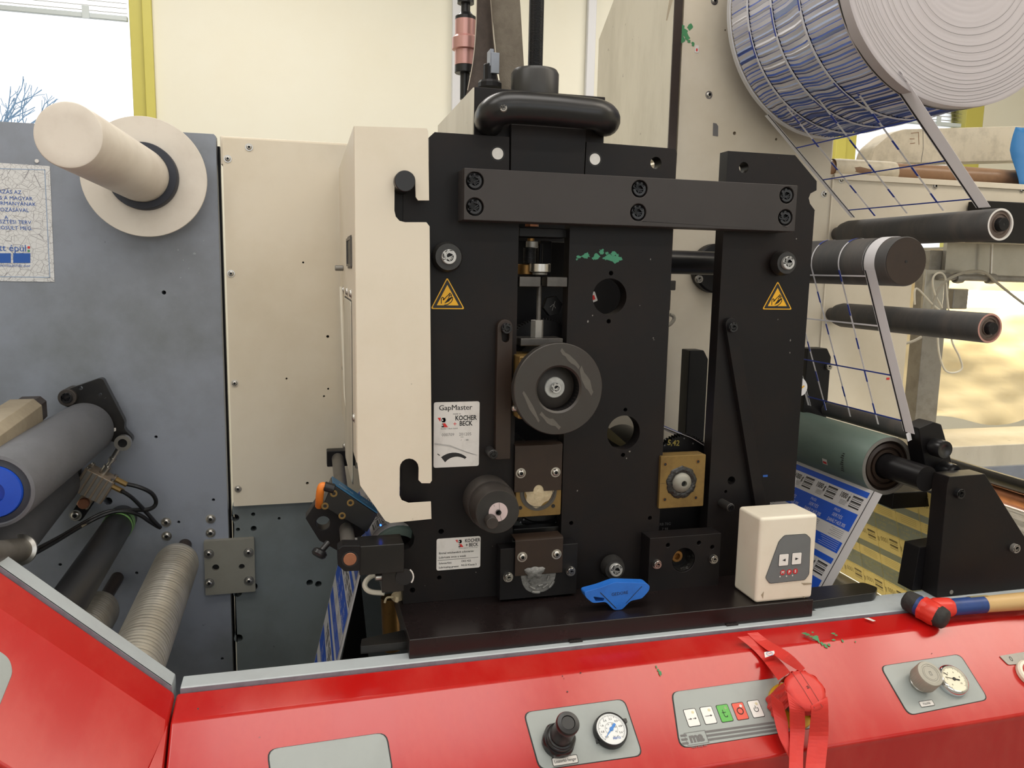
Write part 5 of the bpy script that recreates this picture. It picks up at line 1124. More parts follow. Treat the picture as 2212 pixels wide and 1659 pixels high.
# ---------------- the big waste roll
RO = thing('waste_roll', (RC_.x, 1.48, RC_.z-RR), 'huge wound roll of stripped label waste at the upper right', 'roll')
RM = frame((RC_.x, rY0, RC_.z), (1, 0, 0), (0, 0, 1), (0, 1, 0)); Wd = rY1-rY0
def nz(x, s): 
    i = math.floor(x); f_ = x-i; h_ = lambda k: (math.sin(k*127.1+s*311.7)*43758.5453) % 1
    f_ = f_*f_*(3-2*f_); return h_(i)*(1-f_)+h_(i+1)*f_
b = B(); bm = b.bm; NB, NA = 330, 20; edges = []
rngs = random.Random(3)
acol = [0, .30, .555, .80, 1.0]
angs = []; a_ = 0; mseq = []
while a_ < 360:
    for st_, m_ in ((rngs.uniform(1.0, 1.9), 0), (rngs.uniform(.3, .9), rngs.choice((1, 1, 1, 3))), (rngs.uniform(.7, 1.3), 0), (rngs.uniform(.2, .4), rngs.choice((2, 1, 2)))):
        angs.append(a_); mseq.append(m_); a_ += st_
for c_ in range(4):
    y0_, y1_ = .033+(Wd-.045)*acol[c_]+.002, .033+(Wd-.045)*acol[c_+1]-.002
    pv = None
    for i, a_ in enumerate(angs):
        ring = []
        for k in range(7):
            yy = y0_+(y1_-y0_)*k/6
            jit = (nz(k*.35+c_*7+a_*.035, 3)-.5)*2.2+(nz(a_*.3, c_)-.5)*.3
            rad = RR-.002-(.0022*(i % 2))+(nz(a_*.9+k*.2, 9+c_)-.5)*.0022
            A = math.radians(a_+jit); ring.append(bm.verts.new(RM @ Vector((rad*math.cos(A), rad*math.sin(A), yy))))
        if pv:
            mi = mseq[i-1] if rngs.random() < .85 else rngs.choice((0, 1, 3))
            for k in range(6):
                fc = bm.faces.new((pv[k], pv[k+1], ring[k+1], ring[k])); fc.material_index = mi
        pv = ring
o = obj('wound_layers', b, ('roll_white', 'roll_blue', 'roll_dark', 'roll_mid'), RO, ang=25); o['kind'] = 'stuff'
obj('roll_core_mass', B().lathe([(0, .004), (RR-.006, .004), (RR-.0085, .03), (RR-.0085, Wd-.01), (0, Wd-.01)], RM, 96), 'roll_dark', RO)
# front face with the edges of the layers
pr = [(RR, .034), (RR+.001, .02), (RR+.0005, .004)]; k = 0; r_ = RR
while r_ > .03:
    k += 1; r_ -= rngs.uniform(.0016, .0034); pr.append((r_, .0028+rngs.uniform(-.0002, .0002)))
pr.append((0, .004))
b = B().lathe(pr, RM, 120, lambda a, h: 1+.0035*math.sin(5*a+.7)+.002*math.sin(9*a)); obj('layer_edges', b, 'roll_paper', RO, ang=18)
b = B()
for r_ in (.259, .254, .247, .239, .234, .226, .219, .207, .195, .186, .172, .16, .141, .128):
    b.strip([[RM @ Vector((r_*(1+.006*math.sin(5*t_+r_*40))*math.cos(t_), r_*(1+.006*math.sin(5*t_+r_*40))*math.sin(t_), .0008)), RM @ Vector(((r_+.0005)*(1+.006*math.sin(5*t_+r_*40))*math.cos(t_), (r_+.0009)*(1+.006*math.sin(5*t_+r_*40))*math.sin(t_), .0008))] for t_ in [math.radians(150+4*i) for i in range(60)]])
obj('layer_gaps', b, 'ink_grey', RO)
b = B().lathe([(RR+.0004, .0275), (RR+.0012, .0275), (RR+.0012, .0305), (RR+.0004, .0305)], RM, 120); obj('edge_line', b, 'ink_black', RO)
for y_ in (Wd-.012,): obj('far_edge', B().lathe([(RR-.002, y_), (RR+.001, y_), (RR+.001, y_+.012), (RR-.002, y_+.012)], RM, 120), 'lattice_grey', RO)
bw, bb = B(), B()
for c_ in acol[1:4]:
    y_ = .033+(Wd-.045)*c_
    bw.lathe([(RR-.001, y_-.002), (RR+.0012, y_-.002), (RR+.0012, y_+.002), (RR-.001, y_+.002)], RM, 120)
    for k in range(24):
        if k % 3 == 0: bb.strip([[RM @ Vector(((RR+.0017)*math.cos(t_), (RR+.0017)*math.sin(t_), y_-.0021)), RM @ Vector(((RR+.0017)*math.cos(t_), (RR+.0017)*math.sin(t_), y_+.0021))] for t_ in [math.radians(k*15+3*i+c_*20) for i in range(5)]])
obj('winding_strips', bw, 'lattice_grey', RO); obj('blue_strips', bb, 'lattice_blue', RO)
obj('roll_shaft', B().cyl(.03, -.02, .48, RM, 24), 'steel_dull', RO)
# ---------------- straps, air unit over the station
def rib(name, rows, m, par, th=.002, n=6):
    b = B()
    L0 = smooth([r_[0] for r_ in rows], n); L1 = smooth([r_[1] for r_ in rows], n); b.strip([[a, a.lerp(c, .33), a.lerp(c, .66), c] for a, c in zip(L0, L1)])
    o = obj(name, b, m, par, flip=False, ang=80); md = o.modifiers.new('th', 'SOLIDIFY'); md.thickness = th; md.offset = 0; return o
t = thing('lifting_strap', P(1070, 200, 1.56), 'worn brown webbing strap hanging behind the threaded spindle', 'strap')
Q = lambda a, c, y=1.56: P(a, c, y)
rib('dark_band', [[Q(1040, -760), Q(1078, -760)], [Q(1033, -300), Q(1072, -300)], [Q(1029, -40), Q(1068, -40)], [Q(1030, 0), Q(1064, 0)], [Q(1026, 80), Q(1066, 80)], [Q(1019, 150), Q(1072, 150)], [Q(1008, 200), Q(1082, 200)], [Q(1000, 230), Q(1085, 230)]], 'strap_dark', t)
rib('light_band', [[Q(1066, -760, 1.545), Q(1100, -760, 1.54)], [Q(1058, -300, 1.535), Q(1108, -300, 1.53)], [Q(1058, -40, 1.53), Q(1118, -40, 1.52)], [Q(1061, 0, 1.53), Q(1123, 0, 1.52)], [Q(1068, 80, 1.53), Q(1128, 80, 1.52)], [Q(1076, 150, 1.53), Q(1132, 150, 1.52)], [Q(1088, 230, 1.53), Q(1136, 230, 1.52)]], 'strap_light', t)
b = B()
for pl in ([(1030, -20), (1028, 60), (1022, 130), (1010, 195)], [(1060, 0), (1066, 80), (1072, 130)]): b.tube(smooth([Q(a, c, 1.555) for a, c in pl]), .0009, 6)
obj('stitched_edge', b, 'strap_edge', t)
q = P(1005, 100, 1.62); t = thing('air_damper', (q.x, 1.62, P(1005, 200, 1.62).z), 'pink anodised cylinder with black end caps beside the strap', 'cylinder')
zz = lambda y_: P(1005, y_, 1.62).z
AM = Matrix.Translation((q.x, 1.62, 0)); u_ = .94e-3
obj('lower_rod', B().cyl(.0095, zz(215), zz(158), AM), 'black_plastic', t); obj('end_cap', B().cyl(.0205, zz(159), zz(142), AM, c=.001), 'black_plastic', t)
obj('pink_body', B().lathe([(0, zz(142)), (.0205, zz(142)), (.0205, zz(110)), (.026, zz(108)), (.026, zz(84)), (.0205, zz(78)), (.0205, zz(44)), (0, zz(44))], AM, 36), 'pink_anodised', t)
obj('end_cap', B().lathe([(.0205, zz(44)), (.0205, zz(37)), (.014, zz(32)), (.012, zz(27)), (.009, zz(27)), (.009, zz(8)), (.0165, zz(8)), (.0165, zz(-30)), (.007, zz(-32)), (.007, zz(-720)), (0, zz(-720))], AM, 30), 'black_plastic', t)
b = B()
for k in range(4): q2 = P(985, 120+7*k, 1.6); b.line([(0, 0), (.004, .0)], .002, frame(q2, (1, 0, 0), (0, 0, 1), (0, -1, 0)))

q = P(1060, -760, 1.56); tag(obj('overhead_rail', B().box(.2, .86, 1.52, 1.66, q.z-.012, q.z+.03), 'black_dark', bev=.002), 'black overhead rail carrying the strap and the pink cylinder', 'rail')
# ================================================================ things on the grey panel at the left
def ring_frame(p): return frame(p, (1, 0, 0), (0, 0, 1), (0, -1, 0))
# poster
N_ = thing('paper_notice', P(50, 606, YW), 'crackle patterned white notice with blue Hungarian print on the grey panel', 'notice')
mp_ = FY(YW-.0004)
pts = XZ([(-60, 348), (108, 359), (118, 609), (-60, 606)], YW); o = obj('paper_sheet', B().prism(pts, 0, .0006, mp_), 'crackle_paper', N_)
b = B(); b.line(XZ([(-50, 363), (97, 367), (108, 599), (-50, 597)], YW), .0015, mp_, .0009, closed=True); obj('border_line', b, 'slate_print', o)
b = B()
for tx, px_, py_, s_ in (('BERUHÁZÁS AZ', 47, 416, .0098), ('EURÓPAI UNIÓ ÉS A MAGYAR', 71, 430, .0098), ('KÖZTÁRSASÁG KORMÁNYÁNAK', 78, 442, .0098), ('TÁRSFINANSZÍROZÁSÁVAL', 63, 455, .0098), ('ÚJ MAGYARORSZÁG FEJLESZTÉSI TERV', 68, 481, .0098), ('KERETÉBEN VALÓSULT MEG.', 71, 494, .0098), ('a haza itt épül', 58, 537, .018), ('EURÓPAI REGIONÁLIS FEJLESZTÉSI ALAP', 66, 575, .0052)):
    q = P(px_, py_, YW); b.text(tx, s_, mp_, q.x, q.z, .0011, align='RIGHT')
q = P(14, 470, YW); b.text('A', .0098, mp_, q.x, q.z, .0011)
for x0, x1_ in ((-40, 24), (29, 66)): b.flat(XZ([(x0, 547), (x1_, 547), (x1_, 568), (x0, 568)], YW), mp_, .0011)
obj('blue_print', b, 'ink_blue', o)
b = B(); b.flat(XZ([(60, 532), (65, 532), (65, 537), (60, 537)], YW), mp_, .0011); obj('red_dot', b, 'red_ink', o); b = B(); b.flat(XZ([(60, 540), (65, 540), (65, 544), (60, 544)], YW), mp_, .0011); obj('green_dot', b, 'paint_green_dark', o)
# white spool with flange
f0 = P(313, 383, 1.70); cap = P(147, 291, 1.335)
t = thing('core_spindle', f0+Vector((0, 0, -.11)), 'cream spindle with round flange and black collar sticking out of the grey panel', 'spindle')
SM, SL = axis_frame(f0, cap)
obj('flange', B().lathe([(0, -.012), (.112, -.012), (.1128, -.0105), (.1128, -.0068), (.112, -.006), (0, -.006)], ring_frame(f0+Vector((0, -.012, 0))), 72), 'spool_cream', t)
obj('flange_hub', B().cyl(.05, -.05, -.004, ring_frame(f0), 30), 'steel_dark', t)
obj('black_collar', B().lathe([(.05, 0), (.062, 0), (.0632, .0015), (.0632, .018), (.062, .02), (.05, .02)], SM, 56), 'navy_ring', t)
obj('inner_tube', B().lathe([(.0492, .0), (.0492, .05)], SM, 56), 'spool_cream', t)
obj('outer_tube', B().lathe([(.049, .034), (.0505, .035), (.0495, SL*.6), (.0488, SL-.004), (.0475, SL-.001), (.045, SL), (.03, SL-.0006), (0, SL-.001)], SM, 64), 'spool_cream', t)
# grey rubber roller with blue core
ra, rb2 = P(-15, 1063, 1.21), P(187, 925, 1.70); d_ = (rb2-ra).normalized()
t = thing('grey_nip_roller', ra, 'thick grey rubber roller with blue core at the left edge', 'roller')
AM_, AL = axis_frame(ra, rb2); r_ = .052
obj('roller_body', B().lathe([(r_*.86, .004), (r_*.9, 0), (r_*.985, .002), (r_, .008), (r_, AL-.012), (r_*.93, AL-.003), (r_*.8, AL), (0, AL)], AM_, 56), 'roller_grey', t)
obj('dark_ring', B().lathe([(r_*.87, .003), (r_*.72, .001), (r_*.70, .006)], AM_, 48), 'navy_ring', t); obj('blue_core', B().lathe([(r_*.71, .002), (r_*.68, -.002), (r_*.3, -.004), (r_*.28, .01), (0, .01)], AM_, 48), 'blue_core', t)
obj('back_hub', B().rod(rb2, rb2+d_*.035, r_*.75, 36), 'steel_dark', t)
ra, rb2 = P(-80, 1252, 1.21), P(112, 1040, 1.66)
t = thing('dark_nip_roller', ra, 'dark grey rubber roller tucked under the grey roller', 'roller'); AM_, AL = axis_frame(ra, rb2)
obj('roller_body', B().lathe([(0, 0), (.05, 0), (.05, AL-.006), (.046, AL), (0, AL)], AM_, 48), 'roller_grey_dark', t); obj('back_hub', B().rod(rb2, Vector((rb2.x, 1.75, rb2.z)), .03, 24), 'steel_dark', t)
# chrome ringed shaft
ra = P(34, 1196, 1.20); t = thing('ringed_shaft', ra, 'dark shaft with chrome ring just behind the left trim', 'shaft'); rb2 = P(-10, 1150, 1.18)
AM_, AL = axis_frame(P(44, 1188, 1.3), P(-6, 1196, 1.2)); obj('shaft_body', B().cyl(.018, -.004, AL+.05, AM_), 'grey_rod', t); obj('chrome_ring', B().lathe([(.018, 0), (.0235, 0), (.0235, .006), (.018, .008)], AM_, 32), 'steel', t)
# square beam above
p0, p1 = P(50, 899, 1.52), P(-90, 1000, 1.20)
t = thing('square_beam', p0, 'beige square beam with a dark clamp end at the left edge', 'beam'); AM_, AL = axis_frame(p0, p1)
b = B().prism(rnd([(-.03, -.035), (.03, -.035), (.03, .03), (-.03, .03)], .012, 1), 0, AL, AM_); obj('beam_body', b, 'beige_beam', t, bev=.001)
b = B().prism(rnd([(-.021, -.02), (.026, -.02), (.026, .026), (-.021, .026)], .009, 1), -.05, 0, AM_); e_ = obj('clamp_end', b, 'brown_plate', t, bev=.001)
obj('end_bolt', B().rod(p0+Vector((.018, .02, -.02)), p0+Vector((.036, .02, -.024)), .006, 14, c=.001), 'steel', t)
# pivot arm plate
pts = XZ([(134, 850), (140, 843), (206, 820), (214, 817), (222, 819), (270, 912), (267, 926), (287, 946), (284, 958), (276, 963), (228, 950), (165, 880), (139, 879), (132, 862)], 1.70)
PA = thing('pivot_arm', P(210, 950, 1.715), 'black pivot arm plate behind the grey roller with a large socket screw', 'bracket')
hl = [circ(P(a, c, 1.70).x, P(a, c, 1.70).z, r_, 14) for a, c, r_ in ((174, 838, .004), (216, 852, .0035))]
obj('arm_plate', B().prism(rnd(pts, .006, 2), -.02, 0, FY(1.70), hl), 'black_oily', PA, bev=.002)
q = P(147, 858, 1.70); obj('pivot_boss', B().cyl(.0165, -.045, .008, ring_frame(q), 36, c=.001), 'dial_grey', PA); screw('cap', PA, q+Vector((0, -.002, 0)), .0105, 'black_plastic')
q = P(247, 928, 1.699); obj('slot_plug', B().prism(rnd([(-.003, -.004), (.003, -.003), (.003, .004), (-.003, .003)], .002), 0, .001, ring_frame(q)), 'label_white', PA)
obj('arm_mount', B().cyl(.014, -.06, -.019, ring_frame(P(205, 900, 1.70)), 20), 'steel_dark', PA)
# pneumatic cylinder
yc = 1.685; CY_ = thing('air_cylinder', P(215, 1060, yc), 'small brownish pneumatic cylinder with rod eye linked to the pivot arm', 'cylinder')
E0 = P(266, 956, yc); E1 = P(166, 1112, yc); dr = (E1-E0).normalized(); sx_ = Vector((-dr.z, 0, dr.x)); CM = frame(E0, sx_, Vector((0, -1, 0)), dr)
L_ = (E1-E0).length
b = B().lathe([(.0085, -.006), (.0155, -.006), (.0155, .006), (.0085, .006), (.0085, -.006)], ring_frame(E0), 32); obj('rod_eye', b, 'steel', CY_); obj('eye_bolt', B().cyl(.0082, -.02, .003, ring_frame(E0), 20), 'black_dark', CY_)
obj('rod', B().lathe([(0, .013), (.0055, .013), (.0055, .036), (.0072, .036), (.0072, .044), (.0045, .044), (.0045, .055), (.0085, .055), (.0085, .076), (0, .076)], CM, 20), 'steel', CY_)
s0, s1 = .072, .122
b = B().prism(rnd([(-.032, -.024), (.028, -.024), (.028, .022), (-.032, .022)], .004), s0, s1, CM); cb = obj('cylinder_body', b, 'cylinder_alloy', CY_, bev=.0015)
b = B()
for k in range(5): b.prism(rect(-.026+.011*k, .0215, -.019+.011*k, .0245), s0+.001, s1-.001, CM)
obj('body_ribs', b, 'steel_dull', cb, bev=.0006)
b = B()
for ux, uy in ((-.026, -.018), (.022, -.018), (-.026, .016), (.022, .016)): b.cyl(.004, s0-.004, s0, CM @ Matrix.Translation((ux, uy, 0)), 12)
obj('tie_bolts', b, 'steel', cb)
b = B().prism([(-.012, -.006), (.012, -.006), (.012, .006), (-.012, .006)], s1, s1+.028, CM); obj('clevis', b, 'cylinder_alloy', CY_, bev=.003)
q = E0+dr*(s1+.016); obj('clevis_pin', B().cyl(.0105, 0, .012, ring_frame(q+Vector((0, -.004, 0))), 24, c=.001), 'copper', CY_)
ft = XZ([(183, 1063), (210, 1075), (176, 1125), (160, 1122), (152, 1112)], 1.70); obj('foot_link', B().prism(rnd(ft, .006, 2), -.012, .006, FY(1.70)), 'black_dark', CY_, bev=.001); screw('dome', CY_, P(163, 1113, 1.693), .0085, 'steel')
obj('foot_mount', B().cyl(.009, -.045, -.01, ring_frame(P(165, 1110, 1.70)), 16), 'steel_dark', CY_)
for px_, py_ in ((262, 1041), (254, 1056)):
    q = P(px_, py_, 1.67); obj('air_fitting', B().rod(q-sx_*.012*(1 if sx_.x > 0 else -1), q+sx_*.012*(1 if sx_.x > 0 else -1), .0055, 8, c=.001), 'brass', CY_)
cable('air_hose', [(270, 1045, 1.67), (300, 1052, 1.67), (328, 1066, 1.68), (337, 1086, 1.69), (322, 1100, 1.69), (280, 1102, 1.69), (232, 1106, 1.68), (190, 1125, 1.66), (130, 1160, 1.60), (55, 1199, 1.50), (30, 1212, 1.45)], .0042, 'cable_black', 'upper black air hose looping from the pneumatic cylinder', 'hose', 'black air hoses')
cable('air_hose', [(262, 1060, 1.66), (285, 1075, 1.67), (310, 1100, 1.69), (335, 1128, 1.70), (346, 1140, 1.71), (325, 1128, 1.70), (300, 1112, 1.69), (262, 1104, 1.675), (225, 1112, 1.665), (180, 1134, 1.645), (110, 1176, 1.56), (40, 1214, 1.46)], .0040, 'cable_black', 'lower black air hose doubling back beside the black roller', 'hose', 'black air hoses')
q = P(174, 1140, 1.64); tag(obj('cable_clip', B().prism([(-.012, -.006), (.008, .004), (.012, .007), (-.006, .004), (-.012, -.003)], 0, .004, ring_frame(q)), 'beige_beam'), 'small cream cable clip on the air hoses', 'clip')
# black roller with green tape
def grooved(b, pb, ax, r, m, t):
    for f in b.bm.faces:
        c_ = f.calc_center_median()-pb; h_ = c_.dot(ax); rr = (c_-ax*h_).length
        if .018 < h_ and r*.9 < rr < r-.0008: f.material_index = 1
    return obj('roller_body', b, (m, 'groove_dark'), t, ang=50)
def wall_roller(name, label, pb, pf, r, m, Yw=YW, shaft=None, prof=None):
    d_ = (pf-pb); t = thing(name, pf, label, 'roller'); AM_, AL = axis_frame(pb, pf)
    obj('roller_body', B().lathe(prof(AL, r) if prof else [(0, 0), (r*.9, 0), (r, .006), (r, AL-.004), (r*.95, AL), (0, AL)], AM_, 48), m, t, ang=50) if not prof else grooved(B().lathe(prof(AL, r), AM_, 48), pb, d_.normalized(), r, m, t)
    if shaft: obj('shaft', B().rod(pb, Vector((pb.x+.004, Yw, pb.z+.006)), shaft, 24), 'brown_plate', t)
    return t, AM_, AL
t, AM_, AL = wall_roller('black_rubber_roller', 'smooth black roller with green tape bands near the wall', P(266, 1118, 1.745), P(128, 1330, 1.20), .0275, 'cable_black')
b = B().lathe([(.0278, .036), (.0286, .037), (.0286, .056), (.0278, .057)], AM_, 40); obj('green_band', b, 'tape_green', t); b = B().lathe([(.0278, .067), (.0285, .068), (.0285, .076), (.0278, .077)], AM_, 40); obj('green_band', b, 'tape_green', t)
def ridges(pitch, depth):
    def f(AL, r):
        pr = [(0, 0), (r*.8, 0), (r*.95, .006), (r*.985, .016)]; z = .02; k = 0
        while z < AL-.01: pr += [(r-.0002*(k % 3), z), (r, z+pitch*.6), (r-depth, z+pitch*.74), (r-depth*.9, z+pitch*.86)]; z += pitch*(1+.12*math.sin(k*1.7)); k += 1
        return pr+[(r, AL), (0, AL)]
    return f
wall_roller('silver_ridged_roller', 'big silver roller with spiral ridges at the lower left', P(384, 1212, 1.67), P(281, 1466, 1.197), .0425, 'silver_roller', shaft=.0135, prof=ridges(.0105, .0013))
wall_roller('silver_roller', 'short silver roller half hidden under the black roller', P(212, 1318, 1.60), P(140, 1420, 1.25), .039, 'silver_roller', shaft=.0125, prof=ridges(.016, .0012))
# ---------------- lower interior left of the station
tag(obj('inner_plate', B().prism(XZ([(778, 1236), (800, 1236), (862, 1440), (735, 1440)], 1.69), -.012, 0, FY(1.69)), 'black_dark', bev=.001), 'dark inner plate behind the striped web', 'plate')
tag(obj('inner_cover', B().prism(XZ([(778, 1236), (845, 1236), (885, 1570), (812, 1570)], 1.60), -.012, 0, FY(1.60)), 'grey_low', bev=.001), 'grey inner cover below the sensor bracket', 'plate')
q0 = P(842, 1290, 1.40); q1 = P(862, 1400, 1.40)
t = thing('bronze_bush', q1, 'bronze coloured post smeared with grease left of the base plate', 'post')
obj('post_body', B().rod(q0, Vector((q0.x+.004, 1.40, q1.z)), .0165, 24), 'bronze', t)
b = B().lathe([(0, 0), (.008, .002), (.014, .008), (.011, .016), (.004, .02), (0, .021)], frame(P(862, 1302, 1.33), (1, 0, 0), (0, 1, 0), (0, 0, 1)), 18, lambda a, h: 1+.3*math.sin(3*a+h*90)); b.tube(smooth([P(858, 1292, 1.33), P(845, 1290, 1.33), P(835, 1292, 1.33), P(831, 1302, 1.33)]), .002, 6); obj('grease_blob', b, 'grease', t)
tag(obj('machine_bed', B().box(-1.0, 2.6, 1.30, 1.715, Zc(-1.0), Zc(-.955)), 'black_dark'), 'dark bed plate deep between console and panels', 'plate')
# ================================================================ red console
TH = math.radians(37); t10 = math.radians(10)
SKW, SKZ = .0108, .0018
HO = Vector((0, 1.0905, Zc(-.6163))); hx, hy = Vector((1, SKW, SKZ)).normalized(), Vector((0, math.cos(TH), math.sin(TH))); hz = hx.cross(hy).normalized(); hy = hz.cross(hx)
HF = frame(HO, hx, hy, hz)
def hp(px, py, h=0):
    q = PP(px, py, HO+hz*h, hz)-HO; return (q.x, q.dot(hy))
def HP(l, h=0): return [hp(a, c, h) for a, c in l]
XS = -.181
CN = thing('red_console', (.5, 1.05, 0), 'long red painted operator console in front of the die station', 'console')
fold = HO-hy*.167
def skew(b):                                    # the sloping hood runs very slightly askew to the press
    for v in b.bm.verts:
        if v.co.y < 1.12: v.co.y += SKW*v.co.x; v.co.z += SKZ*v.co.x if v.co.z > .5 else 0
        elif v.co.z > 0.9: v.co.z -= .0055*max(0, min(1, (.9-v.co.x)/1.08))
    return b
prof = [(1.1515, Zc(-.603)), (HO.y, HO.z), (fold.y, fold.z), (fold.y+.004, fold.z-.012), (fold.y+.012, .15), (1.1515, .15)]
YZ = frame((0, 0, 0), (0, 1, 0), (0, 0, 1), (1, 0, 0))
b = B().prism(prof, XS+.0012, 2.3, YZ)
body = obj('console_shell', skew(b), 'red_paint', CN, bev=.0045, segs=3)
pf = [(1.1545, Zc(-.6125)), (1.153, Zc(-.604)), (1.155, Zc(-.6022)), (1.187, Zc(-.6022)), (1.19, Zc(-.606)), (1.19, .2), (1.156, .2)]
b = B().prism(pf, XS+.006, 2.3, YZ); obj('top_trim', b, 'grey_trim', CN, bev=.0012)
b = B().box(XS+.006, 2.3, 1.1520, 1.1532, Zc(-.6120), Zc(-.6035)); obj('trim_edge', b, 'grey_trim_edge', CN)
b = B().prism([(.9, Zc(-.6024)), (2.3, Zc(-.6024)), (2.3, Zc(-.609)), (.9, Zc(-.609))], -1.222, -1.186, frame((0, 0, 0), (1, 0, 0), (0, 0, 1), (0, -1, 0))); obj('rear_ledge', b, 'grey_trim', CN, bev=.0008)
# left console section, rising to the left
CL = thing('left_console', (-.45, 1.05, 0), 'red console section rising to the left with grey trim', 'console')
KK = .955
def sheared(b):
    for v in b.bm.verts:
        if v.co.x < XS: v.co.z += KK*(XS-v.co.x)
    return b
profL = [(1.1515, Zc(-.603)), (HO.y, HO.z), (fold.y, fold.z), (fold.y+.004, fold.z-.012), (fold.y+.012, .15), (1.1515, .15)]
b = B().prism(profL, -1.2, XS-.0012, YZ); obj('console_shell', sheared(skew(b)), 'red_paint', CL, bev=.0045, segs=3)
b = B().prism(pf, -1.2, XS-.005, YZ); obj('top_trim', sheared(b), 'grey_trim', CL, bev=.0012)
b = B().box(-1.2, XS-.005, 1.1520, 1.1532, Zc(-.6120), Zc(-.6035)); obj('trim_edge', sheared(b), 'grey_trim_edge', CL)
sn = (Vector((1, 0, -KK))).cross(hy).normalized()
if sn.z < 0: sn = -sn
ql = PP(10, 1443, HO+Vector((XS, 0, 0)), sn)-HO; lx = ql.x; ly = ql.dot(hy)-0
lyy = ql.y/math.cos(TH)
b = B(); LF = HF
b.prism(rnd([(lx-.25, lyy-.05), (lx+.002, lyy-.05), (lx+.008, lyy+.005), (lx+.002, lyy+.018), (lx-.25, lyy+.018)], .012), 0, .0012, LF); sheared(b); obj('inset_panel', b, 'grey_inset', CL)
pts3 = [HF @ Vector((XS-.002, -.004, .0005)), HF @ Vector((XS-.0225, -.085, .0005+KK*.0215)), HF @ Vector((XS-.030, -.168, .0005+KK*.029)), HF @ Vector((XS-.0035, -.168, .0165)), HF @ Vector((XS-.003, -.085, .011))]
b = B(); f_ = b.bm.faces.new([b.bm.verts.new(p) for p in pts3]); obj('corner_flange', b, 'red_paint', CL)
# scuffs and flaked tape residue
def decal(name, m, spots, par, h=.0009):
    b = B()
    for px, py, r, e in spots:
        u, v = hp(px, py); b.flat(blob(u, v, r/(1050 if 'green' in m else 1650), 11, .6, e), HF, h+random.random()*.0003)
    return obj(name, b, m, par)
decal('green_residue', 'paint_green_dark', [(1768, 1385, 6, .5), (1762, 1379, 6, 1.6), (1775, 1391, 6, .7), (1783, 1396, 7, .6), (1790, 1394, 4, 1.2), (1819, 1385, 4, .7), (1417, 1441, 3, .7), (1421, 1448, 4, .7), (1425, 1455, 5, 1), (1800, 1369+14, 3, 1.4), (1847, 1387, 2, 1)], CN, .0012)
b = B()
def first(px, py, h=.001):
    n1 = Vector((0, -math.sin(t10), math.cos(t10))); o1 = Vector((0, 1.1515, Zc(-.603))); return PP(px, py, o1+n1*h, n1)
for px, py, r in ((1738, 1368, 5), (1745, 1371, 5), (1752, 1375, 4), (1756, 1366, 3), (1800, 1368, 4), (1806, 1372, 3)):
    p = first(px, py, .0022); F1 = frame(p, (1, 0, 0), (0, math.cos(t10), math.sin(t10)), (0, -math.sin(t10), math.cos(t10))); b.flat(blob(0, 0, r/1150, 9, .55, 1.5), F1)
obj('green_residue', b, 'paint_green_dark', CN)
p = first(1878, 1338, .0015); F1 = frame(p, (1, -.25, 0), (.25, math.cos(t10), math.sin(t10)), (0, -math.sin(t10), math.cos(t10))); b = B().flat([(-.008, .004), (.001, .005), (.010, -.004), (.004, -.006)], F1); obj('white_scrap', b, 'label_white', CN)
decal('dark_chips', 'ink_black', [(428, 1532, 3, 1), (1215, 1461, 2, 1), (1254, 1454, 3, 1), (1218, 1466, 2, .4), (1225, 1495, 2, 1.6), (1100, 1470, 1.6, 1), (2012, 1412, 2, 1)], CN)
# inset panels
def inset(name, pxs, r, par=CN, h=.0010):
    l = HP(pxs); o = obj(name, B().prism(rnd(l, r), .0002, h, HF), 'grey_inset', par)
    c = Vector((sum(a for a, _ in l)/len(l), sum(c_ for _, c_ in l)/len(l)))
    big = [tuple(c+(Vector(q)-c)*(1+.0022/max(.02, (Vector(q)-c).length))) for q in l]
    obj('panel_gap', B().prism(rnd(big, r), .0, .0004, HF), 'socket_dark', o); return o
bp_ = inset('blank_panel', [(578, 1620), (832, 1583), (846, 1675), (590, 1712)], [.014]*4)
# ---- pressure panel
gp = inset('pressure_panel', [(1132, 1540), (1346, 1511), (1385, 1632), (1165, 1663)], .012)
u, v = hp(1203, 1604); KB = HF @ Matrix.Translation((u, v, .001))
kb = obj('regulator_knob', B().lathe([(0, 0), (.0235, 0), (.024, .003), (.024, .012), (.0225, .015), (.021, .015), (.0205, .021), (.019, .022), (.0188, .024), (.0165, .025), (.0155, .058), (.0165, .060), (.0168, .066), (.0155, .069), (.010, .0695), (.009, .068), (0, .068)], KB, 48, lambda a, h: (1+.022*math.sin(12*a) if .026 < h < .058 else (1+.035*math.cos(6*a) if .001 < h < .0125 else 1))), 'black_plastic', gp)
u, v = hp(1219, 1644); lb_ = obj('name_strip', B().prism(rrect(-.0195, -.0055, .0185, .0055, .002), .001, .0022, HF @ Matrix.Translation((u, v, 0))), 'label_white', gp)
b = B().line(rrect(-.0195, -.0055, .0185, .0055, .002), .0008, HF @ Matrix.Translation((u, v, 0)), .0024, closed=True); b.text('Leszorító henger', .0062, HF @ Matrix.Translation((u, v, 0)), 0, 0, .0025, sx=.78); obj('strip_print', b, 'ink_black', lb_)
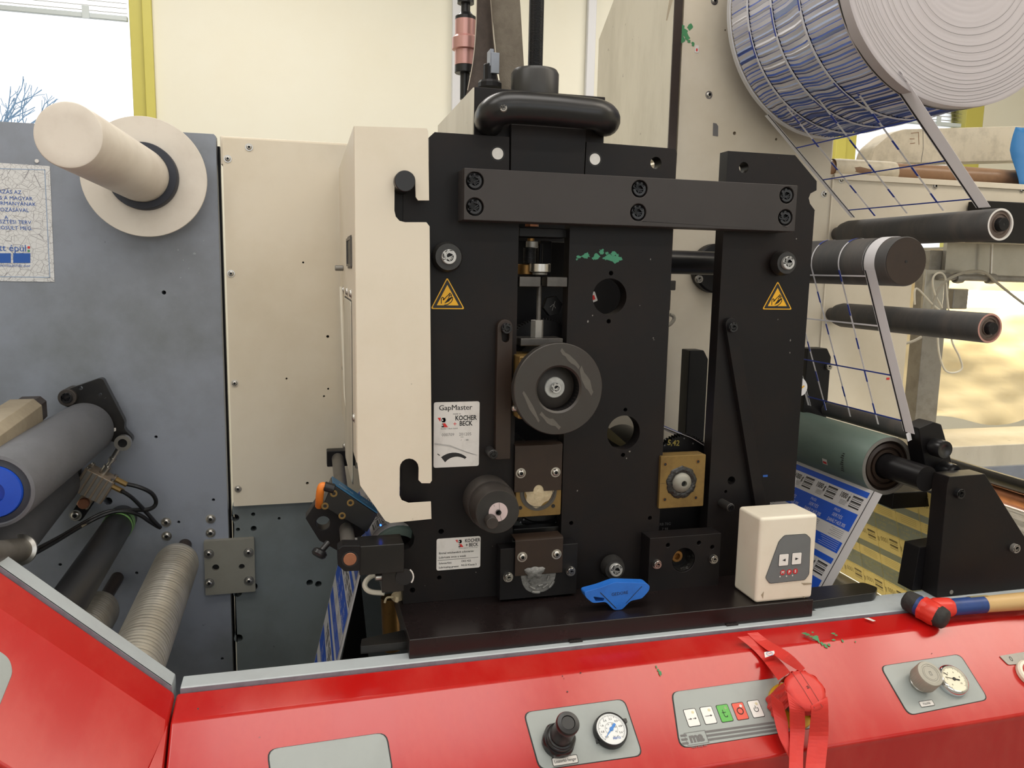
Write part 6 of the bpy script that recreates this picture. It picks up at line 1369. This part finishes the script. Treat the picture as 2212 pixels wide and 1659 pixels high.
# round gauge: white face, blue needle
def gauge(px, py, r, h, par, rimm, facem, needle, chrome=False):
    u, v = hp(px, py, h); GM = HF @ Matrix.Translation((u, v, 0))
    if chrome: g = obj('pressure_gauge', B().lathe([(r*.98, .001), (r*1.08, .001), (r*1.1, .004), (r*1.06, .010), (r*.98, h), (r*.9, h+.001), (r*.86, h-.002)], GM, 56), rimm, par)
    else: g = obj('pressure_gauge', B().lathe([(0, .001), (r*1.0, .001), (r*1.06, .003), (r*1.06, .007), (r*1.02, h-.002), (r, h), (r*.95, h+.0006), (r*.93, h-.001)], GM, 56), rimm, par)
    f_ = obj('gauge_face', B().cyl(r*.95, h-.003, h-.0016, GM, 48), facem, g); b = B(); z = h-.0013
    for k in range(51):
        a = math.radians(225-270*k/50); r0, r1_ = r*.84, r*(.72 if k % 5 == 0 else .78); b.line([(r0*math.cos(a), r0*math.sin(a)), (r1_*math.cos(a), r1_*math.sin(a))], .0005, GM, z)
    return g, GM, b, z
g, GM, b, z = gauge(1320, 1574, .0243, .014, gp, 'black_plastic', 'gauge_face', 0)
for k, tx in enumerate(('0,0', '0,8', '1,6', '2,4', '3,2', '4,0', '4,8', '5,6', '6,0')[:8]):
    a = math.radians(225-270*k/7.5); b.text(tx, .0042, GM, .0146*math.cos(a), .0146*math.sin(a), z)
b.line([(.0095*math.cos(math.radians(225-9*k)), .0095*math.sin(math.radians(225-9*k))) for k in range(31)], .0003, GM, z)
for k in range(6): a = math.radians(215-50*k); b.text(str(k*10+10), .0025, GM, .0075*math.cos(a), .0075*math.sin(a), z)
b.text('bar   psi', .0026, GM, .004, -.0108, z); obj('gauge_print', b, 'ink_black', g); b = B().text('FESTO', .0042, GM, .0045, -.0138, z, bold=.03); obj('maker_print', b, 'ink_blue', g)
b = B(); na = math.radians(222); nd = Vector((math.cos(na), math.sin(na))); nq = Vector((-nd.y, nd.x))
b.flat([tuple(nd*.0185), tuple(nd*.002+nq*.0011), tuple(-nd*.003+nq*.0012), tuple(-nd*.0045+nq*.0022), tuple(-nd*.0100+nq*.0017), tuple(-nd*.0100-nq*.0017), tuple(-nd*.0045-nq*.0022), tuple(-nd*.003-nq*.0012), tuple(nd*.002-nq*.0011)], GM, z+.0008); b.cyl(.0028, z, z+.0014, GM, 18); obj('needle', b, 'needle_blue', g)
for a in (28, 208): 
    c_, s_ = math.cos(math.radians(a)), math.sin(math.radians(a)); obj('gauge_lug', B().prism(rrect(.0235*c_-.004, .0235*s_-.003, .0235*c_+.007*(1 if c_ > 0 else -.5)+.002, .0235*s_+.003, .001), .001, .008, GM), 'black_plastic', g, bev=.0008)
# ---- membrane key panel
mk = inset('key_panel', [(1452, 1496), (1748, 1455), (1790, 1567), (1468, 1617)], [.010, .01, .012, .016])
keys = (((1493, 1551), 'white_button'), ((1528.5, 1546), 'white_button'), ((1563.5, 1541.5), 'green_button'), ((1597, 1537), 'orange_button'), ((1631, 1532), 'white_button'))
for i, ((px, py), m) in enumerate(keys):
    u, v = hp(px, py); KM = HF @ Matrix.Translation((u, v, 0)); w_ = .0096; hh = .0128
    k = obj('push_key', B().prism(rrect(-w_, -hh, w_, hh, .002), .001, .0017, KM), m, mk, bev=.0004)
    b = B(); b.line(rrect(-w_-.0004, -hh-.0004, w_+.0004, hh+.0004, .0022), .0009, KM, .0013, closed=True); z = .0021
    if i == 0:
        for x0 in (-.0065, .0012): b.line([(x0, -.002), (x0+.0042, -.002)], .0007, KM, z); b.flat([(x0+.003, -.0005), (x0+.0056, -.002), (x0+.003, -.0035)], KM, z)
    if i == 1: b.line([(-.006, -.001), (.004, -.001)], .0007, KM, z); b.flat([(.003, .0006), (.0062, -.001), (.003, -.0026)], KM, z)
    if i == 2: b.line([(-.002, .005), (-.002, -.004), (-.0005, -.006), (.0025, -.006), (.003, -.004)], .0009, KM, z); b.line([(-.0042, .001), (.002, .001)], .0008, KM, z)
    if i == 3: b.line(circ(0, 0, .0049, 20), .0013, KM, z, closed=True)
    if i == 4: b.line([(.0036*math.sin(math.radians(a)), .0036*math.cos(math.radians(a))-.001) for a in range(35, 326, 15)], .0009, KM, z); b.line([(0, .0045), (0, .0)], .0009, KM, z)
    obj('key_symbol', b, 'ink_black', k)
    if m != 'orange_button' or True:
        b = B().flat(circ(.004, .0075, .0024, 12), KM, .0019); obj('key_window', b, 'pale_line' if m != 'orange_button' else 'label_white', k)
b = B()
for k in range(3):
    l0 = HP([(1469+2*k, 1590.5+8.5*k), (1480+2*k, 1589+8.5*k)]); l1 = HP([(1522+3*k, 1582+8.5*k), (1690, 1559+8.5*k)]); b.line(l0, .0033, HF, .0013); b.line(l1, .0033, HF, .0013)
sb = obj('stripe_print', b, 'ink_grey', mk)
u, v = hp(1502, 1594); MM = HF @ Matrix.Translation((u, v, .0014)); b = B(); b.line(rect(-.0175, -.0095, .0175, .0085), .0006, MM, closed=True); b.text('ma', .019, MM, 0, .000, 0, bold=.05); b.text('mark andy inc.', .0045, MM, 0, -.0128, 0, bold=.02); obj('maker_print', b, 'ink_grey', mk)
# ---- right gauge panel
rp = inset('gauge_panel', [(1902, 1440), (2072, 1414), (2132, 1511), (1962, 1545)], .012)
u, v = hp(1984, 1476); KB = HF @ Matrix.Translation((u, v, 0)); obj('knob_collar', B().lathe([(0, .001), (.0175, .001), (.0175, .005), (.0155, .007), (.0155, .012), (0, .012)], KB, 30), 'steel', rp)
kb = obj('grey_knob', B().lathe([(0, .010), (.0205, .010), (.0215, .012), (.0215, .034), (.0205, .036), (.016, .0365), (.0155, .0358), (.0105, .0358), (.0102, .0363), (0, .0363)], KB, 132, lambda a, h: 1+(.022*math.sin(44*a) if .0115 < h < .0345 else 0)), 'knob_grey', rp, ang=50)
b = B().line(rect(-.0018, -.003, .0018, .003), .0006, KB, .0366, closed=True); b.line(circ(0, 0, .0128, 30), .0004, KB, .0362, closed=True); obj('knob_mark', b, 'ink_grey', kb)
g, GM, b, z = gauge(2061, 1466, .0245, .013, rp, 'chrome', 'gauge_cream', 0, True)
for k in range(6): a = math.radians(225-54*k); b.text(str(2*k), .0042, GM, .0125*math.cos(a), .0125*math.sin(a), z)
na = math.radians(160); nd = Vector((math.cos(na), math.sin(na))); b.line([tuple(nd*.015), tuple(-nd*.008)], .001, GM, z+.0006); b.line([tuple(-nd*.004), tuple(-nd*.009)], .0025, GM, z+.0006); b.cyl(.0028, z, z+.0012, GM, 16); na = math.radians(135); nd = Vector((math.cos(na), math.sin(na))); b.line([tuple(nd*.018), tuple(nd*.0115)], .0016, GM, z+.0004); obj('gauge_print', b, 'ink_black', g)
u, v = hp(1999, 1521); lb_ = obj('name_strip', B().prism(rrect(-.013, -.0045, .0135, .0045, .0015), .001, .002, HF @ Matrix.Translation((u, v, 0))), 'label_white', rp)
b = B().line(rrect(-.013, -.0045, .0135, .0045, .0015), .0007, HF @ Matrix.Translation((u, v, 0)), .0022, closed=True); b.text('Húzófék', .0055, HF @ Matrix.Translation((u, v, 0)), 0, 0, .0022, sx=.8); obj('strip_print', b, 'ink_black', lb_)
# ---- engraved plate and red button at the right edge
l = HP([(2157, 1418), (2218, 1408), (2250, 1432), (2176, 1437)])
ep = obj('engraved_plate', B().prism(rnd(l, .003), .0005, .0018, HF), 'steel_dull', CN); u, v = hp(2196, 1423); b = B().text('0', .013, HF @ Matrix.Translation((u-.014, v, .002)), 0, 0, 0); b.text('1', .013, HF @ Matrix.Translation((u+.02, v+.002, .002)), 0, 0, 0); obj('plate_print', b, 'ink_black', ep)
u, v = hp(2222, 1458); RB2 = HF @ Matrix.Translation((u, v, 0)); rb_o = obj('red_push_button', B().lathe([(0, .001), (.024, .001), (.024, .007), (.0215, .010), (.017, .010)], RB2, 48), 'cream_plastic', CN); obj('button_cap', B().lathe([(.017, .008), (.0165, .012), (.012, .0135), (0, .0135)], RB2, 40), 'red_button', rb_o)
# ---- emergency stop, wrapped in red tape
hc = .062; u, v = hp(1741, 1490, hc); EM = HF @ Matrix.Translation((u, v, 0))
es = thing('emergency_stop', HO+hx*u+hy*v, 'emergency stop button with yellow ring bundled in red tape', 'button')
obj('yellow_base', B().lathe([(0, .0005), (.036, .0005), (.037, .003), (.036, .008), (.03, .010), (0, .010)], EM, 48), 'yellow_ring', es); obj('stop_stem', B().cyl(.016, .009, .04, EM), 'steel_dull', es); obj('red_mushroom', B().lathe([(0, .034), (.026, .034), (.03, .038), (.03, .054), (.026, hc-.003), (0, hc-.003)], EM, 40), 'red_button', es)
tp = thing('red_tape_wrap', HO+hx*u+hy*v, 'red adhesive tape stretched over and around the emergency stop button', 'tape')
wv = lambda a, h: 1+.02*math.sin(5*a+1)+.012*math.sin(11*a+h*120)
b = B().lathe([(0, hc), (.024, hc+.0004), (.0305, hc-.001), (.0325, hc-.006)], EM, 64, wv); obj('tape_cap', b, 'red_tape', tp, ang=60)
b = B()
for k in (-.0075, .006): b.line([(k-.004, .029), (k+.002, .0), (k+.006, -.029)], .0006, EM, hc+.0008)
b.line([(.001, .004), (.004, .0055), (.0055, .002), (.002, .0015), (.0045, .0045)], .0007, EM, hc+.0009); obj('ink_scribble', b, 'socket_dark', tp)
# hanging side flaps, left flap, front strips
def flap(name, a0, a1, r_top, r_bot, hb, n=14, m='red_tape', wob=.0015):
    rows = []
    for j in range(7):
        f_ = j/6; h_ = hc-.003+(hb-hc+.003)*f_
        rows.append([EM @ Vector(((r_top+(r_bot-r_top)*f_+wob*math.sin(i*1.3+j*.9))*math.cos(math.radians(a0+(a1-a0)*i/n)), (r_top+(r_bot-r_top)*f_+wob*math.sin(i*1.3+j*.9))*math.sin(math.radians(a0+(a1-a0)*i/n)), h_)) for i in range(n+1)])
    o = obj(name, B().strip(rows), m, tp, ang=0); md = o.modifiers.new('th', 'SOLIDIFY'); md.thickness = .0005; return o
flap('side_flap', 150, 205, .033, .040, .004); flap('side_flap', -50, 60, .0325, .035, .0045); flap('rear_flap', 60, 120, .0325, .034, .02)
def tape(name, rows, n=6, th=.0005):
    # rows: ((px, py) left, (px, py) right, height above the slope)
    Lp = smooth([HF @ Vector((*hp(*r_[0], r_[2]), r_[2])) for r_ in rows], n); Rp = smooth([HF @ Vector((*hp(*r_[1], r_[2]), r_[2])) for r_ in rows], n)
    b = B().strip([[a, a.lerp(c_, .5)+hz*.0006*math.sin(i*.9), c_] for i, (a, c_) in enumerate(zip(Lp, Rp))]); o = obj(name, b, 'red_tape', tp, flip=False, ang=0); md = o.modifiers.new('th', 'SOLIDIFY'); md.thickness = th; return o
tape('top_strip', [((1614, 1368), (1637, 1366), .0035), ((1640, 1392), (1662, 1385), .006), ((1690, 1428), (1706, 1412), .03), ((1728, 1452), (1738, 1444), hc)])
ts = tape('top_strip', [((1593, 1376), (1617, 1374), .002), ((1626, 1403), (1652, 1398), .004), ((1652, 1432), (1682, 1424), .01), ((1680, 1470), (1706, 1452), hc-.008)])
tape('front_strip', [((1698, 1494), (1734, 1530), hc+.001), ((1703, 1530), (1736, 1536), hc-.006), ((1704, 1575), (1737, 1575), .03), ((1703, 1620), (1733, 1622), .02), ((1700, 1700), (1731, 1700), .016)])
tape('front_strip', [((1750, 1525), (1785, 1505), hc+.001), ((1750, 1540), (1787, 1530), hc-.005), ((1745, 1590), (1787, 1590), .026), ((1739, 1640), (1782, 1640), .015), ((1734, 1700), (1776, 1700), .014)])
tape('left_strip', [((1664, 1500), (1690, 1520), hc-.012), ((1668, 1540), (1700, 1560), .03), ((1680, 1590), (1702, 1600), .02), ((1696, 1625), (1704, 1640), .012)])
q0 = HP([(1650, 1409), (1672, 1406), (1673, 1414), (1652, 1421)], .019); b = B().prism(rnd(q0, .0015), .0190, .0196, HF); s_ = obj('white_sticker', b, 'label_white', tp); uu = sum(a for a, _ in q0)/4; vv = sum(c_ for _, c_ in q0)/4
b = B().line([(uu+.0058*math.cos(a_*math.pi/10), vv+.0034*math.sin(a_*math.pi/10)) for a_ in range(20)], .0006, HF, .0199, closed=True); obj('sticker_ring', b, 'ink_blue', s_); b = B().text('OKÉ', .0036, HF @ Matrix.Translation((uu, vv, .0200)), 0, 0, 0, sx=1.2); obj('sticker_print', b, 'red_ink', s_)
b = B()
l = [[(1708, 1556), (1714, 1566), (1720, 1572), (1730, 1569)], [(1718, 1548), (1722, 1556)], [(1727, 1548), (1735, 1555)]]
for pl in l: b.line(HP(pl, .033), .0014, HF, .0335)
# ================================================================ white jog box
J = thing('jog_box', (.82, 1.2, Zc(-.57)), 'cream control box with two arrow buttons on the black base plate', 'box')
jx0, jx1, jy0, jy1, jz0, jz1 = .7625, .877, 1.170, 1.2435, Zc(-.5695), Zc(-.4145)
jb = obj('box_body', B().box(jx0, jx1, jy0, jy1, jz0, jz1), 'cream_plastic', J, bev=.006, segs=3)
JM = FY(jy0)
pts = XZ([(1682, 1169), (1694, 1156), (1740, 1153), (1750, 1162), (1747, 1240), (1738, 1252), (1662, 1260), (1653, 1248)], jy0)
pl = obj('key_plate', B().prism(rnd(pts, .003, 2), .0001, .0010, JM), 'mps_grey', J)
b = B().line(rnd(pts, .003, 2), .0007, JM, .0011, closed=True); obj('plate_outline', b, 'ink_black', pl)
for i, (px, py) in enumerate(((1692, 1209), (1720, 1206))):
    q = P(px, py, jy0); KM = frame((q.x, jy0, q.z), (1, 0, 0), (0, 0, 1), (0, -1, 0)); k = obj('push_key', B().prism(rrect(-.0093, -.0105, .0093, .0105, .0018), .001, .0018, KM), 'white_button', pl, bev=.0004)
    b = B().line(rrect(-.0097, -.0109, .0097, .0109, .002), .0007, KM, .0014, closed=True); s_ = -1 if i == 0 else 1; b.flat([(s_*.0034, 0), (-s_*.0032, .0024), (-s_*.0032, -.0024)], KM, .0022); obj('arrow_symbol', b, 'ink_black', k)
b = B(); b2 = B()
for tx, px, py in (('M', 1690, 1236), ('P', 1704, 1235), ('S', 1717, 1233.5)):
    q = P(px, py, jy0); KM = frame((q.x, jy0, q.z), (1, 0, 0), (0, 0, 1), (0, -1, 0)); b.flat(circ(0, 0, .0051, 22), KM, .0014); b2.text(tx, .0072, KM, 0, 0, .0016, bold=.04); q = P(px-6, py+9, jy0); b2.flat(circ(q.x, q.z, .0014, 10), JM, .0014)
obj('red_discs', b, 'mps_red', pl); obj('letter_print', b2, 'label_white', pl)
b = B(); 
for pp in ([(1730, 1259), (1752, 1259), (1754, 1262), (1736, 1264)], [(1644, 1285), (1650, 1277), (1648, 1293)], [(1734, 1288), (1739, 1288), (1737, 1292)]): b.flat(XZ(pp, jy0), JM, .0004)
obj('scuff_marks', b, 'beige_beam', J)
# ================================================================ hammer
hA, hB = PZ(1960, 1296, Zc(-.583)-H), PZ(2038, 1337, Zc(-.594)-H)
T = thing('rubber_mallet', (hA+hB)/2-Vector((0, 0, .02)), 'mallet with black rubber faces, red taped head and blue wooden handle', 'hammer')
HM_, HL = axis_frame(hA, hB); rH = .0185; lump = lambda a, h: 1+.025*math.sin(5*a+h*60)+.012*math.sin(9*a-h*150)
obj('rubber_face', B().lathe([(0, -.004), (rH*.8, -.004), (rH, .001), (rH*1.02, .02), (rH*.9, .021)], HM_, 30, lump), 'hammer_rubber', T, ang=60)
obj('rubber_face', B().lathe([(rH*.9, HL-.026), (rH*1.02, HL-.025), (rH*1.04, HL-.006), (rH*.95, HL+.002), (rH*.78, HL+.005), (0, HL+.006)], HM_, 30, lump), 'hammer_rubber', T, ang=60)
obj('head_core', B().lathe([(rH*.92, .018), (rH*1.0, .02), (rH*.98, HL-.022), (rH*.9, HL-.02)], HM_, 30), 'hammer_blue', T)
obj('tape_wrap', B().lathe([(rH*1.0, .03), (rH*1.1, .034), (rH*1.14, .05), (rH*1.05, .058), (rH*1.12, HL-.04), (rH*1.02, HL-.034)], HM_, 40, lambda a, h: 1+.03*math.sin(7*a+h*200)+.02*math.sin(13*a)), 'hammer_tape', T, ang=60)
mid = hA.lerp(hB, .5); hE = PZ(2216, 1298, Zc(-.586)-H); hd_ = (hE-mid).normalized(); hE2 = hE+hd_*.12; WM_, WLn = axis_frame(mid, hE2); tot = WLn
obj('handle_blue', B().lathe([(.0145, .045), (.0150, .05), (.0155, .12), (.0148, .121)], WM_, 28), 'hammer_blue', T)
obj('handle_wood', B().lathe([(.0143, .04), (.0146, .12), (.0160, .2), (.0165, tot), (0, tot)], WM_, 28), 'hammer_wood', T)
obj('tape_neck', B().lathe([(.016, .012), (.0185, .02), (.0175, .045), (.0160, .052), (.0148, .053)], WM_, 30, lambda a, h: 1+.03*math.sin(6*a+h*220)), 'hammer_tape', T, ang=60)
obj('handle_label', B().strip([[WM_ @ Vector((.0163*math.cos(a_), .0163*math.sin(a_), .092)), WM_ @ Vector((.0163*math.cos(a_), .0163*math.sin(a_), .130))] for a_ in [math.radians(x) for x in range(-20, 60, 10)]]), 'khaki', T)
# ================================================================ blue hex key
yk_ = 1.203
K_ = thing('hex_key_handle', P(1332, 1315, yk_), 'blue plastic T-handle of a hex key standing on the base plate', 'tool')
pts = XZ([(1259, 1276), (1293, 1267), (1326, 1255), (1393, 1257), (1401, 1263), (1399, 1273), (1384, 1290), (1359, 1295), (1341, 1314), (1323, 1315), (1306, 1297), (1278, 1300), (1263, 1288)], yk_)
win = XZ([(1279, 1286), (1303, 1289), (1301, 1296), (1285, 1297)], yk_)
hb_ = obj('handle', B().prism(rnd(pts, .005, 3), -.013, .006, FY(yk_), [rnd(win, .0015, 2)]), 'tool_blue', K_, bev=.0025, segs=3)
b = B(); MK = FY(yk_); b.line(XZ([(1294, 1277), (1328, 1311)], yk_), .0013, MK, .0064); b.line(XZ([(1383, 1264), (1349, 1300)], yk_), .0010, MK, .0064); q = P(1336, 1279, yk_); b.text('GEDORE', .0078, MK @ Matrix.Translation((q.x, q.z, .0064)) @ Matrix.Rotation(math.radians(3), 4, 'Z'), 0, 0, 0); obj('moulded_marks', b, 'ink_black', hb_)
obj('key_blade', B().rod((P(1332, 1290, yk_).x, yk_+.01, P(1332, 1290, yk_).z), (P(1332, 1290, yk_).x+.004, yk_+.075, P(1332, 1290, yk_).z-.02), .003, 6), 'steel_dark', K_)
